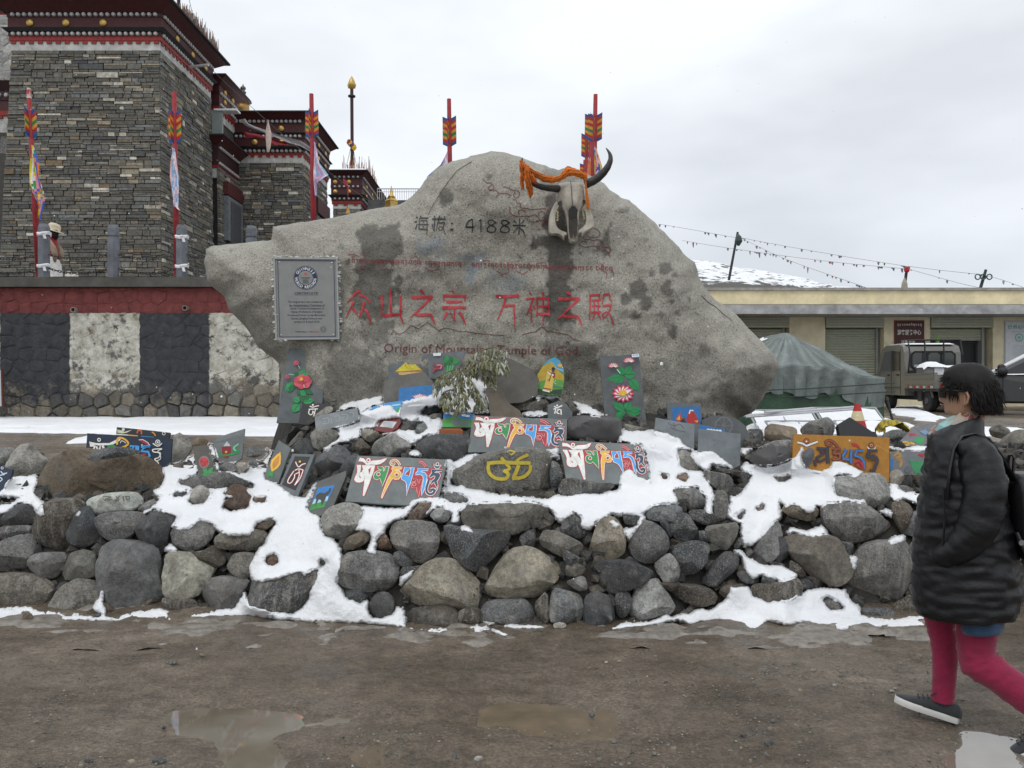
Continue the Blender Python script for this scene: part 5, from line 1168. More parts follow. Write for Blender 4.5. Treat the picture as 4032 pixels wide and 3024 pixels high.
s.poly([(935,300),(945,260),(985,250),(1015,275),(1010,310),(1000,350),(985,445),(905,430),(925,360)],lin('#d8b858')); s.poly([(985,275),(1015,275),(1012,320),(995,325)],lin('#8c2c30')); s.stroke([(945,265),(980,290),(1000,300)],14,WHT); s.stroke([(950,262),(985,285)],7,RD); s.stroke([(905,415),(980,428)],8,lin('#8c2c30')); s.stroke([(900,435),(965,450)],12,WHT); s.dot(998,238,15,lin('#15171c')); s.poly([(980,252),(1010,250),(1000,275)],lin('#2e3f66')); s.stroke([(990,260),(965,330),(960,350)],5,lin('#15171c')); s.poly([(950,335),(970,335),(962,360)],lin('#a8242c')); s.stroke([(1020,345),(1000,365),(1025,380)],4,WHT); s.done()
Slab('plain_slab','big blank slab with a chipped top leaning on the boulder behind the shrub','slate slab',R7,[(370,400),(380,200),(430,125),(590,138),(650,165),(700,190),(800,240),(868,340),(850,480),(720,545),(600,555),(500,540)],(.105,.097,.082,1),tilt=14,Y=7.22,th=.05)
Slab('boot_slab','plain brown slab shaped like a boot standing in the snow','slate slab',R7,[(360,415),(525,405),(560,500),(600,560),(690,620),(730,695),(560,720),(430,700),(400,560)],(.155,.125,.09,1),tilt=12,Y=6.85,th=.03,vis=[(360,415),(525,405),(560,500),(600,560),(690,620),(730,695),(560,690),(430,670),(400,560)])
s = Slab('om_slab','small grey stone with a white om syllable above the topmost mantra slab','painted stone',R7,[(945,570),(1050,530),(1120,560),(1172,640),(1172,700),(1050,730),(950,720)],(.11,.125,.13,1),tilt=16,Y=6.75,th=.04,vis=[(945,570),(1050,530),(1120,560),(1172,640),(1172,690),(1080,650),(950,670)])
for p in ([(1005,580),(1030,595),(1055,585),(1080,575)],[(1000,610),(1020,605),(1010,650)],[(1035,610),(1065,612)],[(1045,612),(1030,640),(1055,650)],[(1068,612),(1070,660)]): s.stroke(p,11,WHT,curved=True)
s.dot(1033,575,9,WHT); s.done()

# yellow om painted on the granite rock, and the carved letters of the pale stone
def paint_on(o,name,reg,items,col,off=.004):
    me = o.data; vv = [o.location + v.co for v in me.vertices]
    bv = BVHTree.FromPolygons(vv,[tuple(p.vertices) for p in me.polygons]); m = MB()
    for w,pts in items:
        q = ribbon2(curve_pts(pts),w,10/reg[2]); ids = []
        for a,b in q:
            pr = []
            for e in (a,b):
                (x,y),= Z(reg,[e]); r = ray(x,y).normalized(); h = bv.ray_cast(EYEV,r,30)
                pr.append(None if h[0] is None else m.vert(h[0] - r*off))
            ids.append(pr)
        for i in range(len(ids) - 1):
            f = [ids[i][0],ids[i][1],ids[i + 1][1],ids[i + 1][0]]
            if None not in f: m.face(f,col)
    return m.build(name,M_paint,o)
paint_on(om,'om_symbol',R7,[(46,[(590,1015),(600,1005),(625,1010),(635,1020)]),([30,24,20],[(520,1050),(560,1090),(610,1110)]),([30,20],[(770,1025),(690,1060),(640,1110)]),(34,[(390,1105),(500,1095),(640,1100),(790,1100)]),(32,[(400,1120),(410,1190),(470,1240),(560,1245),(585,1200),(540,1170)]),(26,[(560,1110),(600,1150),(540,1180)]),(32,[(790,1120),(780,1180),(720,1230),(620,1245)]),(34,[(680,1120),(660,1180),(630,1240)])],lin('#c9b43e'),.006)
paint_on(cst,'carved_letters',R5,[(7,[(640,480),(690,485),(650,500),(700,500)]),(7,[(720,480),(740,500),(715,510),(745,478)]),(7,[(765,480),(770,510)]),(6,[(775,485),(800,480),(806,495),(785,500),(790,488)]),(6,[(640,495),(660,510)])],(.13,.125,.105,1),.003)
# ------------------------------------------------------------------ skull, scarf and certificate on the boulder
SKY_ = 7.42
def sk(x,y,d=0.0):
    (px,py),= Z(RK,[(x,y)]); p = at(px,py,SKY_); return Vector((p.x,SKY_ - d,p.z))
UPX = RK[2]/F*SKY_
skull = thing('yak_skull','weathered yak skull with long dark horns hung on the boulder','skull',sk(1000,1000))
BONE = (.49,.45,.37,1); BDK = (.06,.052,.045,1)
m = MB(); rings = []
for y,xc,hw,d in [(600,1000,120,.03),(625,1000,175,.08),(700,1000,192,.125),(790,1002,200,.15),(860,1005,208,.155),(920,1008,190,.15),(980,1012,150,.145),(1040,1018,118,.135),(1140,1026,98,.125),(1250,1032,82,.115),(1350,1035,76,.10),(1430,1036,74,.085),(1480,1037,62,.065),(1500,1038,40,.045)]:
    ring = []
    for k in range(28):
        a = 2*math.pi*k/28; ca,sa = math.cos(a),math.sin(a)
        x = xc + hw*math.copysign(abs(ca) ** .75,ca); dep = d*.5 + d*.5*math.copysign(abs(sa) ** .8,sa)
        if 780 < y < 960 and sa > 0 and .55 < abs(ca) < .95: dep -= .035          # eye sockets
        if 1000 < y < 1450 and sa > .5: dep -= .025*(sa - .5)*2               # sunken nose bones
        ring.append(sk(x + noise.noise(Vector((x*.02,y*.02,4)))*5,y,dep - .02))
    rings.append(ring)
m.loft(rings,BONE); m.build('cranium',M_bone,skull,smooth=True,sharp=60)
m = MB()
def flat(pts,d,c): m.tess([sk(x,y,d(x,y) if callable(d) else d) for x,y in pts],c)
flat([(1010,990),(960,1050),(958,1160),(985,1172),(1085,1150),(1097,1050),(1060,1000)],.128,(.012,.011,.01,1)); m.build('nose_hollow_shade',M_bone,skull)  # flat near-black patch; the shade of the hollow is put into its colour
m = MB(); flat([(962,1165),(1088,1145),(1097,1250),(1085,1400),(1060,1450),(1035,1380),(1010,1455),(985,1430),(965,1300)],lambda x,y: .122 - (y - 1150)*.00016,(.075,.062,.05,1)); m.build('snout_bone',M_bone,skull)
m = MB(); m.tube([sk(990,625,.135),sk(1003,760,.142),sk(1010,900,.14),sk(1018,990,.14)],.0035,5,(.05,.045,.04,1)); m.build('suture',M_bone,skull)
for sx,pts in ((-1,[(805,930),(860,900),(870,960),(830,985),(800,965)]),(1,[(1170,890),(1215,900),(1205,960),(1165,950)])):
    m = MB(); flat(pts,.112,(.025,.022,.02,1)); m.build('eye_socket_shade',M_bone,skull)  # dark patches paint the shade inside the orbits
for pts in ([(795,890),(760,930),(722,1010),(692,1090),(678,1180),(676,1330),(700,1380),(745,1393),(800,1388),(860,1420),(905,1465),(912,1415),(942,1400),(945,1360),(880,1330),(825,1300),(792,1245),(785,1150),(800,1060),(838,980),(835,935)],[(1195,900),(1185,960),(1165,1010),(1200,1060),(1215,1150),(1203,1240),(1160,1290),(1105,1330),(1102,1400),(1148,1370),(1165,1420),(1192,1375),(1262,1332),(1338,1285),(1350,1230),(1330,1130),(1292,1030),(1240,930)]):
    m = MB(); P = np.array(curve_pts(pts + [pts[0]],2)[:-1]); n_ = len(P); T = np.roll(P,-1,0) - np.roll(P,1,0); Nn = np.stack([-T[:,1],T[:,0]],1)/np.linalg.norm(T,axis=1)[:,None]
    ar = np.sum(P[:,0]*np.roll(P[:,1],-1) - np.roll(P[:,0],-1)*P[:,1]); Nn *= 1 if ar > 0 else -1
    ids = [[m.vert(sk(*(P[k] + Nn[k]*o_),d_)) for k in range(n_)] for o_,d_ in ((0,.0),(0,.045),(7,.066),(16,.076))]
    for a,b in zip(ids[:-1],ids[1:]):
        for k in range(n_): q = (k + 1) % n_; m.face((a[k],a[q],b[q],b[k]),BONE)
    for t in geometry.tessellate_polygon([[Vector((p[0],p[1],0)) for p in P]]): m.face([ids[-1][k] for k in t],BONE)
    m.build('jawbone',M_bone,skull,smooth=True,sharp=60)
for side in (0,1):
    for k in range(7):
        x,y = ((800 + (k % 2)*8,1060 + k*21) if side == 0 else (1172 + k*4,1025 + k*24))
        m = MB(); c0 = sk(x,y,.07); m.box(c0.x - 14*UPX,c0.x + 14*UPX,c0.y - .02,c0.y + .02,c0.z - 8*UPX,c0.z + 8*UPX,(.42,.36,.24,1)); m.build('tooth',M_bone,skull)
for pts,rad,dd in (([(1215,650),(1330,605),(1430,540),(1520,440),(1570,330),(1565,230),(1510,130)],[66,62,58,50,38,26,4],[.06,.08,.1,.12,.13,.12,.1]),([(820,715),(650,715),(520,712),(390,665),(300,605),(272,510),(275,430),(284,368)],[58,48,42,38,36,30,22,4],[.06,.1,.16,.22,.27,.3,.31,.31])):
    m = MB(); P = curve_pts(pts,4); t = np.linspace(0,1,len(P)); q = np.linspace(0,1,len(rad))
    rr_ = np.interp(t,q,rad); d_ = np.interp(t,q,dd)
    m.tube([sk(p[0],p[1],d_[i]) for i,p in enumerate(P)],[r_*UPX*(1 + .035*math.sin(i*2.1)) for i,r_ in enumerate(rr_)],14,(.028,.025,.022,1)); m.build('horn',M_horn,skull,smooth=True)
ORG = lin('#d8741c'); ORD = lin('#b85c16')
scarf = thing('orange_scarf','orange cloth scarf knotted round the left horn and over the skull brow','scarf',sk(700,600,.2))
def ribbon3(name,pts,w,dd,col,parent,amp=.012,fr=9):
    P = curve_pts(pts,5); t = np.linspace(0,1,len(P)); w_ = np.interp(t,np.linspace(0,1,len(w)),w); d_ = np.interp(t,np.linspace(0,1,len(dd)),dd); g = []
    for i,p in enumerate(P):
        d = P[min(i + 1,len(P) - 1)] - P[max(i - 1,0)]; nrm = np.array([-d[1],d[0]])/max(np.linalg.norm(d),1e-6); row = []
        for k in range(9):
            u = k/4 - 1; q = p + nrm*w_[i]*u*(1 + .12*math.sin(i*1.3 + k))
            row.append(sk(q[0],q[1],d_[i] + .035*(1 - u*u) + amp*math.sin(k*2.1 + i*.35*fr/9)))
        g.append(row)
    m = MB(); m.grid(g,lambda i,j: col if (i*3 + j*5) % 7 else ORD); return m.build(name,M_cloth,parent,smooth=True)
ribbon3('band',[(262,470),(310,500),(400,535),(500,570),(620,605),(730,615),(830,590),(890,545),(960,490),(1040,510),(1120,530),(1190,560),(1215,620)],[36,40,42,46,50,50,44,48,70,60,56,50,20],[.32,.31,.26,.2,.16,.14,.13,.13,.13,.14,.14,.13,.12],ORG,scarf)
ribbon3('knot',[(265,440),(270,500),(285,540),(275,580)],[26,34,34,26],[.36,.36,.36,.34],ORG,scarf)
ribbon3('tail',[(340,500),(345,590),(350,690),(385,800),(400,880),(392,945)],[36,50,48,46,36,6],[.35,.37,.36,.33,.3,.28],ORG,scarf,.02)
ribbon3('tail',[(285,560),(275,660),(280,750),(290,825)],[26,30,28,20],[.34,.33,.3,.28],ORG,scarf)
ribbon3('tail',[(390,640),(440,690),(490,745)],[44,40,12],[.34,.32,.3],ORG,scarf)
ribbon3('tail',[(1205,640),(1215,740),(1230,850),(1242,950),(1255,1050)],[12,16,26,30,16],[.14,.13,.12,.12,.11],ORG,scarf,.006)

pl = thing('certificate_plaque','grey metal certificate plaque mortared on the left face of the boulder','plaque',at(1206,1170,7.45))
PYQ = min(on_boulder(x,y).y for x in (1090,1140,1206,1270,1325) for y in (1020,1100,1180,1260,1330)) - .012
QG = Z(RG,[(80,150),(1185,160),(1215,1555),(120,1565)])
HG = homog([(0,0),(1000,0),(1000,1300),(0,1300)],QG)
def pg(u,v,d=0.0):
    x,y = HG((u,v)); p = at(x,y,PYQ); return Vector((p.x,PYQ - d,p.z))
def panel(name,u0,u1,v0,v1,d0,d1,c,mat=M_metal,parent=pl):
    m = MB(); m.hexa([pg(u0,v0,d0),pg(u1,v0,d0),pg(u1,v1,d0),pg(u0,v1,d0)],[pg(u0,v0,d1),pg(u1,v0,d1),pg(u1,v1,d1),pg(u0,v1,d1)],c); return m.build(name,mat,parent)
PLG = (.25,.255,.245,1); PLN = lin('#232c4c')
panel('plate',0,1000,0,1300,-.03,.012,PLG,M_plain)
for a in ((0,1000,0,26),(0,1000,1274,1300),(0,26,26,1274),(974,1000,26,1274)): panel('frame',*a,.0125,.024,(.34,.345,.34,1),M_plain)
for a in ((60,940,44,52),(60,940,1250,1258),(60,68,52,1250),(932,940,52,1250)): panel('border_line',*a,.0125,.0145,PLN,M_paint)
for u,v in ((85,75),(905,75),(85,1225),(905,1225)):
    m = MB(); c0 = pg(u,v,.0125); m.lathe([(.006,0),(.006,-.004),(.001,-.006)],(c0.x,c0.y,c0.z),8,(.6,.6,.58,1),'y'); m.build('screw',M_metal,pl)
def disc_pts(u,v,r,n=36): return [(u + r*math.cos(2*math.pi*k/n),v + r*math.sin(2*math.pi*k/n)) for k in range(n)]
EU,EV = 490,318
m = MB()
for r,c,d in ((190,PLN,.0130),(184,PLG,.0134),(178,PLN,.0138),(113,PLG,.0142)): m.poly([pg(u,v,d) for u,v in reversed(disc_pts(EU,EV,r))],c)
st = [(EU + (34 if k % 2 == 0 else 14)*math.sin(k*math.pi/5),EV - 62 - (34 if k % 2 == 0 else 14)*math.cos(k*math.pi/5)) for k in range(10)]
m.tess([pg(u,v,.0148) for u,v in st],lin('#d8442a'))
for u0,u1,v0,v1 in [(EU - 72,EU + 72,EV - 6,EV + 2),(EU - 60,EU + 60,EV + 10,EV + 16)] + [(EU - 45 + k*19,EU - 36 + k*19,EV + 24,EV + 92) for k in range(5)]: m.poly([pg(u0,v0,.0148),pg(u0,v1,.0148),pg(u1,v1,.0148),pg(u1,v0,.0148)],lin('#20242c'))
for word,a0,a1,flip in (('GUINNESS',-58,58,0),('WORLD RECORDS',262,98,1)):
    for k,ch in enumerate(word):
        if ch == ' ': continue
        a = R(a0 + (a1 - a0)*k/(len(word) - 1)); v_,f_ = text2d(ch,None,44,bold=.02); rr_ = 146
        cu,cv_ = EU + rr_*math.sin(a),EV - rr_*math.cos(a); b = a + (math.pi if flip else 0); i0 = len(m.v)
        for x,y in v_: m.vert(pg(cu + x*math.cos(b) + y*math.sin(b),cv_ + x*math.sin(b) - y*math.cos(b),.0150))
        for q in f_: m.face([i0 + j for j in q],lin('#dfe2e2'))
m.build('emblem',M_paint,pl)
m = MB()
def ptext(body,cu,cv_,w,h,c=lin('#24262a')):
    v_,f_ = text2d(body,w,h,bold=.012); i0 = len(m.v)
    for x,y in v_: m.vert(pg(cu + x,cv_ - y,.0132))
    for q in f_: m.face([i0 + j for j in q],c)
ptext('CERTIFICATE',492,562,365,36); m.poly([pg(308,588,.0132),pg(308,592,.0132),pg(676,592,.0132),pg(676,588,.0132)],lin('#24262a'))
for k,(t_,w,cu) in enumerate([('The largest face was created by',545,475),('the Administration Committee of',555,497),('Guide Tourism Devolpment of',525,500),('Hainan Prefecture of Qinghai',490,494),('Province(China) on laji Mountain,',595,492),('Guide,Qinghai,China.It was',490,492),('verified on 8 April 2018.',410,490)]): ptext(t_,cu,702 + k*53,w,40)
ptext('OFFICIALLY',405,1175,195,24); ptext('AMAZING',595,1175,155,24,lin('#b8402c'))
m.build('lettering',M_paint,pl)
m = MB()
for r,c,d in ((52,lin('#5c605c'),.0130),(46,PLG,.0133),(40,lin('#6c706c'),.0136),(16,PLG,.0139)): m.poly([pg(u,v,d) for u,v in reversed(disc_pts(745,1138,r,20))],c)
m.build('seal',M_paint,pl)
m = MB()
for k in range(150):
    e = rng.integers(4); t = rng.random(); o_ = rng.uniform(-12,26)
    if e == 2 and .2 < t < .85: continue
    u,v = [(t*1000,-o_),(1000 + o_,t*1300),(t*1000,1300 + o_),(-o_,t*1300)][e]
    c0 = pg(u,v,rng.uniform(-.02,.012)); s_ = rng.uniform(.008,.022)
    m.lathe([(s_*.2,-s_*.7),(s_,-s_*.1),(s_*.8,s_*.4),(s_*.1,s_*.8)],tuple(c0),6,(.55,.54,.5,1))
m.build('mortar',M_conc,pl,kind='stuff')

# ------------------------------------------------------------------ retaining wall: painted rubble
WY = 17.0
wall = thing('retaining_wall','rubble retaining wall painted with a red band over black and white panels','wall',(-7,WY,.76))
def clip_cell(poly,p,q):
    mx_,my_ = (p[0] + q[0])/2,(p[1] + q[1])/2; nx,ny = q[0] - p[0],q[1] - p[1]; out = []
    for i in range(len(poly)):
        a,b = poly[i],poly[(i + 1) % len(poly)]; da = (a[0] - mx_)*nx + (a[1] - my_)*ny; db = (b[0] - mx_)*nx + (b[1] - my_)*ny
        if da <= 0: out.append(a)
        if da*db < 0: t = da/(da - db); out.append((a[0] + (b[0] - a[0])*t,a[1] + (b[1] - a[1])*t))
    return out
def rubble_wall(x0,x1,z0,z1,Y,parent,limit=290,s=.27,mat=M_wall,vis=(-99,99)):
    pts = []; z = z0; row = 0
    while z < z1:
        h = s*random.uniform(.75,1.15); x = x0 - random.random()*s
        while x < x1:
            w = s*random.uniform(.8,1.6); pts.append((x + w/2 + random.uniform(-.04,.04),z + h/2 + random.uniform(-.055,.055))); x += w
        z += h
    stuff = MB(); n = 0
    pts.sort(key=lambda p: 0 if vis[0] < p[0] < vis[1] else 1)
    A = np.array(pts)
    for i,p in enumerate(pts):
        cell = [(max(x0,p[0] - .6),z0),(min(x1,p[0] + .6),z0),(min(x1,p[0] + .6),z1),(max(x0,p[0] - .6),z1)]
        d = np.hypot(*(A - A[i]).T)
        for j in np.argsort(d)[1:16]:
            cell = clip_cell(cell,p,pts[j])
            if len(cell) < 3: break
        if len(cell) < 3: continue
        cx_ = sum(c[0] for c in cell)/len(cell); cz_ = sum(c[1] for c in cell)/len(cell)
        up = p[1] > 1.35; proud = random.uniform(.02,.035) if up else random.uniform(.012,.075); g = random.uniform(.6,1.35); base = random.choice([(.15,.13,.10),(.12,.115,.105),(.19,.165,.125),(.10,.095,.09)])
        col = (base[0]*g,base[1]*g,base[2]*g,1)
        o_ = [(cx_ + (c[0] - cx_)*(1.0 if up else .985),Y - (.012 if up else 0),cz_ + (c[1] - cz_)*(1.0 if up else .98)) for c in cell]; f_ = [(cx_ + (c[0] - cx_)*random.uniform(*((.55,.98) if up else (.74,.92))),Y - proud*random.uniform(.8,1.1),cz_ + (c[1] - cz_)*random.uniform(*((.55,.98) if up else (.72,.9)))) for c in cell]
        mid = (cx_ + random.uniform(-.03,.03),Y - proud*1.12,cz_ + random.uniform(-.03,.03))
        m = MB() if n < limit else stuff; i0 = len(m.v); k_ = len(cell)
        m.v += [(q[0],Y + .12,q[2]) for q in o_] + o_ + f_ + [mid]
        for r_ in (0,1):
            for k in range(k_): q = (k + 1) % k_; m.face((i0 + r_*k_ + k,i0 + r_*k_ + q,i0 + (r_ + 1)*k_ + q,i0 + (r_ + 1)*k_ + k),col)
        for k in range(k_): m.face((i0 + 2*k_ + k,i0 + 2*k_ + (k + 1) % k_,i0 + 3*k_),col)
        if n < limit: m.build('stone',mat,parent)
        n += 1
    if stuff.v: stuff.build('stone_fill',mat,parent,kind='stuff')
rubble_wall(-13.2,3.2,.55,3.53,WY,wall,vis=(-10.9,-4.5))
m = MB(); m.box(-24,3.2,WY + .005,WY + 1.69,.4,3.54); m.build('mortar_core',M_wall,wall)
m.c = []
for f in wall.children:
    if f.name.startswith('mortar_core'):
        f.data.color_attributes['col'].data.foreach_set('color',np.tile(np.array([.05,.045,.04,1],np.float32),len(f.data.loops)))
m = MB(); m.box(-24,3.25,WY - .13,WY + 1.69,3.545,3.745,(.085,.078,.068,1)); m.build('coping',M_conc,wall)
m = MB(); g = [[(x,WY - .10 + (.25 if j == 0 else 1.0) + (0 if j else .06*noise.noise(Vector((x*1.3,2,2)))),3.75 + (.035 + .02*noise.noise(Vector((x,j,3))) if j == 0 else .05)) for j in range(2)] for x in np.arange(-13,3.2,.2)]
m.grid(g); m.build('coping_snow',M_snow,wall,smooth=True)
for (px,py) in ((465,586),(1157,575)):
    (sx,sy),= Z(R4,[(px,py)]); p = at(sx,sy,WY - .06); m = MB(); m.lathe([(.055,.2),(.055,-.08),(.042,-.08),(.042,.1)],(p.x,p.y,p.z),14,(.22,.2,.18,1),'y'); m.build('drain_pipe',M_conc,wall)
m = MB(); m.box(-24,3.2,WY + 1.7,60,.4,3.73,(.16,.15,.14,1)); m.build('terrace',M_conc,kind='structure')

# ------------------------------------------------------------------ bollards, chains and white scarves along the wall top
posts = []
PCOL = (.155,.165,.185,1)
for i,(sx,top,lab) in enumerate([(168,882,'grey stone bollard with two white scarves left of the woman in the sun hat'),(442,886,'bare grey stone bollard midway between the two scarf-tied bollards'),(712,886,'grey stone bollard with white scarves beside the second arrow pole'),(987,889,'grey stone bollard rising behind the left shoulder of the boulder'),(-105,886,'grey stone bollard beyond the left edge of the photo')]):
    p = at(sx,1090,WY - .02); zt = at(sx,top,WY).z; r_ = .115; zb = 3.745
    t = thing('bollard',lab,'bollard',(p.x,WY + .03,zb),'grey stone bollards along the wall top')
    m = MB(); m.hexa([(p.x + r_*math.cos(a),WY + .03 + r_*math.sin(a),zb) for a in [k*math.pi/4 + .39 for k in range(8)]],[(p.x + r_*math.cos(a),WY + .03 + r_*math.sin(a),zt - .26) for a in [k*math.pi/4 + .39 for k in range(8)]],PCOL); m.build('shaft',M_conc,t)
    m = MB(); m.lathe([(r_*.86,0),(r_*.86,.03),(r_*1.03,.035),(r_*1.03,.19),(r_*.8,.26),(r_*.3,.27)],(p.x,WY + .03,zt - .26),8,PCOL); m.build('cap',M_conc,t)
    posts.append((p.x,WY + .03,zb,zt))
def chain(a,b,sag,lab):
    t = thing('chain',lab,'chain',a,'iron chains hung between the bollards')
    a,b = Vector(a),Vector(b); L = (b - a).length; n = int(L/.062); src = None
    for k in range(n):
        u0,u1 = k/n,(k + 1)/n; p = a.lerp(b,(u0 + u1)/2); p.z -= sag*4*((u0 + u1)/2)*(1 - (u0 + u1)/2); sl = -sag*4*(1 - (u0 + u1))/L
        if src is None:
            m = MB(); pth = [Vector((.042*math.copysign(abs(math.cos(q)) ** .7,math.cos(q)),.022*math.sin(q),0)) for q in [j*math.pi/4 for j in range(9)]]
            m.tube(pth,.0085,4,(.035,.032,.03,1),cap=False); me,_ = m.mesh('link',origin=(0,0,0)); me.materials.append(M_rubber); src = me
        o = bpy.data.objects.new('link',src); o.location = p; o.rotation_euler = (math.pi/2*(k % 2) + .3,-math.atan(sl),math.atan2(b.y - a.y,b.x - a.x)); place(o,t)
posts.sort()
nm = ['beyond the left edge','left of the hat woman','right of the hat woman','right of the bare bollard']
for i in range(len(posts) - 1):
    for lev,w_ in ((.50,'upper'),(.20,'lower')):
        if i == 3 and lev == .20: w_ = 'lower'
        a,b = posts[i],posts[i + 1]; zc = 3.745 + lev
        wh = ['from the left photo edge to the first scarf-tied bollard','behind which the woman in the sun hat stands','ending at the bollard beside the second arrow pole','running behind the left shoulder of the boulder'][i]
        chain((a[0] + .11,a[1],zc),(b[0] - .11,b[1],zc),.10,w_ + ' iron chain ' + wh)
WHS = (.78,.77,.78,1)
for i,lev,lab in ((1,.93,'white scarf knotted high on the leftmost visible bollard'),(1,.25,'white scarf knotted low on the leftmost visible bollard'),(3,.86,'white scarf knotted high on the bollard by the second arrow pole'),(3,.24,'white scarf knotted low on the bollard by the second arrow pole')):
    x,y,zb,zt = posts[i]; m = MB(); rings = []
    for r_,h in ((.118,-.035),(.14,-.02),(.135,.0),(.145,.02),(.12,.04)): rings.append([(x + r_*math.cos(a)*(1 + .06*math.sin(5*a + h*90)),y + r_*math.sin(a),zb + lev + h + .016*math.sin(2*a + lev*9)) for a in [k*2*math.pi/20 for k in range(20)]])
    m.loft(rings,WHS,cap=False); m.lathe([(.01,-.03),(.04,-.01),(.035,.02),(.01,.03)],(x + .06,y - .14,zb + lev),8,WHS); m.grid([[(x + .05 + .06*u + .03*v,y - .15,zb + lev - .02 - .10*v) for u in (0,.5,1)] for v in (0,.5,1)],WHS)
    m.build('white_scarf',M_cloth,smooth=True,label=lab,cat='scarf',group='white scarves tied to the bollards')

# ------------------------------------------------------------------ arrow poles
FB,FR,FY,FG = lin('#1e4f86'),lin('#a82a26'),lin('#cf8f2c'),lin('#2b7a48')
def arrow(top,bot,Y,label,stripes,fl=(340,520),flag=None):
    P0 = at(bot[0],bot[1],Y); P1 = at(top[0],top[1],Y); t = thing('arrow_pole',label,'flag pole',P0,'red arrow-shaped poles with striped fletching')
    m = MB(); m.tube([P0,P0.lerp(P1,.5),P1],[.062,.055,.045],10,lin('#94232b')); m.build('pole',M_wood,t,smooth=True)
    if top[0] < 300: m = MB(); m.tube([P0.lerp(P1,.955),P1 + Vector((0,0,.04))],[.05,.04],8,(.6,.55,.5,1)); m.build('worn_tip',M_wood,t)
    ax = (P1 - P0).normalized(); za = at(top[0],fl[0],Y).z; zb = at(top[0],fl[1],Y).z; h = za - zb; n = len(stripes)
    for sg,yaw in ((-1,.25),(1,.25),(-1,1.75),(1,1.75)):
        m = MB(); w = .125
        for k in range(n):
            z1 = za - h*k/n; z0 = za - h*(k + 1)/n; rise = h/n*.9
            for e in (-.006,.006):
                c = lambda z,u: P0 + ax*((z - P0.z)/ax.z) + Vector((sg*(.03 + u*w)*math.cos(yaw),-abs(1)*sg*(.03 + u*w)*math.sin(yaw)*1,rise*u)) + Vector((0,e,0))
                m.poly([c(z0,0),c(z0,1),c(z1,1),c(z1,0)] if e < 0 else [c(z0,0),c(z1,0),c(z1,1),c(z0,1)],stripes[k])
            m.poly([c(z0,1) + Vector((0,-.012,0)),c(z0,1),c(z1,1),c(z1,1) + Vector((0,-.012,0))],stripes[k])
        m.build('feather',M_wood,t)
    if flag:
        g = []; cols = flag['cols']
        for pL,pR in flag['rows']:
            a,b = at(pL[0],pL[1],Y - .09),at(pR[0],pR[1],Y - .09)
            g.append([a.lerp(b,u) + Vector((0,.05*math.sin(u*7 + a.z*6),0)) for u in np.linspace(0,1,7)])
        G = []
        for i in range(len(g) - 1):
            for s_ in range(4): G.append([g[i][j].lerp(g[i + 1][j],s_/4) for j in range(7)])
        G.append(g[-1]); nn = len(cols)
        m = MB(); m.grid(G,lambda i,j: cols[int((i*.42 + j*.9 + math.sin(i*.5)*1.2)) % nn] if (i // 2 + j) % 5 else cols[(i + j) % nn]); m.build('flag',M_cloth,t,smooth=True)
ST = [FB,FR,FY,FR,FY,FG,FY,FR,FB]
arrow((113,355),(152,1090),WY + .35,'leftmost arrow pole with a bright multicoloured flag before the stone tower',[FB,FR,FY,FG,FY,FR,FB],(440,545),dict(cols=[lin('#3560b8'),lin('#d8742a'),lin('#d8c832'),lin('#e0d8d0'),lin('#3f8f50'),lin('#d88a9a')],rows=[((125,572),(130,572)),((117,640),(152,640)),((118,720),(158,700)),((125,760),(170,750)),((150,810),(172,790)),((152,860),(160,870))]))
arrow((686,362),(696,1085),WY + .35,'second arrow pole from the left with a pale blue flag, before the tower corner',ST,(446,570),dict(cols=[lin('#7ea6d8'),lin('#d8dce6'),lin('#e0b0b8'),lin('#8fb4d0'),lin('#d4ccd8')],rows=[((677,585),(686,582)),((671,640),(694,640)),((672,700),(706,690)),((676,760),(704,740)),((682,812),(698,812)),((694,820),(706,828))]))
arrow((1226,370),(1237,1000),WY + .35,'third arrow pole from the left with a pink flag, before the second tower',ST,(444,545),dict(cols=[lin('#e2a8bc'),lin('#b8a8d8'),lin('#e8d0d8'),lin('#8fb8d8')],rows=[((1236,560),(1242,560)),((1236,640),(1256,640)),((1236,690),(1295,690)),((1236,720),(1250,720)),((1238,770),(1248,770))]))
arrow((1768,390),(1776,1000),WY + .35,'fourth arrow pole, rising alone over the left slope of the boulder',ST,(468,578),dict(cols=[lin('#e8b0c0'),lin('#e0d8e4'),lin('#6a94c8')],rows=[((1758,600),(1764,600)),((1735,650),(1764,640)),((1690,690),(1764,690)),((1680,700),(1740,720))]))
arrow((2345,372),(2335,1000),WY + .35,'tallest arrow pole on the right, behind the yak horn',ST,(455,560),dict(cols=[lin('#e6b8c4'),lin('#3f62b0'),lin('#d8c84a'),lin('#d87a8a')],rows=[((2340,580),(2346,570)),((2340,620),(2362,620)),((2340,660),(2378,680)),((2340,700),(2330,700))]))
arrow((2327,450),(2320,1000),20.6,'shorter arrow pole half hidden by the tallest pole on the right',ST,(455,550),dict(cols=[lin('#d87a42'),lin('#e0a080')],rows=[((2316,625),(2326,620)),((2312,690),(2326,690)),((2310,710),(2324,712))]))
arrow((2310,520),(2306,1000),23.5,'arrow pole behind the right pair, only its fletching in view',ST,(532,622))
arrow((2302,630),(2300,1000),26.0,'rearmost arrow pole on the right, peeping over the boulder',ST,(648,710))

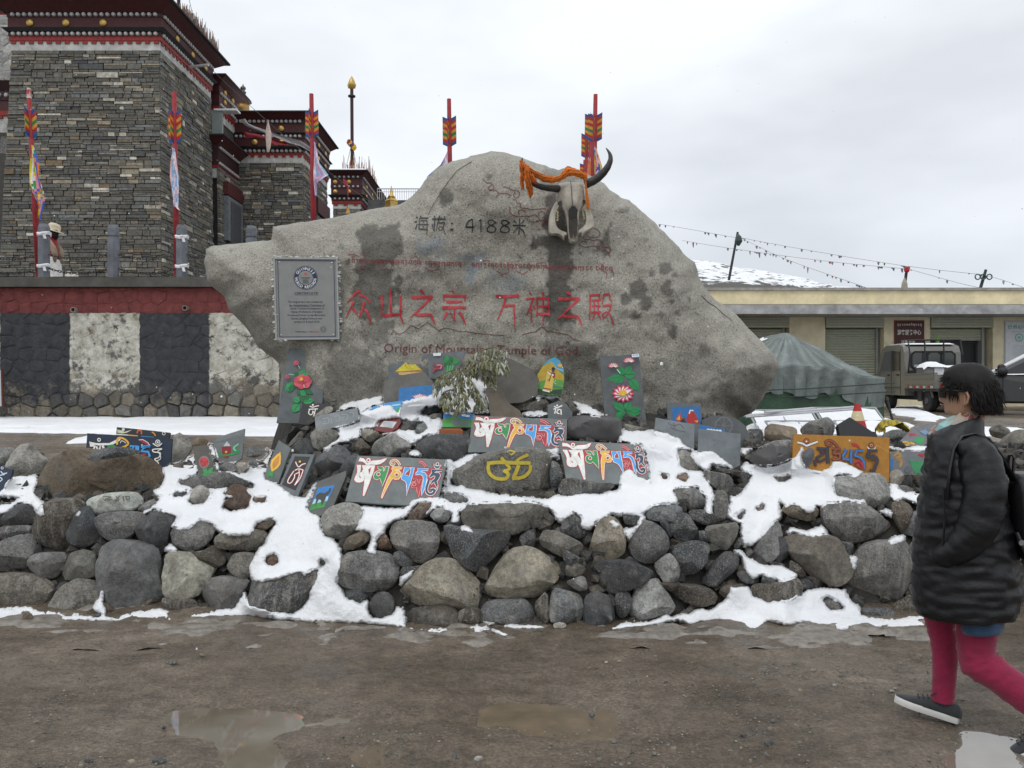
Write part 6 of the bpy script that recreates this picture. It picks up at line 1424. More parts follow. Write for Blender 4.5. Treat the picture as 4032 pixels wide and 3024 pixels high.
# ------------------------------------------------------------------ stone towers with painted cornices
MAR = lin('#48191a'); MARD = lin('#331414'); REDD = lin('#8a2620'); WDISC = (.45,.43,.42,1); GDISC = lin('#c9a85c'); ROOF = (.03,.03,.032,1); PLAS = (.50,.49,.46,1)
PALW = [((.125,.114,.092),8),((.138,.13,.112),8),((.108,.104,.092),5),((.155,.16,.152),2.5),((.07,.072,.072),1.6),((.25,.215,.16),1.8),((.34,.31,.25),1.1),((.50,.47,.40),.6),((.16,.12,.075),1)]
def palette(rnd):
    t = rnd.uniform(0,sum(w for _,w in PALW))
    for c,w in PALW:
        t -= w
        if t <= 0: break
    g = rnd.uniform(.95,1.5); return (c[0]*g,c[1]*g,c[2]*g,1)
def masonry(parent,o,u,L,z0,z1,inward,batter,seed,limit,hscale=1.0,sides=(0,0)):
    """courses of split stone on a battered face: o = lower corner, u = direction along, inward = direction into the wall"""
    rnd = random.Random(seed); o = Vector(o); u = Vector(u); inn = Vector(inward); lst = []; z = z0
    while z < z1 - .02:
        h = min(rnd.choice([.10,.13,.16,.19,.23])*hscale,z1 - z); h = max(h,.03)
        b0 = (z - z0)*batter; x = (z - z0)*sides[0]; l1 = L - (z - z0)*sides[1]
        while x < l1 - .01:                          # a band is filled with single blocks or stacks of thin slabs
            w = min(rnd.uniform(.18,.75),l1 - x)
            if l1 - x - w < .1: w = l1 - x
            n = 1 if h < .12 else rnd.choice([1,1,2,2,3,3])
            cut = sorted([0,1] + [(k + rnd.uniform(-.25,.25))/n for k in range(1,n)])
            for k in range(n):
                xs_ = [0,w] if rnd.random() < .55 or w < .3 else [0,w*rnd.uniform(.3,.7),w]
                for q in range(len(xs_) - 1):
                    c = palette(rnd); ww = xs_[q + 1] - xs_[q]; hk = h*(cut[k + 1] - cut[k])
                    lst.append((ww*hk,x + xs_[q],z + h*cut[k],ww,hk,b0,c,rnd.uniform(0,.04),rnd.uniform(-.02,.02)))
            x += w
        z += h
    keep = set(sorted(range(len(lst)),key=lambda k: -lst[k][0])[:limit]); stuff = MB()
    for k,(a,x,z,w,h,b0,c,pr,tl_) in enumerate(lst):
        m = MB() if k in keep else stuff; g = .0035 + .004*abs(tl_)/.02; q = []
        for (xx,zz) in ((x + g,z + g),(x + w - g,z + g + tl_*.3),(x + w - g*1.2,z + h - g),(x + g,z + h - g + tl_*.3)):
            bb = (zz - z0)*batter; q.append(o + u*xx + inn*(bb) + Vector((0,0,zz - o.z)))
        f = [p - inn*(pr + .012) + (sum(q,Vector())/4 - p)*.045 for p in q]; bk = [p + inn*.06 for p in q]
        m.hexa(bk,f,c)
        if k in keep: m.build('stone',M_masonry,parent)
    if stuff.v: stuff.build('stone_fill',M_masonry,parent,kind='stuff')
_disc = {}
def disc(parent,name,c,r,ax,mat,col):
    k = (name,round(r,3),ax)
    if k not in _disc:
        m = MB(); m.lathe([(r,.03),(r,-.02),(r*.75,-.045),(r*.1,-.055)] if ax == 'y' else [(r,-.03),(r,.02),(r*.75,.045),(r*.1,.055)],(0,0,0),12,col,ax); me,_ = m.mesh(name,True,40,origin=(0,0,0)); me.materials.append(mat); _disc[k] = me
    o = bpy.data.objects.new(name,_disc[k]); o.location = c; place(o,parent)
def cornice(parent,x0,x1,y0,y1,layers,pitch,rad,gold,front=True,side=True):
    """layers: (name, z0, z1, overhang, colour); discs sit on the layer named disc_beam, gilt bosses on frieze"""
    for name,za,zb,ov,col in layers:
        m = MB(); ov0 = ov if not isinstance(ov,tuple) else ov[0]; ov1 = ov if not isinstance(ov,tuple) else ov[1]
        m.hexa([(x0 - ov0,y0 - ov0,za),(x1 + ov0,y0 - ov0,za),(x1 + ov0,y1 + ov0,za),(x0 - ov0,y1 + ov0,za)],[(x0 - ov1,y0 - ov1,zb),(x1 + ov1,y0 - ov1,zb),(x1 + ov1,y1 + ov1,zb),(x0 - ov1,y1 + ov1,zb)],col)
        m.build(name,M_snow if name == 'roof_snow' else (M_conc if name in ('plaster_band','roof_slab') else M_wood),parent)
        zc = (za + zb)/2
        if name == 'disc_beam':
            if front:
                for k in range(int((x1 - x0)/pitch) + 1): disc(parent,'frieze_disc',(x0 + (k + .5)*(x1 - x0)/(int((x1 - x0)/pitch) + 1),y0 - ov0 - .01,zc),rad,'y',M_paint,WDISC)
            if side:
                for k in range(int((y1 - y0)/pitch) + 1): disc(parent,'frieze_disc',(x1 + ov0 + .01,y0 + (k + .5)*(y1 - y0)/(int((y1 - y0)/pitch) + 1),zc),rad,'x',M_paint,WDISC)
        if name == 'frieze':
            if front:
                for fx in gold[0]: disc(parent,'gilt_boss',(fx,y0 - ov0 - .01,zc),rad*1.75,'y',M_gold,GDISC)
            if side:
                for fy in gold[1]: disc(parent,'gilt_boss',(x1 + ov0 + .01,fy,zc),rad*1.75,'x',M_gold,GDISC)
        if name == 'dentil_beam':
            n = int((x1 - x0)/(pitch*1.45))
            for k in range(n if front else 0):
                m = MB(); a = x0 - ov0 + (k + .2)*(x1 - x0 + 2*ov0)/n; m.box(a,a + pitch*.8,y0 - ov0 + .01,y0 + .2,za - .085,za - .003,REDD); m.build('dentil',M_wood,parent)
            n = int((y1 - y0)/(pitch*1.45))
            for k in range(n if side else 0):
                m = MB(); a = y0 + (k + .2)*(y1 - y0)/n; m.box(x1 - .2,x1 + ov0 - .01,a,a + pitch*.8,za - .085,za - .003,REDD); m.build('dentil',M_wood,parent)
def zat(sy,Y): return EYE + (CY - sy)/F*Y
# first tower
TY0,TY1 = 23.0,26.85
t1 = thing('stone_tower','largest slate stone tower with maroon cornice and gilt discs at the upper left','tower',(-12.2,24.8,3.74))
zt1 = zat(200,TY0); tx1 = -10.08; tx0 = -14.32; BT = .016
masonry(t1,(tx0 - .32,TY0 - .12,3.74),(1,0,0),(tx1 + .12) - (tx0 - .32),3.74,zt1,(0,1,0),BT,11,200,.74,sides=(.044,.016))
masonry(t1,(tx1 + .12,TY0 - .12,3.74),(0,1,0),TY1 - TY0 + .12,3.74,zt1,(-1,0,0),BT,12,95,.74,sides=(.016,0))
m = MB(); m.hexa([(tx0 - .3,TY0 - .08,3.7),(tx1 + .08,TY0 - .08,3.7),(tx1 + .08,TY1,3.7),(tx0 - .3,TY1,3.7)],[(tx0 + .03,TY0 + .05,zt1),(tx1 - .04,TY0 + .05,zt1),(tx1 - .04,TY1,zt1),(tx0 + .03,TY1,zt1)],(.035,.033,.03,1)); m.build('core',M_masonry,t1)
def zz(sy): return zat(sy,TY0)
cornice(t1,tx0,tx1,TY0,TY1,[('plaster_band',zt1 + .003,zz(163),.012,PLAS),('dentil_beam',zz(163) + .002,zz(146),.05,REDD),('disc_beam',zz(146) + .002,zz(129),.06,MARD),('ledge',zz(129) + .002,zz(118),(.10,.20),ROOF),('frieze',zz(118) + .002,zz(72),.07,MAR),('disc_beam',zz(72) + .002,zz(55),.09,MARD),('eave',zz(55) + .002,zz(23),(.12,.42),MAR),('roof_slab',zz(23) + .002,zz(15),.50,ROOF)],.17,.058,([-13.75,-12.72,-11.66],[24.0,25.15,26.2]))
m = MB(); rr = random.Random(3)
def twigs(m,n,fx,cols,h=(.35,.75)):
    for k in range(n):
        x,y,z = fx(rr); hh = rr.uniform(*h); c = rr.choice(cols); g = rr.uniform(.7,1.3)
        m.tube([(x,y,z),(x + rr.uniform(-.05,.05),y,z + hh)],[.025,.008],4,(c[0]*g,c[1]*g,c[2]*g,1),cap=True)
TWC = [(.24,.16,.12),(.30,.20,.15),(.25,.09,.06),(.34,.30,.26)]
twigs(m,260,lambda r: (tx1 + .12 + r.uniform(-.12,.1),r.uniform(TY0 + 1.2,TY1 + .2),zz(15)),TWC); twigs(m,160,lambda r: (r.uniform(-12.2,-10.6),TY0 + 1.0 + r.uniform(0,.5),zz(15)),TWC,(.5,.8)); m.build('twig_bundle',M_wood,t1,kind='stuff')
a_ = at(725,263,25.0); m = MB(); m.tube([(tx1 - .1,a_.y,a_.z - .02),(tx1 + .75,a_.y - .3,a_.z - .06)],.045,8,(.5,.5,.5,1)); m.build('spout',M_plain,t1)
fp = thing('flag_pole','thin dark mast with guy wires on the roof of the largest tower','mast',at(703,20,24.5)); m = MB(); m.tube([at(703,60,24.5),at(706,-260,24.5)],.055,8,MARD); m.build('pole',M_wood,fp)
for dx in (-60,62): m = MB(); m.tube([at(704,-180,24.5),at(704 + dx,90,24.5)],.008,4,(.1,.1,.1,1)); m.build('guy_wire',M_rubber,fp)
# whitewashed neighbour and set-back blocks
nb_ = thing('whitewashed_building','whitewashed rough stone building cut by the left edge behind the tower','building',(-17,26,3.74))
rubble_wall(-20.0,-14.1,3.7,zat(60,24.9),24.9,nb_,150,.34,M_masonry,vis=(-15.9,-14.2))
for o in nb_.children:
    w_ = rng.uniform(.30,.55); o.data.color_attributes['col'].data.foreach_set('color',np.tile(np.array([w_,w_*.98,w_*.92,1],np.float32),len(o.data.loops)))
m = MB(); m.box(-20,-13.6,24.95,29,3.7,zat(60,24.9),(.2,.19,.18,1)); m.build('core',M_masonry,nb_)
def z3(sy): return zat(sy,24.5)
cornice(nb_,-20,-14.85,24.55,24.85,[('plaster_band',z3(520),z3(455),.0,PLAS),('dentil_beam',z3(455) + .002,z3(435),.05,REDD),('frieze',z3(435) + .002,z3(395),.05,MAR),('disc_beam',z3(395) + .002,z3(358),.08,MARD),('eave',z3(358) + .002,z3(325),(.10,.25),MARD)],.22,.07,([],[]),side=False)
m = MB(); m.box(-20,-14.72,24.6,24.9,3.74,z3(600),(.055,.05,.045,1)); m.build('dark_doorway',M_wood,nb_)
def z4(sy): return zat(sy,27.2)
bb_ = thing('upper_temple_block','set-back maroon temple storey with gilt discs above the largest tower','building',(-15,29,3.74))
m = MB(); m.box(-21,-13.9,27.5,32,3.7,z4(170),(.09,.085,.075,1)); m.build('wall',M_masonry,bb_)
m = MB(); m.box(-13.8,-10.02,27.35,28.95,3.7,zat(472,27.3),(.09,.085,.075,1)); m.build('wall',M_masonry,bb_)
cornice(bb_,-21,-13.9,27.2,31,[('plaster_band',z4(105),z4(70),.0,PLAS),('dentil_beam',z4(70) + .002,z4(55),.05,REDD),('disc_beam',z4(55) + .002,z4(38),.06,MARD),('frieze',z4(38) + .002,z4(0),.06,MAR),('disc_beam',z4(0) + .002,z4(-18),.08,MARD),('eave',z4(-18) + .002,z4(-50),(.1,.4),MAR)],.2,.065,([-16.65,-15.7],[]),side=False)
def z5(sy): return zat(sy,27.3)
cornice(bb_,-13.8,-9.98,27.3,29.0,[('plaster_band',z5(470),z5(432),.0,PLAS),('dentil_beam',z5(432) + .002,z5(418),.04,REDD),('disc_beam',z5(418) + .002,z5(402),.05,MARD),('frieze',z5(402) + .002,z5(372),.05,MAR),('disc_beam',z5(372) + .002,z5(360),.06,MARD),('frieze',z5(360) + .002,z5(335),.06,MAR),('eave',z5(335) + .002,z5(312),(.08,.35),MAR),('roof_slab',z5(312) + .002,z5(306),.4,ROOF)],.17,.055,([],[27.75,28.5]),front=False)
m = MB()
for k in range(9): a = at(836 + k*4.6,420,27.0); m.box(a.x,a.x + .03,26.95,27.02,zat(556,27),zat(436,27),(.33,.37,.35,1)); 
m.box(at(834,420,27).x,at(877,420,27).x,27.0,27.06,zat(556,27),zat(436,27),(.36,.40,.38,1)); m.build('corrugated_sheet',M_plain,bb_)
m = MB(); m.box(at(846,0,27).x,at(935,0,27).x,26.9,27.3,zat(438,27),zat(431,27)); m.build('roof_snow',M_snow,bb_)
# low wing between the towers
wg = thing('temple_wing','narrow temple wing with a doorway between the two towers','building',(-10.3,28,3.74))
masonry(wg,(-9.75,26.9,3.74),(0,1,0),2.1,3.74,zat(660,27),(-1,0,0),.015,23,60)
m = MB(); m.box(-12,-9.85,27.06,28.95,3.7,zat(650,27),(.05,.047,.042,1)); m.build('core',M_masonry,wg)
def z6(sy): return zat(sy,26.95)
cornice(wg,-12,-9.9,26.95,28.9,[('plaster_band',z6(700),z6(662),.01,PLAS),('dentil_beam',z6(662) + .002,z6(650),.05,REDD),('disc_beam',z6(650) + .002,z6(632),.06,MARD),('frieze',z6(632) + .002,z6(588),.06,MARD),('disc_beam',z6(588) + .002,z6(572),.08,MARD),('eave',z6(572) + .002,z6(546),(.1,.36),MAR),('roof_slab',z6(546) + .002,z6(540),.4,ROOF)],.17,.055,([],[]),front=False)
for za,zb,c,nm_ in ((735,785,lin('#4f1c1c'),'lintel'),(790,960,(.16,.17,.175,1),'door_frame')):
    m = MB(); m.box(-9.95,-9.62,27.25,28.75,zat(zb,28),zat(za,28),c); m.build(nm_,M_wood,wg)
m = MB(); m.box(-9.7,-9.60,27.5,28.5,3.75,zat(805,28),(.07,.075,.08,1)); m.build('door',M_wood,wg)
# second tower
UY0,UY1 = 29.0,32.8
t2 = thing('stone_tower','second slate stone tower with double maroon frieze behind the third arrow pole','tower',(-8.8,31,3.74))
ux0,ux1 = at(925,0,UY0).x,at(1192,0,UY0).x; zt2 = zat(642,UY0)
masonry(t2,(ux0 - .1,UY0 - .1,3.74),(1,0,0),ux1 - ux0 + .2,3.74,zt2,(0,1,0),.016,31,120,.9,sides=(.016,.016))
masonry(t2,(ux1 + .1,UY0 - .1,3.74),(0,1,0),UY1 - UY0,3.74,zt2,(-1,0,0),.016,32,50,.9,sides=(.016,0))
m = MB(); m.hexa([(ux0 - .08,UY0 - .06,3.7),(ux1 + .06,UY0 - .06,3.7),(ux1 + .06,UY1,3.7),(ux0,UY1,3.7)],[(ux0 + .04,UY0 + .04,zt2),(ux1 - .04,UY0 + .04,zt2),(ux1 - .04,UY1,zt2),(ux0,UY1,zt2)],(.03,.028,.026,1)); m.build('core',M_masonry,t2)
def z7(sy): return zat(sy,UY0)
gx1 = at(1006,0,UY0).x; gx2 = at(1110,0,UY0).x
cornice(t2,ux0,ux1,UY0,UY1,[('plaster_band',zt2 + .003,z7(611),.012,PLAS),('dentil_beam',z7(611) + .002,z7(603),.05,REDD),('disc_beam',z7(603) + .002,z7(590),.06,MARD),('ledge',z7(590) + .002,z7(583),(.1,.22),ROOF),('frieze',z7(583) + .002,z7(546),.07,MAR),('disc_beam',z7(546) + .002,z7(533),.09,MARD),('ledge',z7(533) + .002,z7(528),(.1,.2),ROOF),('frieze',z7(528) + .002,z7(490),.08,MAR),('disc_beam',z7(490) + .002,z7(474),.1,MARD),('eave',z7(474) + .002,z7(454),(.12,.34),MAR),('roof_slab',z7(454) + .002,z7(449),.4,ROOF),('roof_snow',z7(449) + .002,z7(441),(.38,.2),(1,1,1,1))],.17,.06,([gx2],[29.9,31.0,32.1]))
disc(t2,'gilt_boss',(gx1,UY0 - .09,z7(563)),.105,'y',M_gold,GDISC)
m = MB(); m.box(ux1 - .05,ux1 + .22,30.4,32.4,zat(848,31),zat(790,31),lin('#451a1a')); m.build('door_canopy',M_wood,t2)
m = MB(); m.box(ux1 - .05,ux1 + .13,30.6,32.2,3.75,zat(852,31),(.13,.14,.145,1)); m.build('doorway',M_wood,t2)
# third tower far off
VY0,VY1 = 40.0,45.5
t3 = thing('stone_tower','farthest small tower with twig parapet above the left slope of the boulder','tower',(-7.5,42,3.74))
vx0,vx1 = at(1312,0,VY0).x,at(1420,0,VY0).x; zt3 = zat(822,VY0)
masonry(t3,(vx0,VY0 - .05,zat(900,VY0)),(1,0,0),vx1 - vx0,zat(900,VY0),zt3,(0,1,0),.015,41,0,1.4)
m = MB(); m.box(vx0,vx1,VY0 + .02,VY1,3.7,zt3,(.10,.095,.08,1)); m.build('wall',M_masonry,t3)
def z8(sy): return zat(sy,VY0)
cornice(t3,vx0,vx1,VY0,VY1,[('plaster_band',zt3 + .003,z8(803),.012,PLAS),('dentil_beam',z8(803) + .002,z8(791),.06,REDD),('disc_beam',z8(791) + .002,z8(776),.08,MARD),('ledge',z8(776) + .002,z8(770),(.12,.24),ROOF),('frieze',z8(770) + .002,z8(742),.09,MAR),('disc_beam',z8(742) + .002,z8(731),.11,MARD),('frieze',z8(731) + .002,z8(706),.1,MAR),('disc_beam',z8(706) + .002,z8(692),.12,MARD),('eave',z8(692) + .002,z8(680),(.14,.36),MAR),('roof_slab',z8(680) + .002,z8(676),.42,ROOF),('roof_snow',z8(676) + .002,z8(668),(.4,.2),(1,1,1,1))],.24,.06,([at(1322,0,VY0).x,at(1376,0,VY0).x],[41,42.6,44.2]))
m = MB(); twigs(m,150,lambda r: (r.uniform(vx0 + .2,vx1 + .25),VY0 + .4 + r.uniform(0,4.5),z8(672)),[(.34,.15,.09),(.30,.2,.15),(.36,.12,.08)],(.5,1.0)); m.build('twig_parapet',M_wood,t3,kind='stuff')
# ornaments
fm = thing('gilt_mast','slim dark mast with gilded flame finial and ring on the farthest tower','mast',at(1387,650,41)); a = at(1387,650,41); b = at(1385,348,41)
m = MB(); m.tube([a,b],.085,8,lin('#3a2022')); m.build('pole',M_wood,fm)
m = MB(); m.lathe([(.1,-.07),(.19,-.03),(.19,.03),(.1,.07)],tuple(at(1385,379,41)),14,lin('#2c2224')); m.build('ring',M_wood,fm)
m = MB(); m.lathe([(.05,-.1),(.19,.14),(.2,.22),(.13,.42),(.02,.62)],tuple(b),12,GDISC); m.build('finial',M_gold,fm,smooth=True)
m = MB()
for sg in (-1,1): m.tube([b + Vector((0,0,.02)),b + Vector((sg*.16,0,.04)),b + Vector((sg*.22,0,.2))],[.05,.05,.012],6,GDISC)
m.build('crescent',M_gold,fm)
m = MB(); a2 = at(1386,570,41)
for k,c in enumerate([lin('#8a2028'),lin('#d8b030'),lin('#24406a'),lin('#8a2028'),lin('#d8b030')]): m.lathe([(.05,-.18),(.14,-.05),(.1,.1),(.03,.15)],(a2.x - .12 + k*.06,a2.y - .1,a2.z - .06*k + .1),7,c)
m.build('prayer_cloth',M_cloth,fm)
for dx in (-22,-8,18): m = MB(); m.tube([at(1386,560,41),at(1386 + dx,655,41)],.012,4,(.15,.14,.13,1)); m.build('guy_wire',M_rubber,fm)
vb = thing('victory_banner','bell-shaped weathered gilt ornament with dark finial on the roof between the towers','roof ornament',at(957,445,30)); a = at(957,443,30)
m = MB(); m.lathe([(.24,0),(.23,.15),(.22,.4)],tuple(a),16,lin('#a8854c')); m.build('drum',M_gold,vb,smooth=True)
m = MB(); m.lathe([(.32,.38),(.30,.44),(.2,.55),(.12,.62),(.05,.66),(.1,.7),(.12,.76),(.05,.82),(.1,.87),(.1,.93),(.03,1.0),(.01,1.06)],tuple(a),14,(.11,.10,.085,1)); m.build('crown',M_gold,vb,smooth=True)
gs = thing('gilt_stupa','small golden stupa ornament rising behind the left slope of the boulder','roof ornament',at(1541,812,30)); a = at(1541,818,30)
m = MB(); m.lathe([(.28,0),(.28,.06),(.22,.08),(.24,.22),(.26,.25),(.2,.3),(.15,.38)],tuple(a),4,GDISC); m.build('base',M_gold,gs)
m = MB(); m.lathe([(.15,.38),(.1,.46),(.06,.5),(.05,.62),(.025,.74),(.01,.82)],tuple(a),10,GDISC); m.build('spire',M_gold,gs,smooth=True)
rl = thing('railing','distant white metal railing between the farthest tower and the boulder','railing',at(1580,785,40)); m = MB(); a,b = at(1486,0,40).x,at(1760,0,40).x
m.tube([(a,40,zat(743,40)),(b,40,zat(743,40))],.03,6,(.6,.62,.64,1)); m.tube([(a,40,zat(755,40)),(b,40,zat(755,40))],.015,6,(.6,.62,.64,1)); m.build('rail',M_plain,rl)
src = None
for k in range(32):
    if src is None: m = MB(); m.tube([(0,0,0),(0,0,zat(743,40) - zat(786,40))],.013,5,(.6,.62,.64,1)); src,_ = m.mesh('baluster',origin=(0,0,0)); src.materials.append(M_plain)
    o = bpy.data.objects.new('baluster',src); o.location = (a + k*(b - a)/31,40,zat(786,40)); place(o,rl)
m = MB(); m.box(a - .5,b + 3,40.1,44,3.7,zat(786,40),(.10,.10,.095,1)); m.build('far_terrace_wall',M_conc,label='dark parapet wall below the distant white railing',cat='wall')
# line of scarves from the big tower down to the far one
lw = thing('prayer_line','thin wire with hanging pale and red prayer cloths crossing before the second tower','prayer flags',at(1030,440,26)); L0,L1 = at(815,255,25.5),at(1450,790,27.5)
def lp(t): p = L0.lerp(L1,t); p.z -= 4*.2*t*(1 - t); return p
m = MB(); m.tube([lp(k/20) for k in range(21)],.008,4,(.12,.12,.12,1)); m.build('wire',M_rubber,lw)
def hang(reg,rows,col,Y,nm_='cloth'):
    g = [[at(*Z(reg,[(a[0] + (b[0] - a[0])*u,a[1] + (b[1] - a[1])*u)])[0],Y + .05*math.sin(u*6 + i)) for u in (0,.33,.66,1)] for i,(a,b) in enumerate(rows)]
    m = MB(); m.grid(g,col); m.build(nm_,M_cloth,lw,smooth=True)
hang(RW,[((685,430),(692,430)),((672,520),(715,520)),((668,580),(728,570)),((672,650),(725,640)),((678,720),(716,710)),((680,755),(700,750))],lin('#cbb8ae'),26.1)
hang(RW,[((400,432),(465,420)),((490,500),(500,470)),((560,530),(570,500)),((660,565),(665,530)),((780,610),(790,575)),((900,660),(910,610)),((1010,690),(1020,640)),((1105,745),(1105,700))],(.33,.31,.32,1),27.6,'grey_ribbon')
hang(RW,[((430,535),(440,545)),((470,615),(500,560)),((560,610),(570,570)),((660,620),(660,595)),((760,680),(770,625)),((890,680),(880,655))],lin('#98303a'),27.9,'red_ribbon')
hang(RW,[((1435,1012),(1480,1040)),((1440,1060),(1485,1080)),((1470,1090),(1492,1110)),((1475,1150),(1490,1150)),((1478,1190),(1488,1190))],lin('#b84048'),27.4,'red_cloth'); hang(RW,[((1476,1280),(1486,1280)),((1462,1360),(1505,1360))],lin('#d8a85c'),27.4,'tassel')
hang(RW,[((1180,890),(1190,880)),((1195,935),(1210,960)),((1235,960),(1240,990)),((1280,985),(1285,1000))],lin('#78a6cc'),20.5,'blue_cloth')
# ------------------------------------------------------------------ visitor centre, hill, prayer lines
BY = 26.0
def zb(sy,Y=BY): return zat(sy,Y)
CRM = (.66,.57,.36,1); CRM2 = (.74,.66,.46,1)
vcn = thing('visitor_centre','long low cream building with grey roller shutters and a flat parapet','building',(13,BY,.76))
bx0,bx1 = at(2700,0,BY).x,30.0
M_stucco = vc('stained_stucco',.85,.22,2.0,.3,60,bdist=.01)
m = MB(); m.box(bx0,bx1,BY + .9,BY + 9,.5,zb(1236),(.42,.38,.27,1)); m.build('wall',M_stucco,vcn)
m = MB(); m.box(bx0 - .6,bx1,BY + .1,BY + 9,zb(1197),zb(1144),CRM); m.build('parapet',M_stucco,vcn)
m = MB(); m.box(bx0 - .7,bx1,BY + .02,BY + 9.1,zb(1143),zb(1132),(.30,.28,.25,1)); m.build('parapet_cap',M_conc,vcn)
m = MB(); m.box(bx0 - .6,bx1,BY - .9,BY + .95,zat(1236,BY - .9),zat(1200,BY - .9),(.42,.42,.42,1)); m.build('canopy',M_conc,vcn)
m = MB(); m.grid([[(x,BY - .88 + j*.9,zat(1200,BY - .9) + (.012,.05 + .02*noise.noise(Vector((x,1,1))))[j]) for j in range(2)] for x in np.arange(bx0,bx1,.5)]); m.build('canopy_snow',M_snow,vcn,smooth=True)
SHC = (.42,.43,.34,1)
for i,(xa,xb,open_) in enumerate(((420,770,0),(1000,1365,0),(1660,2050,1))):
    X0,X1 = at(2632 + xa*.633,0,BY).x,at(2632 + xb*.633,0,BY).x; w = X1 - X0
    sh = bpy.data.objects.new('roller_shutter',None); sh.location = (X0 + w/2,BY + .5,.76); place(sh,vcn); sh['_w'] = tuple(sh.location)
    n = 5; za,zc = zb(1287),zb(1236)
    for k in range(n):
        m = MB(); z0 = za + (zc - za)*k/n; z1 = za + (zc - za)*(k + 1)/n; m.hexa([(X0,BY + .25,z0),(X1,BY + .25,z0),(X1,BY + .9,z0),(X0,BY + .9,z0)],[(X0,BY + .22,z1 - .012),(X1,BY + .22,z1 - .012),(X1,BY + .9,z1 - .012),(X0,BY + .9,z1 - .012)],SHC); m.build('housing_panel',M_plain,sh)
    ztop,zbot = za - .02,(zb(1337) if open_ else .76); cx0,cx1 = X0 + (.10 if not open_ else .06),X1 - w*(.075 if not open_ else .10); nn = int((ztop - zbot)/.085)
    for k in range(nn):
        m = MB(); z0 = zbot + (ztop - zbot)*k/nn; z1 = zbot + (ztop - zbot)*(k + 1)/nn; zm = (z0 + z1)/2
        m.loft([[(x,BY + .62,z0),(x,BY + .585,zm),(x,BY + .62,z1 - .006),(x,BY + .66,z1 - .006),(x,BY + .66,z0)] for x in (cx0,cx1)],(SHC[0]*random.uniform(.93,1.05),SHC[1]*random.uniform(.95,1.05),SHC[2],1)); m.build('slat',M_plain,sh)
    for xx,ww in ((cx0 - .09,.085),(cx1 + .003,.085)): m = MB(); m.box(xx,xx + ww,BY + .55,BY + .9,.76,za,(.30,.31,.30,1)); m.build('guide_rail',M_plain,sh)
    if open_:
        m = MB(); m.box(cx0,cx1,BY + .84,BY + .89,.76,zbot,(.015,.016,.016,1)); m.build('opening_shade',M_plain,sh)  # black sheet before a closed wall, painted as the unlit inside
        for xx in (cx0,(cx0 + cx1)/2 - .1,cx1 - .06): m = MB(); m.box(xx,xx + .06,BY + .8,BY + .835,.76,zbot,(.05,.05,.05,1)); m.build('door_post',M_plain,sh)
        m = MB(); m.box(cx0 + .05,cx1 - .05,BY + .8,BY + .83,zbot - .07,zbot - .004,(.04,.04,.042,1)); m.build('door_head',M_plain,sh)
for xa,xb in ((770,1000),(1365,1660),(2050,2700)):
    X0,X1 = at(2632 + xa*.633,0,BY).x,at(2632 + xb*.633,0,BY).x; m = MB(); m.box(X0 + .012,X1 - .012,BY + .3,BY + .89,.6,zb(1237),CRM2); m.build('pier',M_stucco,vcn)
def board(name,label,reg,q,Y,col,edge,text,cat='sign'):
    P = [at(*p,Y) for p in Z(reg,q)]; t = thing(name,label,cat,(P[0] + P[2])/2)
    m = MB(); m.hexa([p + Vector((0,.05,0)) for p in P],P,edge); m.build('frame',M_plain,t)
    c = sum(P,Vector())/4; m = MB(); m.hexa([c + (p - c)*.965 + Vector((0,-.002,0)) for p in P],[c + (p - c)*.965 + Vector((0,-.012,0)) for p in P],col); m.build('panel',M_plain,t)
    m = MB()
    for body,x,y,w,h,c_ in text:
        v_,f_ = text2d(body,w,h,bold=.015); i0 = len(m.v)
        for a,b in v_: m.vert(at(*Z(reg,[(x + a,y - b)])[0],Y - .016))
        for f in f_: m.face([i0 + k for k in f],c_)
    if text: m.build('lettering',M_paint,t)
    return t
LW = lin('#e6e4de')
sg = board('brown_sign','maroon visitor centre sign with white Chinese lettering between two shutters',R3,[(1406,1090),(1592,1090),(1592,728),(1406,728)],BY + .26,lin('#4c1f1e'),lin('#8a5048'),[('游客服务中心',1498,803,148,34,LW),('以游为本 、',1500,864,100,28,LW),('以客为尊',1500,915,92,28,LW)])
m = MB(); rr = random.Random(9); x = 1424
while x < 1566:
    g = rr.choice(TG); s_ = .42
    for w,p in g:
        for a,b in [(q[0],q[1]) for q in ribbon2([(x + u*s_,752 + v*s_*.8) for u,v in p],2.6,1e9)][:-1]: pass
        q = ribbon2([(x + u*s_,752 + v*s_*.8) for u,v in p],2.6,1e9); ids = [(m.vert(at(*Z(R3,[a])[0],BY + .244)),m.vert(at(*Z(R3,[b])[0],BY + .244))) for a,b in q]
        for i in range(len(ids) - 1): m.face((ids[i][0],ids[i][1],ids[i + 1][1],ids[i + 1][0]),LW)
    x += 14
m.build('tibetan_lettering',M_paint,sg)
wb = board('white_board','white notice board with green heading at the right edge of the building',R3,[(2092,1120),(2330,1120),(2330,730),(2092,730)],BY + .26,lin('#c8ccd0'),lin('#b8bcc0'),[('世界纪录认证',2205,772,190,26,lin('#5f9a94'))])
m = MB(); q = [(2130,800),(2330,800),(2330,1050),(2130,1050)]; pts = [at(*p,BY + .243) for p in Z(R3,q)]
for i in range(3):
    a,b = pts[i],pts[(i + 1) % 4]; m.tube([a,b],.008,4,lin('#9fb4b4'))
c0 = at(*Z(R3,[(2182,836)])[0],BY + .243)
for r_,c_,d in ((.14,lin('#7aa8a0'),0),(.10,lin('#c0cccc'),.002),(.06,lin('#8ab4ac'),.004)): m.lathe([(r_,-d),(r_,-d - .002)],tuple(c0),20,c_,'y')
for k in range(8): a = at(*Z(R3,[(2150,885 + k*9)])[0],BY + .243); m.box(a.x,a.x + .6,a.y - .002,a.y,a.z,a.z + .012,lin('#a8b4b8'))
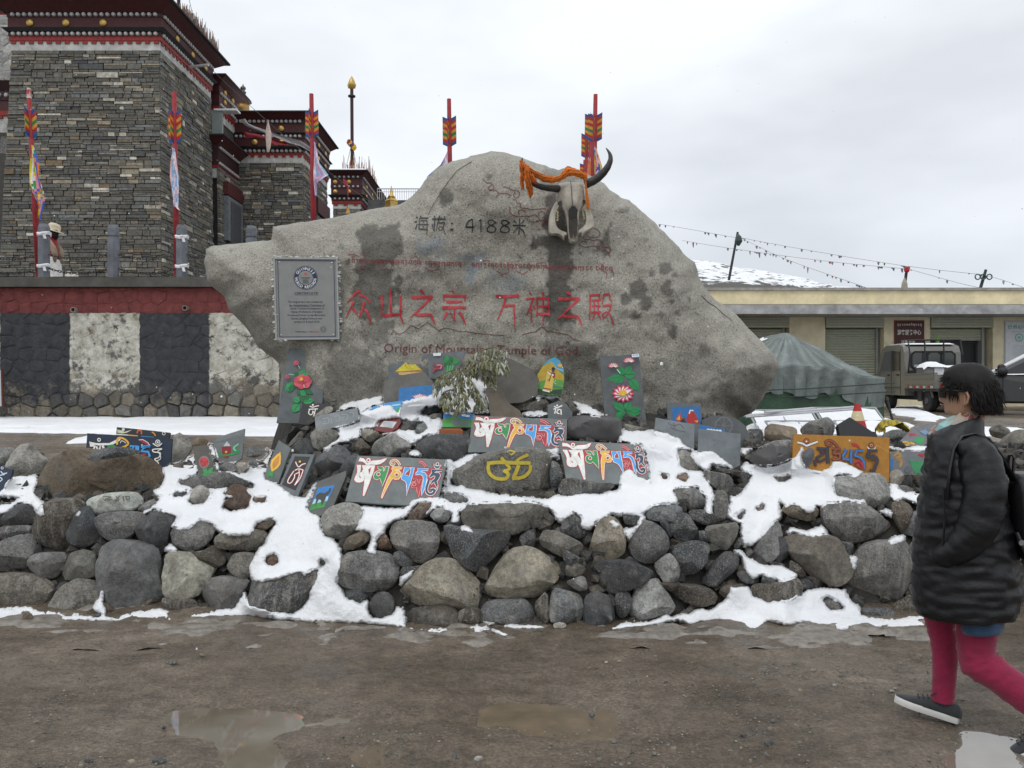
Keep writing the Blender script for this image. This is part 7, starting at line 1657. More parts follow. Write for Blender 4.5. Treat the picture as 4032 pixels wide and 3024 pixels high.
m.build('printed_notice',M_paint,wb)
m = MB(); a = at(*Z(R3,[(1674,880)])[0],BY - .1); m.lathe([(.02,-.3),(.05,-.2),(.06,.1),(.02,.28)],tuple(a),8,lin('#6fae30')); m.build('green_cloth',M_cloth,label='bright green cloth hanging beside the open shutter',cat='cloth')

# snowy hill behind the building
hx,hy = np.meshgrid(np.linspace(-20,260,140),np.linspace(120,420,80),indexing='ij')
ridge = np.interp(CX + F*hx/hy,[2200,2700,2760,2900,3050,3180,3270,3400,4400],[1010,1035,1042,1066,1088,1118,1134,1160,1230])
hz = .7 + (EYE + (CY - ridge)/F*235 - .7)*np.exp(-((hy - 235)/62.0) ** 2) + (vnoise(hx,hy,.09,81,5) - .5)*5.0*np.exp(-((hy - 235)/70.0) ** 2)
mh,nt,n_,l_,b_ = mat_new('snowy_scree'); geo = N(nt,'ShaderNodeNewGeometry'); mp = N(nt,'ShaderNodeMapping'); mp.inputs['Scale'].default_value = (.12,.12,.55); l_.new(geo.outputs['Position'],mp.inputs[0])
nz = noi(nt,mp.outputs[0],2.4,7,.72)
sz = N(nt,'ShaderNodeSeparateXYZ'); l_.new(geo.outputs['Position'],sz.inputs[0])
lowf = N(nt,'ShaderNodeMapRange'); lowf.inputs[1].default_value = 28.0; lowf.inputs[2].default_value = 25.5; lowf.inputs[3].default_value = 0.0; lowf.inputs[4].default_value = .28; l_.new(sz.outputs['Z'],lowf.inputs[0])
ad = N(nt,'ShaderNodeMath',operation='ADD'); l_.new(nz,ad.inputs[0]); l_.new(lowf.outputs[0],ad.inputs[1])
l_.new(ramp(nt,ad.outputs[0],[(.54,(.80,.81,.83,1)),(.60,(.10,.095,.085,1))]),b_.inputs['Base Color']); b_.inputs['Roughness'].default_value = .9
grid_obj('hill',hx,hy,hz,mh,kind='structure')
PG = 'wooden poles carrying prayer flag lines'
def ppole(top,bot,Y,label):
    a,b = at(bot[0],bot[1] + 25,Y),at(top[0],top[1],Y); t = thing('flag_pole',label,'pole',a,PG); m = MB(); m.tube([a,b],[.12,.10],7,(.035,.035,.04,1)); m.build('pole',M_wood,t); return t
pA = ppole((2905,914),(2870,1078),70,'tallest dark pole leaning right on the snowy hill')
m = MB(); c = at(2908,945,69.8); m.lathe([(.1,-.5),(.35,-.1),(.25,.3),(.05,.5)],tuple(c),7,(.05,.08,.08,1)); m.build('cloth_bundle',M_cloth,pA)
pB = ppole((3572,1050),(3557,1134),60,'short pole with a red bundle above the middle of the roof')
m = MB(); c = at(3571,1062,59.8); m.lathe([(.1,-.2),(.2,-.1),(.2,.15),(.05,.25)],tuple(c),7,lin('#b02838')); m.build('cloth_bundle',M_cloth,pB)
m = MB(); c = at(3562,1120,59.8); m.lathe([(.26,-.5),(.2,.1),(.04,.5)],tuple(c),7,(.35,.33,.25,1)); m.build('cloth_wrap',M_cloth,pB)
pC = ppole((3882,1062),(3853,1134),60,'right pole with teal rings leaning right above the roof')
m = MB()
for dx in (-22,0,24): 
    c = at(3872 + dx,1090,59.8); m.tube([(c.x + .2*math.cos(k*.7),c.y,c.z + .2*math.sin(k*.7)) for k in range(10)],.05,5,(.06,.12,.13,1))
m.build('ring_bundle',M_cloth,pC)
FLC = [lin('#b02834'),(.22,.22,.23,1),(.3,.3,.31,1),lin('#3a5a8a'),(.4,.4,.38,1),lin('#6a7a5a')]
def pline(pts,label,nfl,seed,size=.16):
    t = thing('prayer_flag_line',label,'prayer flags',pts[0],'prayer flag lines strung over the building'); m = MB()
    P = curve_pts([tuple(p) for p in pts],8); P = [Vector(p) for p in P]; m.tube(P,.016,4,(.4,.4,.41,1)); m.build('cord',M_rubber,t); r = random.Random(seed)
    for k in range(nfl):
        i = r.randrange(len(P) - 1); a = P[i].lerp(P[i + 1],r.random()); w = r.uniform(.08,.22)*size/.35; h = r.uniform(.15,.6)*size/.35*(1.8 if r.random() < .1 else 1); c = r.choice(FLC) if r.random() < .5 else FLC[1]
        m = MB(); m.grid([[(a.x - w,a.y,a.z),(a.x,a.y + .05,a.z - .02),(a.x + w,a.y,a.z)],[(a.x - w*.8,a.y + .06,a.z - h*.5),(a.x,a.y - .04,a.z - h*.6),(a.x + w*.8,a.y,a.z - h*.45)],[(a.x - w*.2,a.y,a.z - h),(a.x + w*.1,a.y + .05,a.z - h),(a.x + w*.5,a.y,a.z - h*.9)]],c); m.build('flag',M_cloth,t)
A3 = lambda x,y,Y: at(*Z(R3,[(x,y)])[0],Y)
pline([A3(-60,130,72),A3(120,160,71),A3(300,193,70.5),A3(425,215,70)],'prayer line from behind the boulder to the tallest pole',12,1)
pline([A3(435,212,70),A3(700,262,67),A3(1100,332,63),A3(1480,392,60)],'upper prayer line from the tallest pole to the red-bundled pole',20,2)
pline([A3(1485,392,60),A3(1700,418,60),A3(1960,445,60)],'prayer line between the red-bundled pole and the ring pole',4,3)
pline([A3(1965,447,60),A3(2100,485,58),A3(2300,560,55)],'prayer line running off to the right from the ring pole',2,4)
pline([A3(440,210,70),A3(560,270,66),A3(700,335,62),A3(870,400,58),A3(1050,462,54),A3(1230,525,50)],'prayer line sloping steeply down from the tallest pole with red flags',26,5)
pline([A3(85,232,74),A3(300,268,72),A3(520,300,70),A3(800,338,66),A3(1050,368,63),A3(1250,388,61),A3(1475,408,60)],'lower thin prayer line with drooping dark flags',34,6)
pline([A3(1490,408,60),A3(1620,445,58),A3(1800,495,56),A3(1930,525,55)],'faint prayer line dropping right from the red-bundled pole',3,7)

# ------------------------------------------------------------------ tarpaulin-covered stall
tent = thing('covered_stall','market stall wrapped in a pale green tarpaulin right of the boulder','stall',(5.4,16.2,.76))
TX,TYY = 5.55,16.3
def tarp_pt(a,s):          # a = angle round the peak, s = 0 peak .. 1 eave .. 1.6 skirt hem
    hx_,hy_ = 1.62,1.35
    ca,sa = math.cos(a),math.sin(a); q = max(abs(ca),abs(sa)) ** .85; ex,ey = hx_*ca/q,hy_*sa/q
    zp = 2.55; ze = 1.86 + .06*math.sin(a*3) - .10*abs(math.sin(2*a)) ** 4
    if ca < -.25: ze += .35*(-ca - .25)
    def crs(u,k): return abs(math.sin(u*k/2)) ** .5
    if s <= 1:
        x = TX + (ex - .12)*s; y = TYY + ey*s; z = zp + (ze - zp)*s
        f = crs(a + .3*math.sin(a*5),13) + .5*crs(a + .2*s,29); z -= (.17*f*math.sin(min(1,s*1.25)*math.pi*.55))*(.25 + .75*s) ; z += .09*s*(1 - s)*noise.noise(Vector((ca*3,sa*3,s*4)))*4
        y -= .0
    else:
        k = (s - 1)/.6; f = crs(a,21) + .6*crs(a + .5,37); x = TX - .12 + ex*(1 - .05*k) + .07*(f - 1)*(.4 + k)*ca; y = TYY + ey*(1 - .04*k) + .10*(f - 1)*(.4 + .6*k)*(1 if sa > 0 else -1); z = ze - .17*(crs(a + .3*math.sin(a*5),13) + .5*crs(a + .2,29))*.35 - .56*k + .05*math.sin(a*9)*k
        if k > .45: x += .035*math.sin(a*47); z += .03*math.sin(a*31)
    return (x,y,z)
m = MB(); na,ns = 260,30
G = [[tarp_pt(-math.pi + 2*math.pi*i/na,.02 + 1.58*j/ns) for j in range(ns + 1)] for i in range(na + 1)]
m.grid(G,lambda i,j: tuple(np.array([.15,.178,.166])*(1 + .22*math.sin(i*.8 + j*.1))) + (1,))
M_tarp = vc('tarpaulin',.38,.28,5,.5,26,bdist=.03); m.build('tarpaulin',M_tarp,tent,smooth=True)
m = MB(); m.grid([[tuple(Vector(tarp_pt(2.75 + .9*i/30,.25 + .7*j/8)) + Vector((0,0,.015))) for j in range(9)] for i in range(31)]); m.build('tarp_snow',M_snow,tent,smooth=True)
for (xa,xb,ya,yb) in ((3.9,6.98,15.05,15.1),(6.93,6.98,15.1,17.5),(3.9,3.95,15.1,17.5)):
    m = MB(); m.grid([[(xa + (xb - xa)*u,ya + (yb - ya)*v + .02*math.sin(u*14),z) for z in (.70,1.0,1.45)] for u,v in ([(k/20,0) for k in range(21)] if xb - xa > 1 else [(.5,k/10) for k in range(11)])],(.032,.075,.04,1)); m.build('stall_side',M_tarp,tent)
for z0,z1 in ((1.41,1.52),(1.27,1.36)): m = MB(); m.tube([(3.9,14.86,z0 - .05),(5.4,14.84,z0),(7.1,14.9,z1)],.010,5,(.03,.04,.035,1)); m.build('rope',M_rubber,tent)
m = MB(); m.tube([(7.0,15.0,1.2),(7.08,14.9,.74)],.022,6,(.04,.04,.04,1)); m.build('stake',M_metal,tent)
for lab,x0,y0,w,d,yaw,tz in (('upper left snow-covered metal frame panel lying before the stall',4.22,13.75,1.15,.62,.05,.34),('upper right snow-covered metal frame panel lying before the stall',5.42,13.8,1.12,.62,.04,.38),('lower left snow-covered metal frame panel nearest the pile',4.25,12.95,1.1,.55,.03,.22),('lower right snow-covered metal frame panel beside the traffic cone',5.42,13.0,1.0,.55,.03,.22)):
    t = thing('frame_panel',lab,'frame panel',(x0,y0,.7),'snow-covered metal frame panels before the stall'); gz = float(ground(0,y0)) + .03
    def fpnt(u,v,h=0): return Vector((x0 + w*u*math.cos(yaw),y0 + d*v + w*u*math.sin(yaw),gz + tz*v + h))
    m = MB()
    for a,b in (((0,0),(1,0)),((1,0),(1,1)),((1,1),(0,1)),((0,1),(0,0)),((.5,0),(.5,1))): m.tube([fpnt(*a),fpnt(*b)],.018,5,(.38,.39,.40,1))
    m.build('frame',M_plain,t)
    m = MB(); m.grid([[tuple(fpnt(.03 + .94*u/12,.05 + .88*v/8,.012 + .03*noise.noise(Vector((u*.4,v*.5,x0))))) for v in range(9)] for u in range(13)]); m.build('snow_layer',M_snow,t,smooth=True)
t = thing('metal_poles','bundle of long white metal poles laid across the snowy frame panels','poles',(5,13.6,.9))
for k,(a,b) in enumerate((((470,1322),(1150,1268)),((480,1330),(1150,1282)),((600,1300),(900,1275)))): m = MB(); m.tube([A3(*a,13.2),A3(*b,13.75)],.022,6,(.52,.53,.55,1)); m.build('pole',M_plain,t)
cone = thing('traffic_cone','red and cream striped traffic cone behind the black slab','traffic cone',at(3376,1680,12.5)); a = at(3376,1672,12.5)
zt_ = at(3370,1588,12.5).z; hh = zt_ - a.z + .10; prof = [(.15,0),(.035,1)]
for k,(u0,u1,c) in enumerate(((0,.38,lin('#b4262c')),(.38,.72,lin('#d6c8a0')),(.72,1,lin('#b4262c')))):
    m = MB(); m.lathe([(.15 - .115*u0,-.10 + hh*u0),(.15 - .115*u1,-.10 + hh*u1)],tuple(a),16,c); m.build('band',M_plain,cone,smooth=False)
m = MB(); m.box(a.x - .2,a.x + .2,a.y - .2,a.y + .2,a.z - .16,a.z - .103,(.03,.03,.03,1)); m.build('base',M_rubber,cone)
yc = MB(); pth = curve_pts([(1310,1415),(1320,1380),(1350,1355),(1390,1350),(1430,1360),(1465,1385),(1500,1412)],4); g = []
for i,p in enumerate(pth):
    c = A3(p[0],p[1],7.2); g.append([c + Vector((.012*math.sin(i),.10*(j/3 - 1),.022*math.sin(j*1.6 + i*.5) - .028*abs(j/3 - 1))) for j in range(7)])
yc.grid(g,lambda i,j: lin('#b09a1c') if (i + j) % 4 else lin('#7d7020')); yc.build('yellow_cloth',M_cloth,smooth=True,label='crumpled yellow scarf draped on a snowy rock right of the traffic cone',cat='scarf')
rdz = board('edge_sign','rusty framed sign post cut off by the left edge of the photo',S1,[(-260,1602),(12,1602),(8,1455),(-260,1455)],16.2,(.42,.45,.48,1),lin('#5a3020'),[])

# ------------------------------------------------------------------ pickup truck and two cars
TRK = (.165,.16,.14,1); TRD = (.07,.07,.065,1)
tr = thing('pickup_truck','grey-green double-cab pickup with a load rack and snow in its bed parked by the building','pickup truck',(0,0,0))
ang = R(-6); gz = .76
o0 = at(3684,1640,20.4); org = Vector((o0.x,20.4,gz))            # rear-left corner on the ground; forward = away and to the left
fw = Vector((-math.sin(ang),math.cos(ang),0)); rt = Vector((math.cos(ang),math.sin(ang),0))
tr.location = org
TM = Matrix(((fw.x,rt.x,0,org.x),(fw.y,rt.y,0,org.y),(0,0,1,org.z),(0,0,0,1)))
def tb(name,mb,mat,parent=tr,**kw): return mb.xf(TM).build(name,mat,parent,**kw)
W = 1.50
def side_prism(pts,y0,y1,c):
    m = MB(); m.hexa([(x,y0,z) for x,z in pts],[(x,y1,z) for x,z in pts],c); return m
cab = side_prism([(2.05,.42),(2.05,1.0),(2.10,1.62),(2.22,1.80),(2.5,1.86),(3.5,1.87),(3.85,1.78),(4.25,1.15),(4.42,.95),(4.45,.42)],0,W,TRK)
tb('cab',cab,M_car)
m = side_prism([(2.18,1.85),(2.5,1.90),(3.5,1.905),(3.8,1.83)],.12,W - .12,(.86,.87,.89,1)); tb('roof_snow',m,M_snow)
def pane(name,pts,y,nrm,c=(.02,.022,.024,1),mat=M_glass):
    m = MB(); m.hexa([(x,y,z) for x,z in pts],[(x,y + nrm*.012,z) for x,z in pts],c); return tb(name,m,mat)
def rear(name,y0,y1,z0,z1,x,c,mat,d=.012,r_=.05):
    m = MB(); P = [(y0 + r_,z0),(y1 - r_,z0),(y1,z0 + r_),(y1,z1 - r_),(y1 - r_,z1),(y0 + r_,z1),(y0,z1 - r_),(y0,z0 + r_)]
    m.hexa([(x,y,z) for y,z in P],[(x - d,y,z) for y,z in P],c); return tb(name,m,mat)
rear('window_seal',.15,W - .15,1.12,1.66,2.06,(.012,.012,.012,1),M_rubber,.02,.1)
for a,b in ((.20,.56),(.62,.93),(.99,1.30)): rear('rear_window',a,b,1.17,1.61,2.038,(.05,.056,.055,1),M_glass,.006,.07)
rear('sticker',.24,.44,1.21,1.28,2.030,(.35,.36,.36,1),M_paint,.003,.01)
pane('side_window',[(2.42,1.12),(2.42,1.66),(3.0,1.70),(3.0,1.12)],-.001,-1); pane('side_window',[(3.12,1.12),(3.12,1.70),(3.62,1.70),(4.0,1.14)],-.001,-1,(.10,.11,.11,1)); pane('side_window',[(2.42,1.12),(2.42,1.66),(3.0,1.70),(3.0,1.12)],W + .001,1)
for x in (2.36,3.06,4.02): m = MB(); m.box(x,x + .016,-.006,-.001,.45,1.72 if x < 4 else 1.1,(.02,.02,.02,1)); tb('door_gap',m,M_rubber)
m = MB(); m.box(2.36,4.3,-.014,-.001,.62,.66,(.10,.10,.09,1)); tb('side_moulding',m,M_plain)
for x in (2.48,3.2): m = MB(); m.box(x,x + .12,-.04,-.002,.98,1.02,(.03,.03,.03,1)); tb('door_handle',m,M_plain)
m = MB(); m.box(0,2.0,.02,W - .02,.55,.62,TRD); tb('bed_floor',m,M_plain)
m = MB(); m.box(.05,2.0,-.03,.02,.62,.98,TRK); tb('side_board',m,M_car)
m = MB(); m.box(.05,2.0,W - .02,W + .03,.62,.98,TRK); tb('side_board',m,M_car)
m = MB(); m.box(-.01,.04,-.03,W + .03,.62,.98,TRK); tb('tailgate',m,M_car)
for z in (.72,.86): m = MB(); m.box(.1,1.95,-.045,-.031,z,z + .025,(.12,.12,.11,1)); tb('side_rib',m,M_car)
m = MB(); m.box(-.03,2.02,-.045,.035,.985,1.03,(.11,.11,.10,1)); tb('board_rail',m,M_car)
for k in range(8): m = MB(); m.box(.08 + k*.23,.08 + k*.23 + (.10 if k % 2 else .13),-.048,-.034,.635,.69,lin('#b82830') if k % 2 else (.55,.53,.48,1)); tb('reflective_strip',m,M_paint)
m = MB(); m.box(-.035,-.012,.1,.28,.64,.76,lin('#8a2020')); tb('tail_light',m,M_plain)
for y in (.06,.5,1.0,1.44):
    m = MB(); m.tube([(1.98,y,.98),(1.95 - (.12 if y in (.06,1.44) else 0),y,1.55),(1.98,y,1.96)],.022,6,(.02,.02,.02,1)); tb('rack_post',m,M_plain)
m = MB(); m.tube([(1.98,.04,1.96),(1.98,1.46,1.96)],.025,6,(.02,.02,.02,1)); tb('rack_bar',m,M_plain)
m = MB(); m.box(2.02,2.05,.1,1.4,.98,1.12,(.02,.02,.02,1)); tb('rack_panel',m,M_plain)
for k,(y0,y1,z) in enumerate(((.1,.35,1.17),(.37,.62,1.22),(.64,.82,1.18),(.84,1.25,1.24))):
    m = MB(); m.box(1.0,1.5,y0,y1,.63,z,[(.2,.2,.19,1),(.7,.71,.72,1),(.2,.2,.2,1),(.7,.7,.71,1)][k]); m.xf(TM).build('cargo_box',M_plain,label='%s box in the bed of the pickup truck' % ['leftmost small grey','white snow-dusted','narrow grey middle','widest white rightmost'][k],cat='box',group='boxes in the bed of the pickup')
m = MB(); m.grid([[(.95 + .6*u/8,.08 + 1.2*v/12,1.25 + .10*math.sin(v*.55)*math.sin(u*.4) + .03*noise.noise(Vector((u,v*.6,3))) - .06*(u in (0,8)) - .07*(v in (0,12))) for v in range(13)] for u in range(9)]); tb('load_snow',m,M_snow,smooth=True)
for x,y in ((.72,.06),(3.55,.06),(.72,W - .06),(3.55,W - .06)):
    w = bpy.data.objects.new('wheel',None); w.location = TM @ Vector((x,y,.30)); place(w,tr); w['_w'] = tuple(w.location)
    sgn = -1 if y < .5 else 1
    m = MB(); m.lathe([(.17,-.085),(.27,-.09),(.30,-.06),(.30,.06),(.27,.09),(.17,.085)],(x,y + .09*-sgn,.30),20,(.025,.025,.026,1),'y'); tb('tyre',m,M_rubber,w,smooth=True,sharp=40)
    m = MB(); m.lathe([(.18,.0),(.17,.06*sgn),(.10,.05*sgn),(.09,.09*sgn),(.01,.10*sgn)],(x,y + .075*-sgn,.30),14,(.22,.22,.22,1),'y'); tb('rim',m,M_metal,w)
    m = MB(); m.tube([(x + .42*math.cos(q),y,.30 + .36*math.sin(q)) for q in np.linspace(.25,2.9,9)],.03,5,(.12,.12,.11,1)); tb('mudguard',m,M_plain,w)
m = MB(); m.box(.2,4.3,.25,W - .25,.30,.55,(.02,.02,.02,1)); tb('chassis',m,M_rubber)
m = MB(); m.box(.9,1.15,.0,.02,.28,.56,(.03,.03,.03,1)); tb('mud_flap',m,M_rubber)

def car(label,org,col,roofsnow):
    t = thing('parked_car',label,'car',org); X,Y,G_ = org; L = 4.5; Wd = 1.75
    def P(x,y,z): return (X + x,Y + y,G_ + z)
    prof = [(.45,.45),(.48,.68),(.65,.80),(1.25,.95),(2.05,1.42),(2.6,1.52),(3.3,1.50),(4.1,1.06),(4.45,.98),(4.5,.5),(4.4,.28),(.5,.28)]
    m = MB(); rings = []
    for y,s_,in_ in ((0,.97,.05),(.06,1,0),(Wd - .06,1,0),(Wd,.97,.05)):
        rings.append([P(2.25 + (x - 2.25)*s_,y + (0.20*max(0,z - .95)/.55*(1 if y < .9 else -1)),z - (in_ if z > .5 else -in_)) for x,z in prof])
    m.loft(rings,col); m.build('body',M_car,t)
    def pn(name,pts,c,mat):
        m = MB()
        for (y,sg_) in ((0,-1),):
            f = lambda x,z,o: P(x,y + .20*max(0,z - .95)/.55 - .004 + sg_*o,z)
            m.hexa([f(x,z,0) for x,z in pts],[f(x,z,.012) for x,z in pts],c)
        m.build(name,mat,t)
    pn('front_window',[(1.45,.99),(2.12,1.36),(2.5,1.42),(2.5,.99)],(.018,.02,.022,1),M_glass); pn('rear_window',[(2.58,.99),(2.58,1.42),(3.2,1.41),(3.75,1.02)],(.018,.02,.022,1),M_glass)
    pn('window_trim',[(1.3,.955),(1.3,.978),(3.9,1.0),(3.9,.975)],(.5,.5,.5,1),M_metal)
    for x in (1.5,2.54,3.5): pn('door_gap',[(x,.35),(x,.94),(x + .015,.94),(x + .015,.35)],(.01,.01,.01,1),M_rubber)
    for x in (2.25,3.25): pn('door_handle',[(x,.84),(x,.87),(x + .2,.87),(x + .2,.84)],(.4,.4,.4,1),M_metal)
    m = MB(); m.lathe([(.03,-.1),(.09,-.06),(.10,.04),(.05,.1)],P(1.5,-.1,1.04),10,(.015,.015,.016,1),'x'); m.build('mirror',M_plain,t,smooth=True)
    m = MB(); m.box(X + 1.35,X + 1.6,Y - .08,Y + .02,G_ + .98,G_ + 1.01,(.015,.015,.016,1)); m.build('mirror_arm',M_plain,t)
    m = MB(); m.lathe([(.02,-.01),(.10,0),(.05,.03)],P(.62,-.02,.68),10,(.5,.5,.5,1),'y'); m.build('headlight',M_glass,t)
    for x in (1.12,3.6):
        for y,sg_ in ((.02,-1),(Wd - .02,1)):
            w = bpy.data.objects.new('wheel',None); w.location = P(x,y,.33); place(w,t); w['_w'] = tuple(w.location)
            m = MB(); m.lathe([(.2,-.1),(.3,-.1),(.33,-.07),(.33,.07),(.3,.1),(.2,.1)],P(x,y - sg_*.07,.33),22,(.02,.02,.02,1),'y'); m.build('tyre',M_rubber,w,smooth=True,sharp=40)
            m = MB(); m.lathe([(.21,0),(.2,.05*sg_),(.06,.04*sg_),(.01,.06*sg_)],P(x,y - sg_*.035,.33),14,(.35,.35,.36,1),'y'); m.build('rim',M_metal,w)
    if roofsnow:
        m = MB(); m.grid([[P(2.05 + 1.2*u/6,.3 + 1.1*v/5,1.525 - .1*abs(u - 3)/3*(1 if u < 2 else .2) + .02) for v in range(6)] for u in range(7)]); m.build('roof_snow',M_snow,t,smooth=True)
    return t
def park(t,sx,Y,yaw):                    # turn the car and bring its mirror to the sight line where it is seen
    c = Matrix.Rotation(yaw,3,'Z') @ Vector((1.5,-.1,0)); t.rotation_euler = (0,0,yaw); t.location = Vector((at(sx,1500,Y).x - c.x,Y - c.y,t.location.z))
park(car('dark grey car at the right edge partly hidden by the walking woman',(11.6,19.0,.76),(.022,.0215,.021,1),False),3948,19.0,R(-29))
park(car('white car parked beyond the dark grey car',(13.1,21.4,.92),(.66,.67,.69,1),True),3943,22.4,R(-29))

# ------------------------------------------------------------------ frosted dead shrub on the mound
sh = thing('frosted_shrub','withered grey-green shrub with drooping frosted leaves lying on top of the mound','shrub',at(1830,1560,6.95))
lv = MB(); br = []; r = random.Random(12)
ST6 = [[(1830,230),(1890,120),(2000,50),(2100,40),(2190,70)],[(1820,260),(1960,160),(2080,160),(2160,210)],[(1700,330),(1780,250),(1900,200),(2050,180),(2120,250)],[(1560,310),(1680,250),(1800,220),(1880,250)],[(1850,260),(1950,260),(2040,320),(2080,400)],[(1800,300),(1720,400),(1650,500),(1640,560)],[(1800,260),(1790,380),(1740,480),(1700,560)],[(1830,270),(1900,380),(1960,480),(1990,570)],[(1780,420),(1820,500),(1810,580)],[(1880,240),(1990,230),(2090,300),(2070,380)],[(2000,60),(2120,90),(2180,160),(2200,230)],[(1620,340),(1560,370),(1540,420)],[(1900,110),(2020,100),(2120,150),(2130,220)],[(1750,470),(1780,540),(1760,600)],[(1700,300),(1630,330),(1550,330)],[(1820,230),(1850,180),(1920,150),(1990,170)],[(1840,420),(1900,430),(1950,500),(1930,560)],[(1690,420),(1620,450),(1600,520)]]
for i,p in enumerate(ST6):
    P = curve_pts(p,5); dep = [6.92 - .14*math.sin(j/len(P)*2.2 + i) - r.uniform(0,.08) for j in range(len(P))]; Q = [at(*Z(R6,[(q[0],q[1] + 10)])[0],d) for q,d in zip(P,dep)]
    m = MB(); m.tube(Q,[.006*(1 - .7*j/len(Q)) + .0015 for j in range(len(Q))],5,(.16,.13,.09,1)); m.build('branch',M_leaf,sh)
    for j in range(2,len(Q)):
        for k in range(r.choice([3,4,5])):
            b = Q[j] + Vector((r.uniform(-.02,.02),r.uniform(-.03,.03),r.uniform(-.01,.01))); L = r.uniform(.035,.085); d = Vector((r.uniform(-.55,.55),r.uniform(-.5,.3),-1)).normalized(); sd = d.cross(Vector((r.uniform(-1,1),1,0))).normalized()*L*.12
            g = r.uniform(.7,1.35); c = (.25*g,.25*g,.13*g,1) if r.random() < .7 else (.46*g,.48*g,.42*g,1)
            nrm = d.cross(sd).normalized()*L*.1
            lv.poly([b,b + d*L*.35 + sd + nrm,b + d*L*.75 + sd*.8 - nrm,b + d*L,b + d*L*.75 - sd*.8 - nrm,b + d*L*.35 - sd + nrm],c)
lv.build('foliage',M_leaf,sh,kind='stuff')
# ------------------------------------------------------------------ walking woman
WYD = 3.47
WC = at(3815,1512,WYD); WTH = math.atan2(WC.x,WC.y); WN = Vector((math.sin(WTH),math.cos(WTH),0))
def wp(x,y,d=0.0):                      # a point of the figure: she walks at right angles to the view, d metres beyond her mid-plane
    return on_plane(*Z(R10,[(x,y)])[0],WC,WN) + WN*d
UW = R10[2]/F*WYD*.93
wom = thing('person','woman in a black puffer coat and crimson trousers walking left with hands in pockets','person',wp(350,1520))
def section(y,xl,xr,hd,n=28,pw=.8,dc=0.0,puff=0.0,ph=0.0):
    xc,hw = (xl + xr)/2,(xr - xl)/2; out = []
    for k in range(n):
        a = 2*math.pi*k/n; ca,sa = math.cos(a),math.sin(a)
        x = xc + (hw + puff)*math.copysign(abs(ca) ** pw,ca); d = dc + (hd + puff*UW)*math.copysign(abs(sa) ** pw,sa)
        out.append(wp(x,y,d))
    return out
# body under the clothes: one continuous skin
def skin_body(name,joints,edges,mat,col,parent,root=0,sub=1):
    me = bpy.data.meshes.new(name); me.from_pydata([j[0] for j in joints],edges,[])
    o = bpy.data.objects.new(name,me); COL.objects.link(o)
    md = o.modifiers.new('skin','SKIN'); sv = me.skin_vertices[0].data
    for i,j in enumerate(joints): r_ = j[1] if hasattr(j[1],'__len__') else (j[1],j[1]); sv[i].radius = r_; sv[i].use_root = (i == root)
    ss = o.modifiers.new('sub','SUBSURF'); ss.levels = ss.render_levels = sub
    dg = bpy.context.evaluated_depsgraph_get(); m2 = bpy.data.meshes.new_from_object(o.evaluated_get(dg))
    bpy.data.objects.remove(o)
    vv = [tuple(v.co) for v in m2.vertices]; ff = [tuple(p.vertices) for p in m2.polygons]; bpy.data.meshes.remove(m2)
    mb = MB(); mb.v = vv; mb.f = ff; mb.c = [col]*len(ff)
    if mat is None: return mb
    return mb.build(name,mat,parent,smooth=True)
SKN = (.38,.215,.135,1)
J = [(wp(390,900),.09),(wp(380,780),.11),(wp(370,560),.13),(wp(370,330),.075),(wp(372,250),.055),(wp(372,170),.05),
     (wp(290,1020,.07),.055),(wp(300,1200,.07),.045),(wp(300,1430,.06),.035),(wp(430,1040,-.08),.055),(wp(432,1225,-.08),.045),(wp(650,1400,-.07),.042),(wp(780,1440,-.07),.035),
     (wp(385,400,-.16),.06),(wp(440,600,-.19),.05),(wp(330,770,-.17),.04),(wp(300,800,-.15),.035),(wp(370,400,.17),.06),(wp(400,600,.20),.05),(wp(300,770,.17),.035)]
skin_body('body',J,[(0,1),(1,2),(2,3),(3,4),(4,5),(0,6),(6,7),(7,8),(0,9),(9,10),(10,11),(11,12),(2,13),(13,14),(14,15),(15,16),(2,17),(17,18),(18,19)],M_skin,SKN,wom)
# head: stacked sections from chin to crown, turned a little away from the camera
HC = wp(386,170); YAW = -WTH - R(11)
def hp(f,s,z):                            # f forward (-x), s sideways, z up, metres from the head centre
    x,y = -f*(.88 if f > 0 else .75),s; return Vector((HC.x + x*math.cos(YAW) - y*math.sin(YAW),HC.y + x*math.sin(YAW) + y*math.cos(YAW),HC.z + z))
prof = [(-.135,.020,-.06,.050),(-.118,.072,-.07,.056),(-.105,.090,-.075,.060),(-.088,.096,-.08,.062),(-.076,.094,-.082,.064),(-.066,.100,-.085,.065),(-.057,.096,-.087,.066),(-.048,.100,-.088,.067),(-.040,.096,-.09,.068),(-.030,.103,-.092,.069),(-.018,.119,-.094,.070),(-.008,.122,-.096,.071),(.006,.112,-.098,.072),(.022,.102,-.10,.073),(.036,.097,-.10,.074),(.052,.102,-.10,.075),(.070,.100,-.098,.074),(.092,.090,-.09,.068),(.112,.068,-.07,.052),(.126,.03,-.03,.026)]
def fz(z): return z if z > -.018 else -.018 + (z + .018)*.57
m = MB(); rings = []
for z,ff_,bb,hw in prof:
    ring = []
    base = min(ff_,.094 if z < .03 else ff_)
    for k in range(32):
        a = 2*math.pi*k/32; ca,sa = math.cos(a),math.sin(a)
        f = base*ca if ca > 0 else -bb*ca
        if ca > .93 and ff_ > base: f += (ff_ - base)*((ca - .93)/.07) ** .6
        s_ = hw*math.copysign(abs(sa) ** .85,sa)
        ring.append(hp(f,s_,fz(z)))
    rings.append(ring)
m.loft(rings,SKN); m.build('head',M_skin,wom,smooth=True)
m = MB(); m.tube([hp(-.01,0,-.2),hp(-.015,0,-.12),hp(-.02,0,-.06)],[.062,.058,.06],14,SKN); m.build('neck',M_skin,wom,smooth=True)
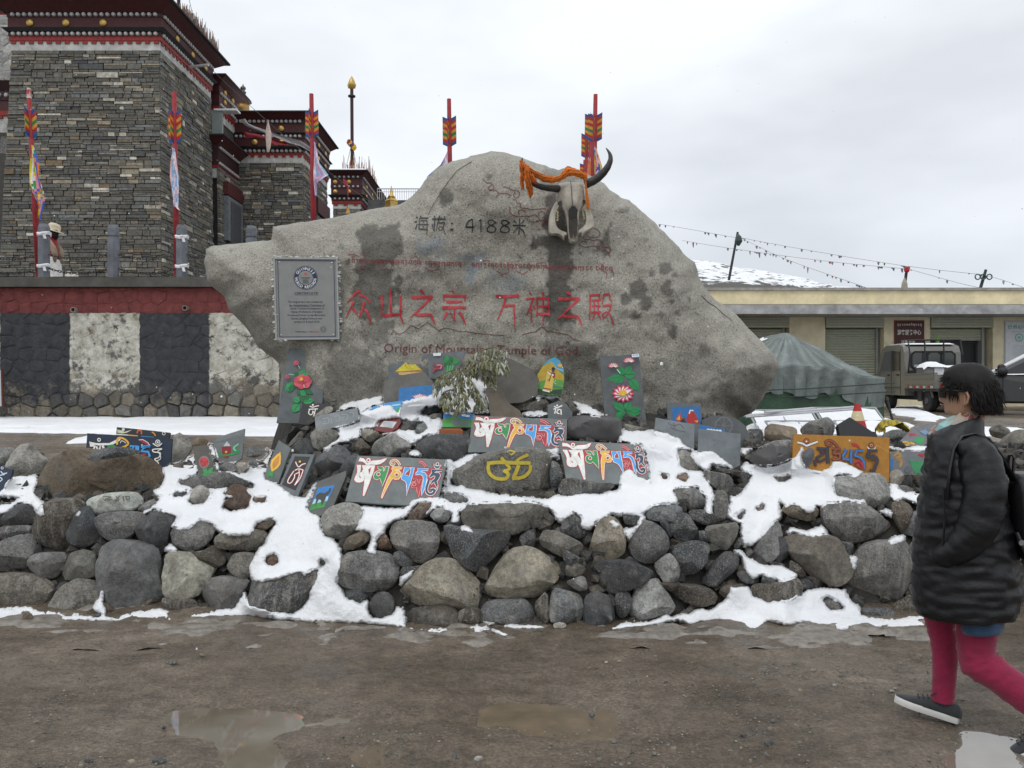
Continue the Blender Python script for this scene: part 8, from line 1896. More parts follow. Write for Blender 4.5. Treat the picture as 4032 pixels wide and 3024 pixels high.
m = MB(); m.tube([hp(.099,-.016,-.0425),hp(.104,0,-.042),hp(.099,.016,-.0425)],[.003,.0055,.003],6,(.28,.11,.09,1)); m.tube([hp(.099,-.014,-.0365),hp(.103,0,-.036),hp(.099,.014,-.0365)],[.003,.005,.003],6,(.26,.10,.085,1)); m.build('lips',M_skin,wom,smooth=True)
for sg in (-1,1):
    e = bpy.data.objects.new('ear',None); me_ = MB(); G = []
    for i in range(9):
        v = i/8; row = []
        for j in range(7):
            u = j/6; rr_ = (math.sin(math.pi*min(max(v*.92 + .06,0),1)) ** .6); row.append(hp(-.015 - (u - .35)*.042*rr_,sg*(.071 + .018*u + .008*math.sin(u*math.pi*2.1) - .004*math.sin(v*3)),.028 - .066*v))
        G.append(row)
    me_.grid(G,SKN); me_.build('ear',M_skin,wom,smooth=True)
    m = MB(); m.tube([hp(-.008,sg*.078,.018),hp(-.026,sg*.086,.022),hp(-.036,sg*.087,.002),hp(-.028,sg*.082,-.022),hp(-.012,sg*.076,-.036)],[.004,.0055,.0055,.005,.006],7,SKN); m.build('ear_rim',M_skin,wom,smooth=True)
# hair cap with strands
HB = (.011,.009,.008,1); m = MB(); rings = []
for z,f0,b0,hw in [(-.074,-.06,-.118,.045),(-.055,-.045,-.134,.062),(-.03,-.036,-.144,.076),(.0,-.028,-.152,.085),(.014,-.01,-.155,.088),(.026,.05,-.157,.0885),(.040,.078,-.158,.089),(.055,.086,-.157,.089),(.07,.098,-.154,.088),(.09,.101,-.147,.084),(.11,.098,-.132,.074),(.128,.076,-.108,.06),(.142,.045,-.075,.04),(.149,.01,-.04,.02)]:
    ring = []
    for k in range(40):
        a = 2*math.pi*k/40; ca,sa = math.cos(a),math.sin(a); c_ = (f0 + b0)/2; h_ = (f0 - b0)/2
        j_ = 1 + .05*noise.noise(Vector((a*4,z*50,2))) + .03*noise.noise(Vector((a*11,z*90,6)))
        ring.append(hp(c_ + h_*ca*j_,hw*math.copysign(abs(sa) ** .85,sa)*j_,z))
    rings.append(ring)
m.loft(rings,HB); r = random.Random(4)
for k in range(4200):
    a = r.uniform(0,2*math.pi); z0 = r.uniform(-.05,.146) if r.random() < .8 else r.uniform(.09,.148); ca,sa = math.cos(a),math.sin(a)
    t = max(0,1 - (max(z0,.02) - .02) ** 2/.129 ** 2) ** .5
    f = -.024 + (.130 if ca > 0 else .136)*ca*t; s_ = .090*math.copysign(abs(sa) ** .85,sa)*(t if z0 > 0 else 1 + z0*2)
    low = .064 if f > .07 else (.022 if f > -.045 else -.078)      # where this lock may end: brow, glasses arm, nape
    if z0 < low + .008: continue
    p0 = hp(f,s_,z0); out = Vector((p0.x - HC.x,p0.y - HC.y,.25*z0)); out.normalize(); sw = Vector((r.uniform(-1,1),r.uniform(-1,1),0))*(.012 if z0 > .0 else .005) + Vector((.006 if f < .04 else -.012,0,0))
    L = min(r.uniform(.03,.085),z0 - low + r.uniform(-.03,.003)); fl = r.uniform(.001,.008)*(1.8 if r.random() < .08 else 1)
    p1 = p0 + out*fl + sw*.4 + Vector((0,0,-L*.4)); p2 = p1 + out*(fl*.5) + sw + Vector((0,0,-L*.6))
    if L < .006: continue
    g = r.uniform(.5,2.2); m.tube([p0 - out*.005,p1,p2],[.0022,.0018,.0004],3,(HB[0]*g,HB[1]*g,HB[2]*g,1),cap=False)
for k in range(36):                         # wisp in front of the ear
    sg = -1 if r.random() < .8 else 1; f = r.uniform(.02,.06); p0 = hp(f - .01,sg*.078,.05); p1 = hp(f,sg*(.084 - .1*max(0,f - .05)),.02); p2 = hp(f + r.uniform(-.012,.004),sg*(.078 - .15*max(0,f - .05)),r.uniform(-.028,.012))
    m.tube([p0,p1,p2],[.0032,.0028,.0005],3,HB,cap=False)
m.build('hair',M_hair,wom,smooth=True)
gls = thing('sunglasses','dark wraparound sunglasses worn by the walking woman','sunglasses',hp(.11,0,.02)); GLS = (.006,.006,.007,1)
for sg in (-1,1):
    m = MB(); G = [[hp(.117 - .045*(u/6) ** 2,sg*(.008 + .062*u/6),-.006 + .019 + .020 - .038*v/4 + .006*math.sin(u*.5)) for v in range(5)] for u in range(7)]; m.grid(G,GLS); G = [[p + Vector((-.004,0,0)) for p in row] for row in G]; m.grid(G,GLS); m.build('lens',M_glass,gls,smooth=True)
    m = MB(); m.tube([hp(.075,sg*.072,.03),hp(.03,sg*.081,.028),hp(-.022,sg*.084,.024)],[.0075,.005,.004],6,GLS); m.build('temple_arm',M_plain,gls)
m = MB(); m.tube([hp(.12,-.01,.024),hp(.123,0,.026),hp(.12,.01,.024)],.004,6,GLS); m.build('bridge',M_plain,gls)
# scarf
m = MB(); rings = []
for i,(y,xl,xr,hd) in enumerate(((330,228,440,.12),(305,240,445,.115),(282,262,440,.10),(262,298,432,.088),(244,335,425,.078),(236,345,420,.07))):
    rings.append([p + Vector((0,0,.006*math.sin(k*1.4 + i))) for k,p in enumerate(section(y,xl,xr,hd,30))])
for k in range(5): pass
SC = [lin('#a89a8a'),lin('#8d4a40'),lin('#6f9a9c'),lin('#8fb4b0'),lin('#a39a90')]
m2 = MB(); ids = [[m2.vert(p) for p in rg_] for rg_ in rings]
for i in range(5):
    for k in range(30): q = (k + 1) % 30; m2.face((ids[i][k],ids[i][q],ids[i + 1][q],ids[i + 1][k]),SC[(k // 3 + i) % 5] if 8 < k < 22 or True else SC[2])
m2.build('neck_scarf',M_cloth,wom,smooth=True)
# puffer coat: quilted torso, collar, near and far sleeve
CO = (.011,.0115,.013,1)
TOR = [(298,262,432,.13),(320,236,452,.155),(345,228,478,.18),(380,224,500,.20),(430,216,528,.215),(490,206,545,.22),(550,196,556,.225),(610,188,565,.225),(680,178,575,.225),(750,171,588,.225),(820,167,600,.228),(890,165,610,.23),(950,166,612,.232),(1000,170,608,.23),(1030,176,603,.225),(1052,190,596,.21)]
ty = [t[0] for t in TOR]; m = MB(); rings = []; seams = [290,345,412,488,566,650,742,830,915,985,1045]
for y in np.arange(298,1053,9.0):
    xl = np.interp(y,ty,[t[1] for t in TOR]); xr = np.interp(y,ty,[t[2] for t in TOR]); hd = np.interp(y,ty,[t[3] for t in TOR])
    j = max(k for k in range(len(seams)) if seams[k] <= y + .1); s0,s1 = seams[j],seams[min(j + 1,len(seams) - 1)]; u = (y - s0)/max(s1 - s0,1); pf = 4.0*max(0,math.sin(math.pi*min(max(u,0),1))) ** .42 - 2.4
    tiltb = 18*max(0,(y - 980)/70)
    rg_ = section(y,xl,xr,hd,56,.82,0,pf)
    rings.append([p + Vector((0,0,0)) + Vector((.010*noise.noise(Vector((k*.5,y*.03,1))) + .005*noise.noise(Vector((k*.9,y*.11,5))),.017*noise.noise(Vector((k*.35,y*.035,8))) + .006*noise.noise(Vector((k*.8,y*.12,3))),.006*noise.noise(Vector((k*.5,y*.05,6))) - .012*max(0,(y - 985)/65)*math.cos(2*math.pi*k/56))) for k,p in enumerate(rg_)])
m.loft(rings,CO); m.build('coat_body',M_puffer,wom,smooth=True)
m = MB(); rings = [section(y,a,b,h,40,.85) for y,a,b,h in ((345,226,470,.165),(320,226,462,.155),(296,236,455,.14),(276,262,450,.125),(268,285,446,.115),(276,292,440,.10))]
rings = [[p + Vector((.005*noise.noise(Vector((k*.6,i,3))),.006*noise.noise(Vector((k*.6,i,9))),.008*noise.noise(Vector((k*.5,i*.7,5))) + .028*(math.cos(2*math.pi*k/40))*(i > 1))) for k,p in enumerate(rg_)] for i,rg_ in enumerate(rings)]
m.loft(rings,CO,cap=False); m.build('collar',M_puffer,wom,smooth=True)
for nm_,sd,P,W_s in (('sleeve',-1,[(400,350),(430,400),(452,480),(455,560),(440,640),(410,700),(365,745),(320,775),(296,792)],[62,80,84,82,80,72,64,56,40]),('sleeve',1,[(370,360),(390,430),(400,540),(390,640),(340,720),(290,770)],[60,78,80,76,66,50])):
    m = MB(); Q = curve_pts(P,9 if sd < 0 else 6); ww = np.interp(np.linspace(0,1,len(Q)),np.linspace(0,1,len(W_s)),W_s); path = []; rad = []
    for i,q in enumerate(Q):
        t = i/(len(Q) - 1); path.append(wp(q[0],q[1],sd*(.165 + .065*math.sin(t*math.pi*.9)))); u = (i/7.0) % 1; rad.append(ww[i]*UW*(.98 + .03*abs(math.sin(math.pi*u)) ** .6))
    m.tube(path,rad,22,CO)
    m.v = [tuple(Vector(v) + Vector(tuple(noise.noise(Vector(v)*17 + Vector((s_,0,0))) for s_ in (1,5,9)))*.010 + Vector(tuple(noise.noise(Vector(v)*42 + Vector((s_,0,0))) for s_ in (1,5,9)))*.004) for v in m.v]
    m.build(nm_,M_puffer,wom,smooth=True)
m = MB(); m.tube([wp(300,520,-.235),wp(305,640,-.242),wp(296,740,-.242),wp(300,800,-.235)],[.004,.005,.005,.003],6,(.006,.006,.007,1)); m.build('pocket_seam',M_puffer,wom)
m = MB(); rings = [section(y,a,b,h,28,.8,-.06) for y,a,b,h in ((1000,352,560,.12),(1050,355,545,.125),(1085,358,540,.125),(1100,362,538,.125))]; m.loft(rings,lin('#2c4763')); m.build('denim_hem',M_cloth,wom,smooth=True)
TRS = lin('#8c153f')
def leg(name,secs):
    m = MB(); rings = []
    Q = []
    for i in range(len(secs) - 1):
        for k in range(6):
            t = k/6; Q.append([secs[i][j]*(1 - t) + secs[i + 1][j]*t for j in range(5)])
    Q.append(secs[-1])
    for i,(xa,ya,xb,yb,dc) in enumerate(Q):
        A,B = np.array([xa,ya]),np.array([xb,yb]); c = (A + B)/2; h = (B - A)/2; hw = np.linalg.norm(h); ring = []
        for k in range(24):
            a = 2*math.pi*k/24; e = c + h*math.cos(a); wr = 1.03 + .085*noise.noise(Vector((k*.4,i*.55,3))) + .035*noise.noise(Vector((k*.9,i*1.7,8))); e = c + h*math.cos(a)*wr
            ring.append(wp(e[0],e[1],dc + hw*UW*.92*math.sin(a)*wr) + Vector((0,0,.004*noise.noise(Vector((k*.5,i*1.3,2))))))
        rings.append(ring)
    m.loft(rings,TRS); return m
la = leg('a',[(213,1010,350,1020,.06),(212,1080,345,1085,.065),(222,1130,338,1130,.068),(238,1180,352,1185,.07),(245,1250,352,1255,.068),(246,1330,345,1335,.064),(243,1390,340,1400,.062),(236,1416,336,1440,.062)])
lb = leg('b',[(345,1040,520,1080,-.07),(348,1120,508,1150,-.075),(350,1190,505,1195,-.078),(368,1262,520,1205,-.08),(420,1300,560,1240,-.078),(500,1350,620,1285,-.074),(600,1425,700,1345,-.07),(700,1490,780,1410,-.068)])
la.v += lb.v and []; off = len(la.v); la.v += lb.v; la.f += [tuple(i + off for i in f) for f in lb.f]; la.c += lb.c
hip = MB(); hip.loft([section(y,a,b,h,24,.85) for y,a,b,h in ((960,215,520,.15),(1000,212,520,.155),(1030,214,518,.15))],TRS); off = len(la.v); la.v += hip.v; la.f += [tuple(i + off for i in f) for f in hip.f]; la.c += hip.c
la.build('trousers',M_cloth,wom,smooth=True)
def shoe(base,fwd,up,parent):
    """base = heel on the ground, fwd/up unit vectors of the sole"""
    f,u = Vector(fwd).normalized(),Vector(up).normalized(); s_ = f.cross(u)
    def q(a,b,c): return base + f*a + s_*b + u*c
    sh_ = bpy.data.objects.new('shoe',None); sh_.location = base; place(sh_,parent); sh_['_w'] = tuple(base)
    def outline(z,gx): return [q(a*1.0,b*gx,z) for a,b in ((.0,.0),(.01,.026),(.05,.033),(.11,.034),(.18,.044),(.23,.036),(.262,.015),(.265,0),(.262,-.015),(.23,-.036),(.18,-.044),(.11,-.034),(.05,-.033),(.01,-.026))]
    m = MB(); m.loft([outline(.0,.96),outline(.012,1.06),outline(.026,1.04),outline(.03,.98)],(.62,.61,.58,1)); m.build('sole',M_plain,sh_,smooth=True,sharp=50)
    m = MB(); rings = []
    for a,hw,h in ((-.004,.020,.060),(.012,.031,.078),(.04,.034,.088),(.075,.034,.090),(.11,.036,.078),(.15,.040,.064),(.19,.042,.054),(.225,.036,.046),(.25,.022,.040),(.262,.008,.034)):
        rings.append([q(a,hw*math.cos(k*math.pi/7),.028 + (h - .028)*(math.sin(k*math.pi/7) ** .8)) for k in range(8)] + [q(a,-hw*.6,.024),q(a,hw*.6,.024)])
    m.loft(rings,(.032,.034,.038,1)); m.build('upper',M_cloth,sh_,smooth=True)
    m = MB()
    for k in range(5): a = .10 + k*.018; m.tube([q(a,-.024,.082 - k*.006),q(a + .006,0,.092 - k*.0065),q(a,.024,.082 - k*.006)],.0025,5,(.012,.012,.013,1))
    m.tube([q(.10,-.01,.09),q(.115,-.04,.105),q(.13,-.03,.085)],.0022,5,(.012,.012,.013,1)); m.tube([q(.10,.01,.09),q(.12,.035,.1)],.0022,5,(.012,.012,.013,1)); m.build('laces',M_plain,sh_)
hb = wp(356,1530,.06); hb.z = .004; tb_ = wp(100,1452,.06)
shoe(hb,(tb_.x - hb.x,tb_.y - hb.y - .02,.05),(.2,0,1),wom)
shoe(wp(800,1540,-.07),(-.7,.4,-.55),(-.45,.2,.8),wom)
# backpack
bp = thing('backpack','black leather backpack carried on the back of the walking woman','backpack',wp(640,650)); BK = (.010,.010,.011,1)
m = MB(); rings = []
for y,a,b,h in ((478,575,650,.07),(500,562,700,.11),(560,556,735,.135),(650,560,760,.14),(740,572,765,.14),(800,590,755,.13),(830,615,730,.09)): rings.append(section(y,a,b,h,24,.7))
m.loft(rings,BK); M_leather = vc('leather',.35,.2,12,.3,50,bdist=.004); m.build('bag',M_leather,bp,smooth=True)
m = MB(); m.tube([wp(560,480,-.02),wp(556,430,-.02),wp(562,405,-.02),wp(572,402,-.02),wp(580,415,-.02),wp(576,480,-.02)],.006,6,BK,sx=2.2); m.build('grab_handle',M_leather,bp)
m = MB(); m.tube([wp(575,500,-.10),wp(520,400,-.15),wp(470,332,-.165),wp(420,312,-.17),wp(370,322,-.185),wp(338,370,-.205),wp(322,450,-.228),wp(315,560,-.24)],.0075,6,BK,sx=2.6); m.build('strap',M_leather,bp,smooth=True)
m = MB(); m.tube([wp(575,500,.10),wp(500,380,.15),wp(420,312,.17),wp(340,360,.2),wp(310,480,.23)],.0075,6,BK,sx=2.6); m.build('strap',M_leather,bp,smooth=True)
m = MB(); m.tube([wp(585,700,-.14),wp(620,780,-.14)],.008,6,(.02,.02,.02,1)); m.build('buckle_strap',M_leather,bp)
m = MB(); c = wp(603,740,-.145); m.lathe([(.012,-.004),(.012,.004)],tuple(c),10,(.3,.3,.3,1),'y'); m.build('buckle',M_metal,bp)

# ------------------------------------------------------------------ woman in the sun hat on the terrace
HY = 19.0
def hq(x,y,d=0.0): p = at(*Z(R4,[(x,y)])[0],HY); return Vector((p.x,HY + d,p.z))
lady = thing('person','woman in a cream sun hat, red top and white skirt bending behind the left bollard','person',Vector((hq(335,300).x,HY,3.745)))
a = hq(330,370)
body = [(Vector((a.x,HY,4.45)),.14),(hq(325,250),.13),(hq(318,165),.13),(hq(325,125),.05),(hq(336,100),.085),(Vector((a.x - .08,HY,4.1)),.08),(Vector((a.x - .06,HY,3.78)),.05),(Vector((a.x + .08,HY + .1,4.1)),.08),(Vector((a.x + .1,HY + .1,3.78)),.05),(hq(318,160,-.13),.055),(hq(350,205,-.15),.045),(hq(362,250,-.12),.035),(hq(318,160,.13),.055),(hq(345,215,.15),.045),(hq(365,262,.1),.035)]
skin_body('body',body,[(0,1),(1,2),(2,3),(3,4),(0,5),(5,6),(0,7),(7,8),(2,9),(9,10),(10,11),(2,12),(12,13),(13,14)],M_skin,(.45,.28,.2,1),lady)
m = MB(); m.loft([[hq(x + w*math.cos(k*math.pi/7),y,.17*math.sin(k*math.pi/7)) for k in range(14)] for y,x,w in ((270,330,34),(220,325,30),(180,318,32),(145,320,26),(128,325,12))],lin('#a01c28')); m.build('top',M_cloth,lady,smooth=True)
m = MB(); m.loft([[hq(x + w*math.cos(k*math.pi/7),y,.26*math.sin(k*math.pi/7)) for k in range(14)] for y,x,w in ((500,338,60),(420,335,52),(340,332,42),(285,330,34),(262,330,30))],(.72,.70,.66,1)); m.build('skirt',M_cloth,lady,smooth=True)
for sd in (-.14,.15):
    m = MB(); m.tube([hq(318,160,sd),hq(350,205,sd),hq(360,240,sd*.9),hq(352,290,sd*.8)],[.075,.07,.065,.05],9,(.30,.22,.155,1)); m.build('sleeve',M_cloth,lady,smooth=True)
hc = hq(333,88)
m = MB(); m.lathe([(.25,-.03),(.23,-.01),(.145,.0),(.14,.1),(.1,.155),(.01,.17)],(0,0,0),18,(.62,.53,.38,1)); m.xf(Matrix.Translation(hc) @ Matrix.Rotation(R(16),4,'Y')); m.build('sun_hat',M_cloth,lady,smooth=True)
m = MB(); m.tube([hc + Vector((.02,0,.02)),hq(345,105,-.05),hq(352,130,-.05),hq(358,150,-.05)],[.09,.10,.07,.02],9,(.02,.012,.01,1)); m.build('hair',M_hair,lady,smooth=True)

# falling snowflakes
m = MB(); rg = np.random.default_rng(17)
for k in range(520):
    Y = 1.2 + rg.random() ** .6*14; x = rg.uniform(-.66,.66)*Y; z = EYE + rg.uniform(-.42,.48)*Y
    if z < .2 or float(surf(x,Y)) > z - .05: continue
    s = rg.uniform(.0014,.0042)*(1 if Y < 6 else 1.4)
    m.hexa([(x - s,Y,z),(x,Y - s,z - s*.4),(x + s,Y,z),(x,Y + s,z + s*.3)],[(x - s*.6,Y,z + s*1.3),(x,Y - s*.6,z + s),(x + s*.7,Y,z + s*1.2),(x,Y + s*.6,z + s*1.5)])
m.build('falling_snowflakes',M_snow,kind='stuff')
# ------------------------------------------------------------------ snow
SN = [(R5,[[(-60,470),(70,360),(150,355),(235,350),(225,450),(215,470),(260,520),(275,600),(245,615),(195,540),(120,520),(50,580),(-60,625)],
 [(960,560),(900,595),(890,575),(960,540),(1000,490),(950,460),(990,430),(1025,360),(1000,310),(1110,260),(1190,240),(1300,150),(1340,160),(1370,260),(1440,270),(1640,255),(1700,190),(1720,240),(1640,370),(1740,400),(1830,490),(1900,500),(1960,390),(1985,400),(1910,560),(1990,610),(2000,700),(2120,800),(2130,850),(2060,920),(2000,860),(1980,960),(1990,930),(1850,960),(1700,1000),(1620,1015),(1570,1000),(1550,920),(1610,810),(1660,770),(1665,740),(1720,640),(1715,625),(1590,660),(1560,720),(1440,725),(1350,700),(1320,650),(1240,630),(1180,690),(1090,690),(1060,670),(1100,600),(1030,580)],
 [(2130,840),(2110,960),(2100,1060),(2130,1110),(2240,1150),(2240,1275),(2000,1265),(1750,1250),(1700,1200),(1830,1215),(1920,1150),(1930,1080),(1990,970),(2060,930)],
 [(1020,820),(1060,775),(1100,800),(1110,830),(1050,830)],[(460,600),(490,570),(515,580),(480,610)],
 [(-60,1175),(180,1165),(240,1195),(380,1200),(400,1215),(340,1235),(200,1225),(140,1260),(-60,1240)],[(450,1205),(500,1190),(505,1210),(450,1230)],[(640,1040),(650,1100),(640,1150),(665,1190),(650,1230),(570,1180),(610,1120)],
 [(745,1215),(870,1190),(1000,1180),(1060,1190),(1055,1240),(860,1265),(730,1255)],[(1170,1215),(1350,1190),(1460,1180),(1530,1065),(1540,1160),(1620,1180),(1740,1210),(1800,1250),(1500,1230),(1200,1250)],
 [(730,205),(830,205),(870,225),(800,232),(740,222)],[(480,235),(530,205),(560,215),(520,240)]]),
 (R5,[[(-60,1185),(200,1200),(420,1222),(560,1225),(740,1235),(1000,1245),(1180,1240),(1300,1235),(1300,1262),(1000,1268),(700,1262),(300,1262),(-60,1275)]]),
 (R8,[[(740,1050),(900,1062),(1110,1055),(1250,1035),(1290,1060),(1100,1085),(900,1092),(740,1075)],[(1440,1035),(1600,1028),(1720,1040),(1800,1065),(1650,1070),(1450,1060)],[(1280,1020),(1330,1012),(1400,1024),(1330,1036)]]),
 (R8,[[(-10,900),(60,820),(100,650),(180,560),(270,510),(240,620),(235,700),(270,780),(310,860),(380,885),(460,850),(450,920),(490,980),(560,990),(640,960),(660,900),(720,920),(730,1000),(740,1060),(600,1050),(450,1020),(200,1010),(-10,1015)],
 [(-20,200),(100,240),(110,330),(160,420),(250,480),(230,500),(160,490),(110,560),(120,620),(-20,680)],
 [(390,170),(560,190),(720,190),(780,130),(860,115),(990,110),(985,60),(1060,20),(1130,60),(1250,80),(1500,110),(1750,130),(1830,120),(1790,150),(1900,110),(2050,90),(2230,85),(2230,200),(2120,260),(2080,350),(2040,340),(2020,290),(1960,220),(1910,240),(1860,290),(1800,190),(1650,150),(1400,150),(1190,180),(1120,220),(1110,290),(1060,290),(1080,205),(960,180),(900,240),(870,240),(930,150),(830,150),(730,260),(640,280),(590,310),(570,370),(520,420),(515,520),(450,510),(490,400),(470,370),(420,355),(360,350),(400,270),(430,240),(410,200)],
 [(680,730),(700,680),(760,640),(830,610),(790,650),(730,720),(700,760)],[(1115,335),(1150,310),(1200,325),(1245,360),(1180,355)],[(1210,1080),(1270,1045),(1340,1050),(1430,1075),(1500,1100),(1440,1130),(1260,1140)],[(790,1080),(870,1085),(1000,1085),(1080,1080),(1060,1105),(900,1105)]]),
 (R9,[[(-20,590),(100,590),(200,570),(240,590),(360,580),(225,560),(250,440),(330,415),(370,450),(430,500),(440,500),(400,340),(395,300),(260,240),(240,200),(260,155),(330,170),(450,165),(560,180),(640,220),(690,280),(720,210),(735,300),(650,290),(620,290),(640,340),(640,400),(690,430),(800,440),(850,520),(870,640),(860,720),(820,720),(810,620),(760,550),(640,545),(600,560),(630,650),(460,660),(400,720),(270,700),(250,740),(150,720),(100,760),(50,830),(-20,820)],
 [(390,735),(425,745),(380,790),(330,860),(300,910),(260,830),(330,810)],[(165,770),(200,760),(240,800),(230,830),(180,800)],
 [(970,615),(1050,600),(1080,540),(1120,470),(1050,420),(1060,390),(1100,370),(1280,350),(1380,310),(1440,260),(1475,270),(1465,330),(1470,400),(1530,430),(1580,430),(1640,365),(1750,380),(1880,440),(1820,480),(1700,460),(1675,480),(1690,600),(1800,620),(1870,620),(1910,660),(1760,645),(1620,660),(1590,690),(1560,665),(1530,710),(1500,715),(1440,670),(1400,645),(1350,690),(1310,620),(1320,740),(1220,850),(1140,935),(1070,930),(1050,850),(1050,780),(960,750),(975,650)],
 [(985,960),(1060,965),(1080,1010),(1200,1065),(1330,1070),(1440,1130),(1400,1160),(1300,1185),(1260,1150),(1190,1130),(1130,1160),(1070,1090),(1060,1010)],[(1340,860),(1380,815),(1500,840),(1600,800),(1640,870),(1540,880),(1400,850)],
 [(1760,1010),(1830,1000),(1840,1030),(1800,1120),(1790,1060)],[(2020,905),(2060,880),(2140,870),(2150,905),(2060,930)],[(1980,710),(2010,690),(2065,700),(2060,750)],
 [(130,1500),(280,1445),(440,1450),(540,1390),(590,1420),(640,1390),(720,1395),(740,1365),(850,1365),(950,1300),(980,1210),(1100,1205),(1130,1270),(1240,1315),(1390,1290),(1490,1230),(1640,1215),(1750,1240),(1790,1310),(1850,1350),(1860,1400),(2000,1420),(2110,1420),(2212,1400),(2400,1410),(2400,1480),(2140,1490),(2110,1540),(2050,1520),(2040,1480),(1960,1490),(1900,1500),(1830,1480),(1790,1490),(1700,1500),(1650,1470),(1560,1480),(1500,1450),(1350,1470),(1230,1440),(1150,1500),(1060,1510),(980,1470),(900,1440),(700,1470),(620,1430),(400,1490),(160,1515)],
 [(2040,490),(2100,520),(2212,590),(2400,640),(2400,700),(2140,630),(2080,650),(2050,600)],[(2050,230),(2300,290),(2300,330),(2050,290)],[(1050,300),(1130,270),(1160,275),(1100,300),(1060,340)],
 [(700,320),(770,300),(800,295),(850,300),(990,400),(1010,420),(900,400),(850,380),(840,430),(790,420)],[(2030,240),(2300,260),(2300,310),(2040,290)]]),
 (R6,[[(700,555),(1060,480),(1070,560),(1210,540),(1540,480),(1600,440),(1640,300),(1900,300),(2060,420),(2030,610),(2060,660),(1900,660),(1620,610),(1600,580),(1450,590),(1400,640),(1470,670),(1600,690),(1610,775),(1590,790),(1600,840),(1440,860),(1380,900),(1340,940),(1170,820),(1040,850),(1090,820),(1220,800),(1240,710),(1230,690),(1060,710),(990,800),(850,790),(870,870),(760,890),(740,910),(680,910),(600,960),(510,1030),(530,960),(640,900),(655,850),(640,790),(550,790),(840,720),(850,680),(830,600),(620,640)],
 [(1300,1010),(1360,985),(1410,1010),(1400,1050),(1310,1040)],[(0,960),(40,980),(20,1000),(-60,1040)]]),
 (R7,[[(800,500),(1000,470),(1110,500),(1030,500),(980,550),(920,510),(850,540)],[(720,640),(850,620),(945,640),(950,680),(730,690)],[(1170,535),(1300,560),(1490,680),(1230,665),(1260,640)],
 [(1280,880),(1600,910),(1620,800),(1650,790),(1760,830),(1940,810),(2100,880),(2130,950),(2100,970),(2040,990),(1910,930),(1820,970),(1810,930),(1400,900)],[(80,1150),(110,1090),(230,1020),(340,1010),(440,990),(300,1040),(200,1090),(170,1150)],
 [(390,990),(560,950),(700,940),(930,970),(1040,970),(1050,1060),(980,1060),(930,985),(800,965),(600,965)],
 [(0,1400),(70,1320),(160,1300),(400,1380),(960,1440),(1000,1400),(1100,1410),(1300,1380),(1480,1390),(1600,1360),(1610,1200),(1700,1150),(1800,1240),(1890,1270),(2240,1280),(2240,1340),(2100,1330),(2100,1400),(2150,1480),(1900,1500),(1820,1590),(1640,1570),(1500,1580),(1400,1640),(1200,1560),(1060,1640),(950,1520),(800,1460),(500,1470),(180,1480),(130,1540),(70,1640),(60,1540),(0,1530)],
 [(1355,840),(1400,815),(1490,815),(1525,850),(1440,865),(1370,868)],[(0,1090),(60,1060),(90,1100),(60,1280),(0,1330)]])]
MW,MH,MX0,MY0,MS = 1160,470,-220.0,1380.0,2.6      # mask cell = 4 photo pixels
MW = int((4480)/MS); MH = int((2700 - MY0)/MS)
mx = MX0 + (np.arange(MW) + .5)*MS; my = MY0 + (np.arange(MH) + .5)*MS
MXX,MYY = np.meshgrid(mx,my,indexing='ij')
wobx = (vnoise(MXX,MYY,.03,71,3) - .5)*22; woby = (vnoise(MXX,MYY,.03,72,3) - .5)*22
mask = np.zeros((MW,MH))
for reg,polys in SN:
    for p in polys: mask[inpoly(MXX + wobx*.5,MYY + woby*.5,Z(reg,p))] = 1
for p in ROCKPOLY:
    c = np.mean(p,axis=0); q = [(c[0] + (a - c[0])*.94,c[1] + (b - c[1])*.94) for a,b in p]
    mask[inpoly(MXX,MYY,q)] = 0
for reg,p in ((R5,[(-20,490),(60,480),(140,490),(90,520),(-20,540)]),(R7,[])):
    if p: mask[inpoly(MXX,MYY,Z(reg,p))] = 0
mask = blur(mask,2,2)
mask = np.clip(mask + (vnoise(MXX,MYY,.09,77,4) - .5)*.75*(mask > .02)*(mask < .98),0,1)*(mask > .02)
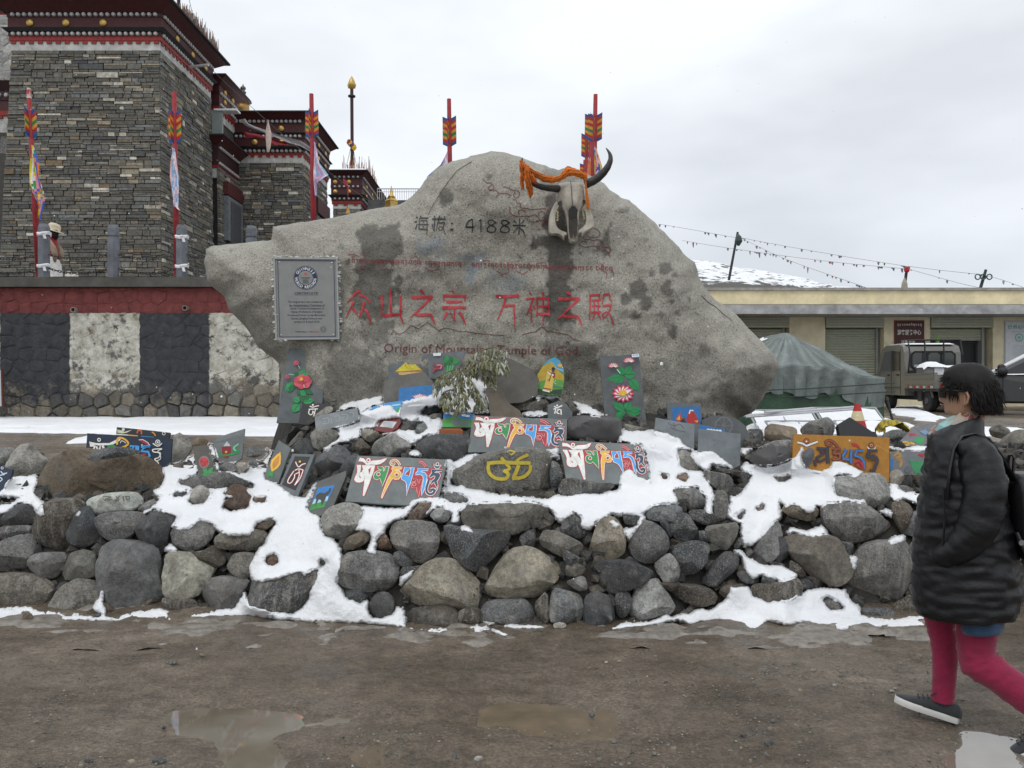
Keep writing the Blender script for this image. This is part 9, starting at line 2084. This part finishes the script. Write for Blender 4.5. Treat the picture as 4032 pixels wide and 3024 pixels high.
def build_snow():
    """snow lying on the stones: sight lines find the surface under each patch, the skin is smoothed and thickened"""
    allv = []; allf = []; o = 0
    for V,Fc in DRAPE:
        allv += [tuple(v) for v in V]; allf += [tuple(i + o for i in f) for f in Fc]; o += len(V)
    xs = np.arange(-5.2,5.6,.05); ys = np.arange(4.0,9.5,.04)
    X,Y = np.meshgrid(xs,ys,indexing='ij'); Zg = surf(X,Y) - .02 + (vnoise(X,Y,3,33,3) - .5)*.03
    n,m_ = X.shape; idx = np.arange(n*m_).reshape(n,m_) + o
    allv += np.stack([X.ravel(),Y.ravel(),Zg.ravel()],1).tolist()
    allf += np.stack([idx[:-1,:-1],idx[1:,:-1],idx[1:,1:],idx[:-1,1:]],-1).reshape(-1,4).tolist()
    bv = BVHTree.FromPolygons(allv,allf)
    need = blur((mask > .05).astype(float),4,1) > 0
    D = np.full(mask.shape,np.nan); rc = bv.ray_cast
    for i,j in zip(*np.nonzero(need)):
        r = ray(mx[i],my[j]); L = r.length
        h = rc(EYEV,r/L,30)
        D[i,j] = h[0].y if h[0] is not None else 9.0
    ok = ~np.isnan(D); D0 = np.where(ok,D,99.0)
    Dm = D0.copy()
    for ax in (0,1,0,1): Dm = np.minimum(Dm,np.minimum(np.roll(Dm,1,ax),np.roll(Dm,-1,ax)))
    w = (mask > .25).astype(float)*ok + 1e-6
    Db = np.where(ok,Dm,0)
    for r_ in (6,5): Db = blur(np.where(ok,Db,0)*w,r_,1)/np.maximum(blur(w,r_,1),1e-6)
    f = np.sqrt(np.clip((mask - .5)*2.0,0,1))
    wide = blur((mask > .5).astype(float),11,2)             # broad patches are thicker
    fin = f*(.012 + .042*wide)
    Ds = np.where(ok,D0*(1 - f) + np.minimum(Db,D0 + .02)*f - fin + np.clip(.5 - mask,0,.5)*.12,9)
    lump = (vnoise(MXX,MYY,.012,21,4) - .5)*.045*wide
    Ds = Ds + lump
    rx = (MXX - CX)/F; rz = (CY - MYY)/F
    kk = lambda A: np.stack([A[:-1,:-1],A[1:,:-1],A[1:,1:],A[:-1,1:]],-1)
    keep = (kk(mask).max(-1) > .3) & kk(ok).all(-1)
    dj = kk(Ds).max(-1) - kk(Ds).min(-1)
    keep &= (dj < .35)
    so = grid_obj('snow_cover',rx*Ds,Ds,EYE + rz*Ds,M_snow,keep,kind='stuff')
    V = np.empty(len(so.data.vertices)*3,np.float32); so.data.vertices.foreach_get('co',V); V = V.reshape(-1,3)
    inner = blur((mask > .5).astype(float),3,2); u = np.clip(((CX + F*V[:,0]/V[:,1]) - MX0)/MS - .5,0,MW - 1).round().astype(int); v = np.clip(((CY - F*(V[:,2] - EYE)/V[:,1]) - MY0)/MS - .5,0,MH - 1).round().astype(int)
    at_ = so.data.attributes.new('rim','FLOAT','POINT'); at_.data.foreach_set('value',np.clip((.72 - inner[u,v])*1.6,0,.75).astype(np.float32))
build_snow()

# old snow on the yard behind
YS = [(S1,[(-300,1645),(1160,1648),(1160,1690),(700,1700),(400,1690),(-300,1684)]),(S1,[(240,1752),(340,1722),(640,1688),(700,1705),(430,1740)]),(S1,[(-200,1690),(900,1690),(1160,1700),(1100,1716),(-200,1700)]),
      (R3,[(450,1340),(620,1340),(640,1420),(500,1420),(470,1370)]),(R3,[(1200,1350),(1380,1345),(1520,1385),(1480,1430),(1200,1440)]),(R3,[(1380,1290),(1500,1270),(1700,1340),(1660,1365),(1400,1310)]),
      (R3,[(1430,1240),(1560,1255),(1560,1290),(1400,1280)]),(R3,[(560,1390),(1200,1385),(1260,1440),(900,1460),(560,1450)]),(R3,[(1850,1400),(2212,1410),(2212,1440),(1950,1430)]),(S1,[(3640,1700),(3800,1690),(4100,1700),(4100,1712),(3700,1720)])]
def yard_snow():
    X,Y = np.meshgrid(np.arange(-14,16,.07),np.arange(8.3,27,.07),indexing='ij')
    Zt = ground(X,Y) + (vnoise(X,Y,.9,3,4) - .5)*.05
    px = CX + F*X/Y; py = CY - F*(Zt - EYE)/Y
    nx = (vnoise(X,Y,1.6,61,4) - .5)*60; ny = (vnoise(X,Y,1.6,62,4) - .5)*10
    m = np.zeros_like(X)
    for reg,p in YS: m[inpoly(px + nx,py + ny,Z(reg,p))] = 1
    m = np.clip(blur(m,1,1) + (vnoise(X,Y,2.2,63,4) - .5)*.7,0,1)
    m *= blur((m > 0).astype(float),1,1)
    Zs = Zt + (m - .5)*.09 + .006
    k = np.stack([m[:-1,:-1],m[1:,:-1],m[1:,1:],m[:-1,1:]],-1).max(-1) > .3
    grid_obj('yard_snow',X,Y,Zs,M_snow,k,kind='stuff')
yard_snow()

# half-melted grey slush along the snow edge
def slush():
    X,Y = np.meshgrid(np.arange(-3.6,3.4,.02),np.arange(4.55,5.4,.016),indexing='ij')
    Zt = np.maximum(near_ground(X,Y),-1)
    px = CX + F*X/Y; py = CY - F*(Zt - EYE)/Y; m = np.zeros_like(X)
    for reg,p in ((R5,[(-60,1230),(500,1235),(900,1270),(1800,1255),(2240,1270),(2240,1330),(1500,1290),(800,1300),(-60,1290)]),(R8,[(100,1010),(700,1040),(900,1090),(1500,1090),(1480,1150),(1200,1200),(700,1130),(200,1060)]),(R9,[(100,1520),(700,1450),(1000,1490),(1500,1460),(2300,1480),(2300,1580),(1700,1590),(1200,1570),(800,1540),(300,1560)]),(R8,[(1620,1120),(1720,1120),(1740,1160),(1640,1160)])): m[inpoly(px,py,Z(reg,p))] = 1
    m = blur(m,3,2)*.9 + (vnoise(X*.6,Y,9,91,5) - .5)*3.4 - .62
    k = np.stack([m[:-1,:-1],m[1:,:-1],m[1:,1:],m[:-1,1:]],-1).max(-1) > 0
    M_sl = vc('slush',.35,.5,20,.6,50,bdist=.01)
    o = grid_obj('slush',X,Y,Zt + np.clip(m,-.3,.5)*.03,M_sl,k,kind='stuff')
    a_ = o.data.color_attributes.new('col','FLOAT_COLOR','POINT'); a_.data.foreach_set('color',np.tile(np.array([.225,.20,.17,1],np.float32),len(o.data.vertices)))
slush()
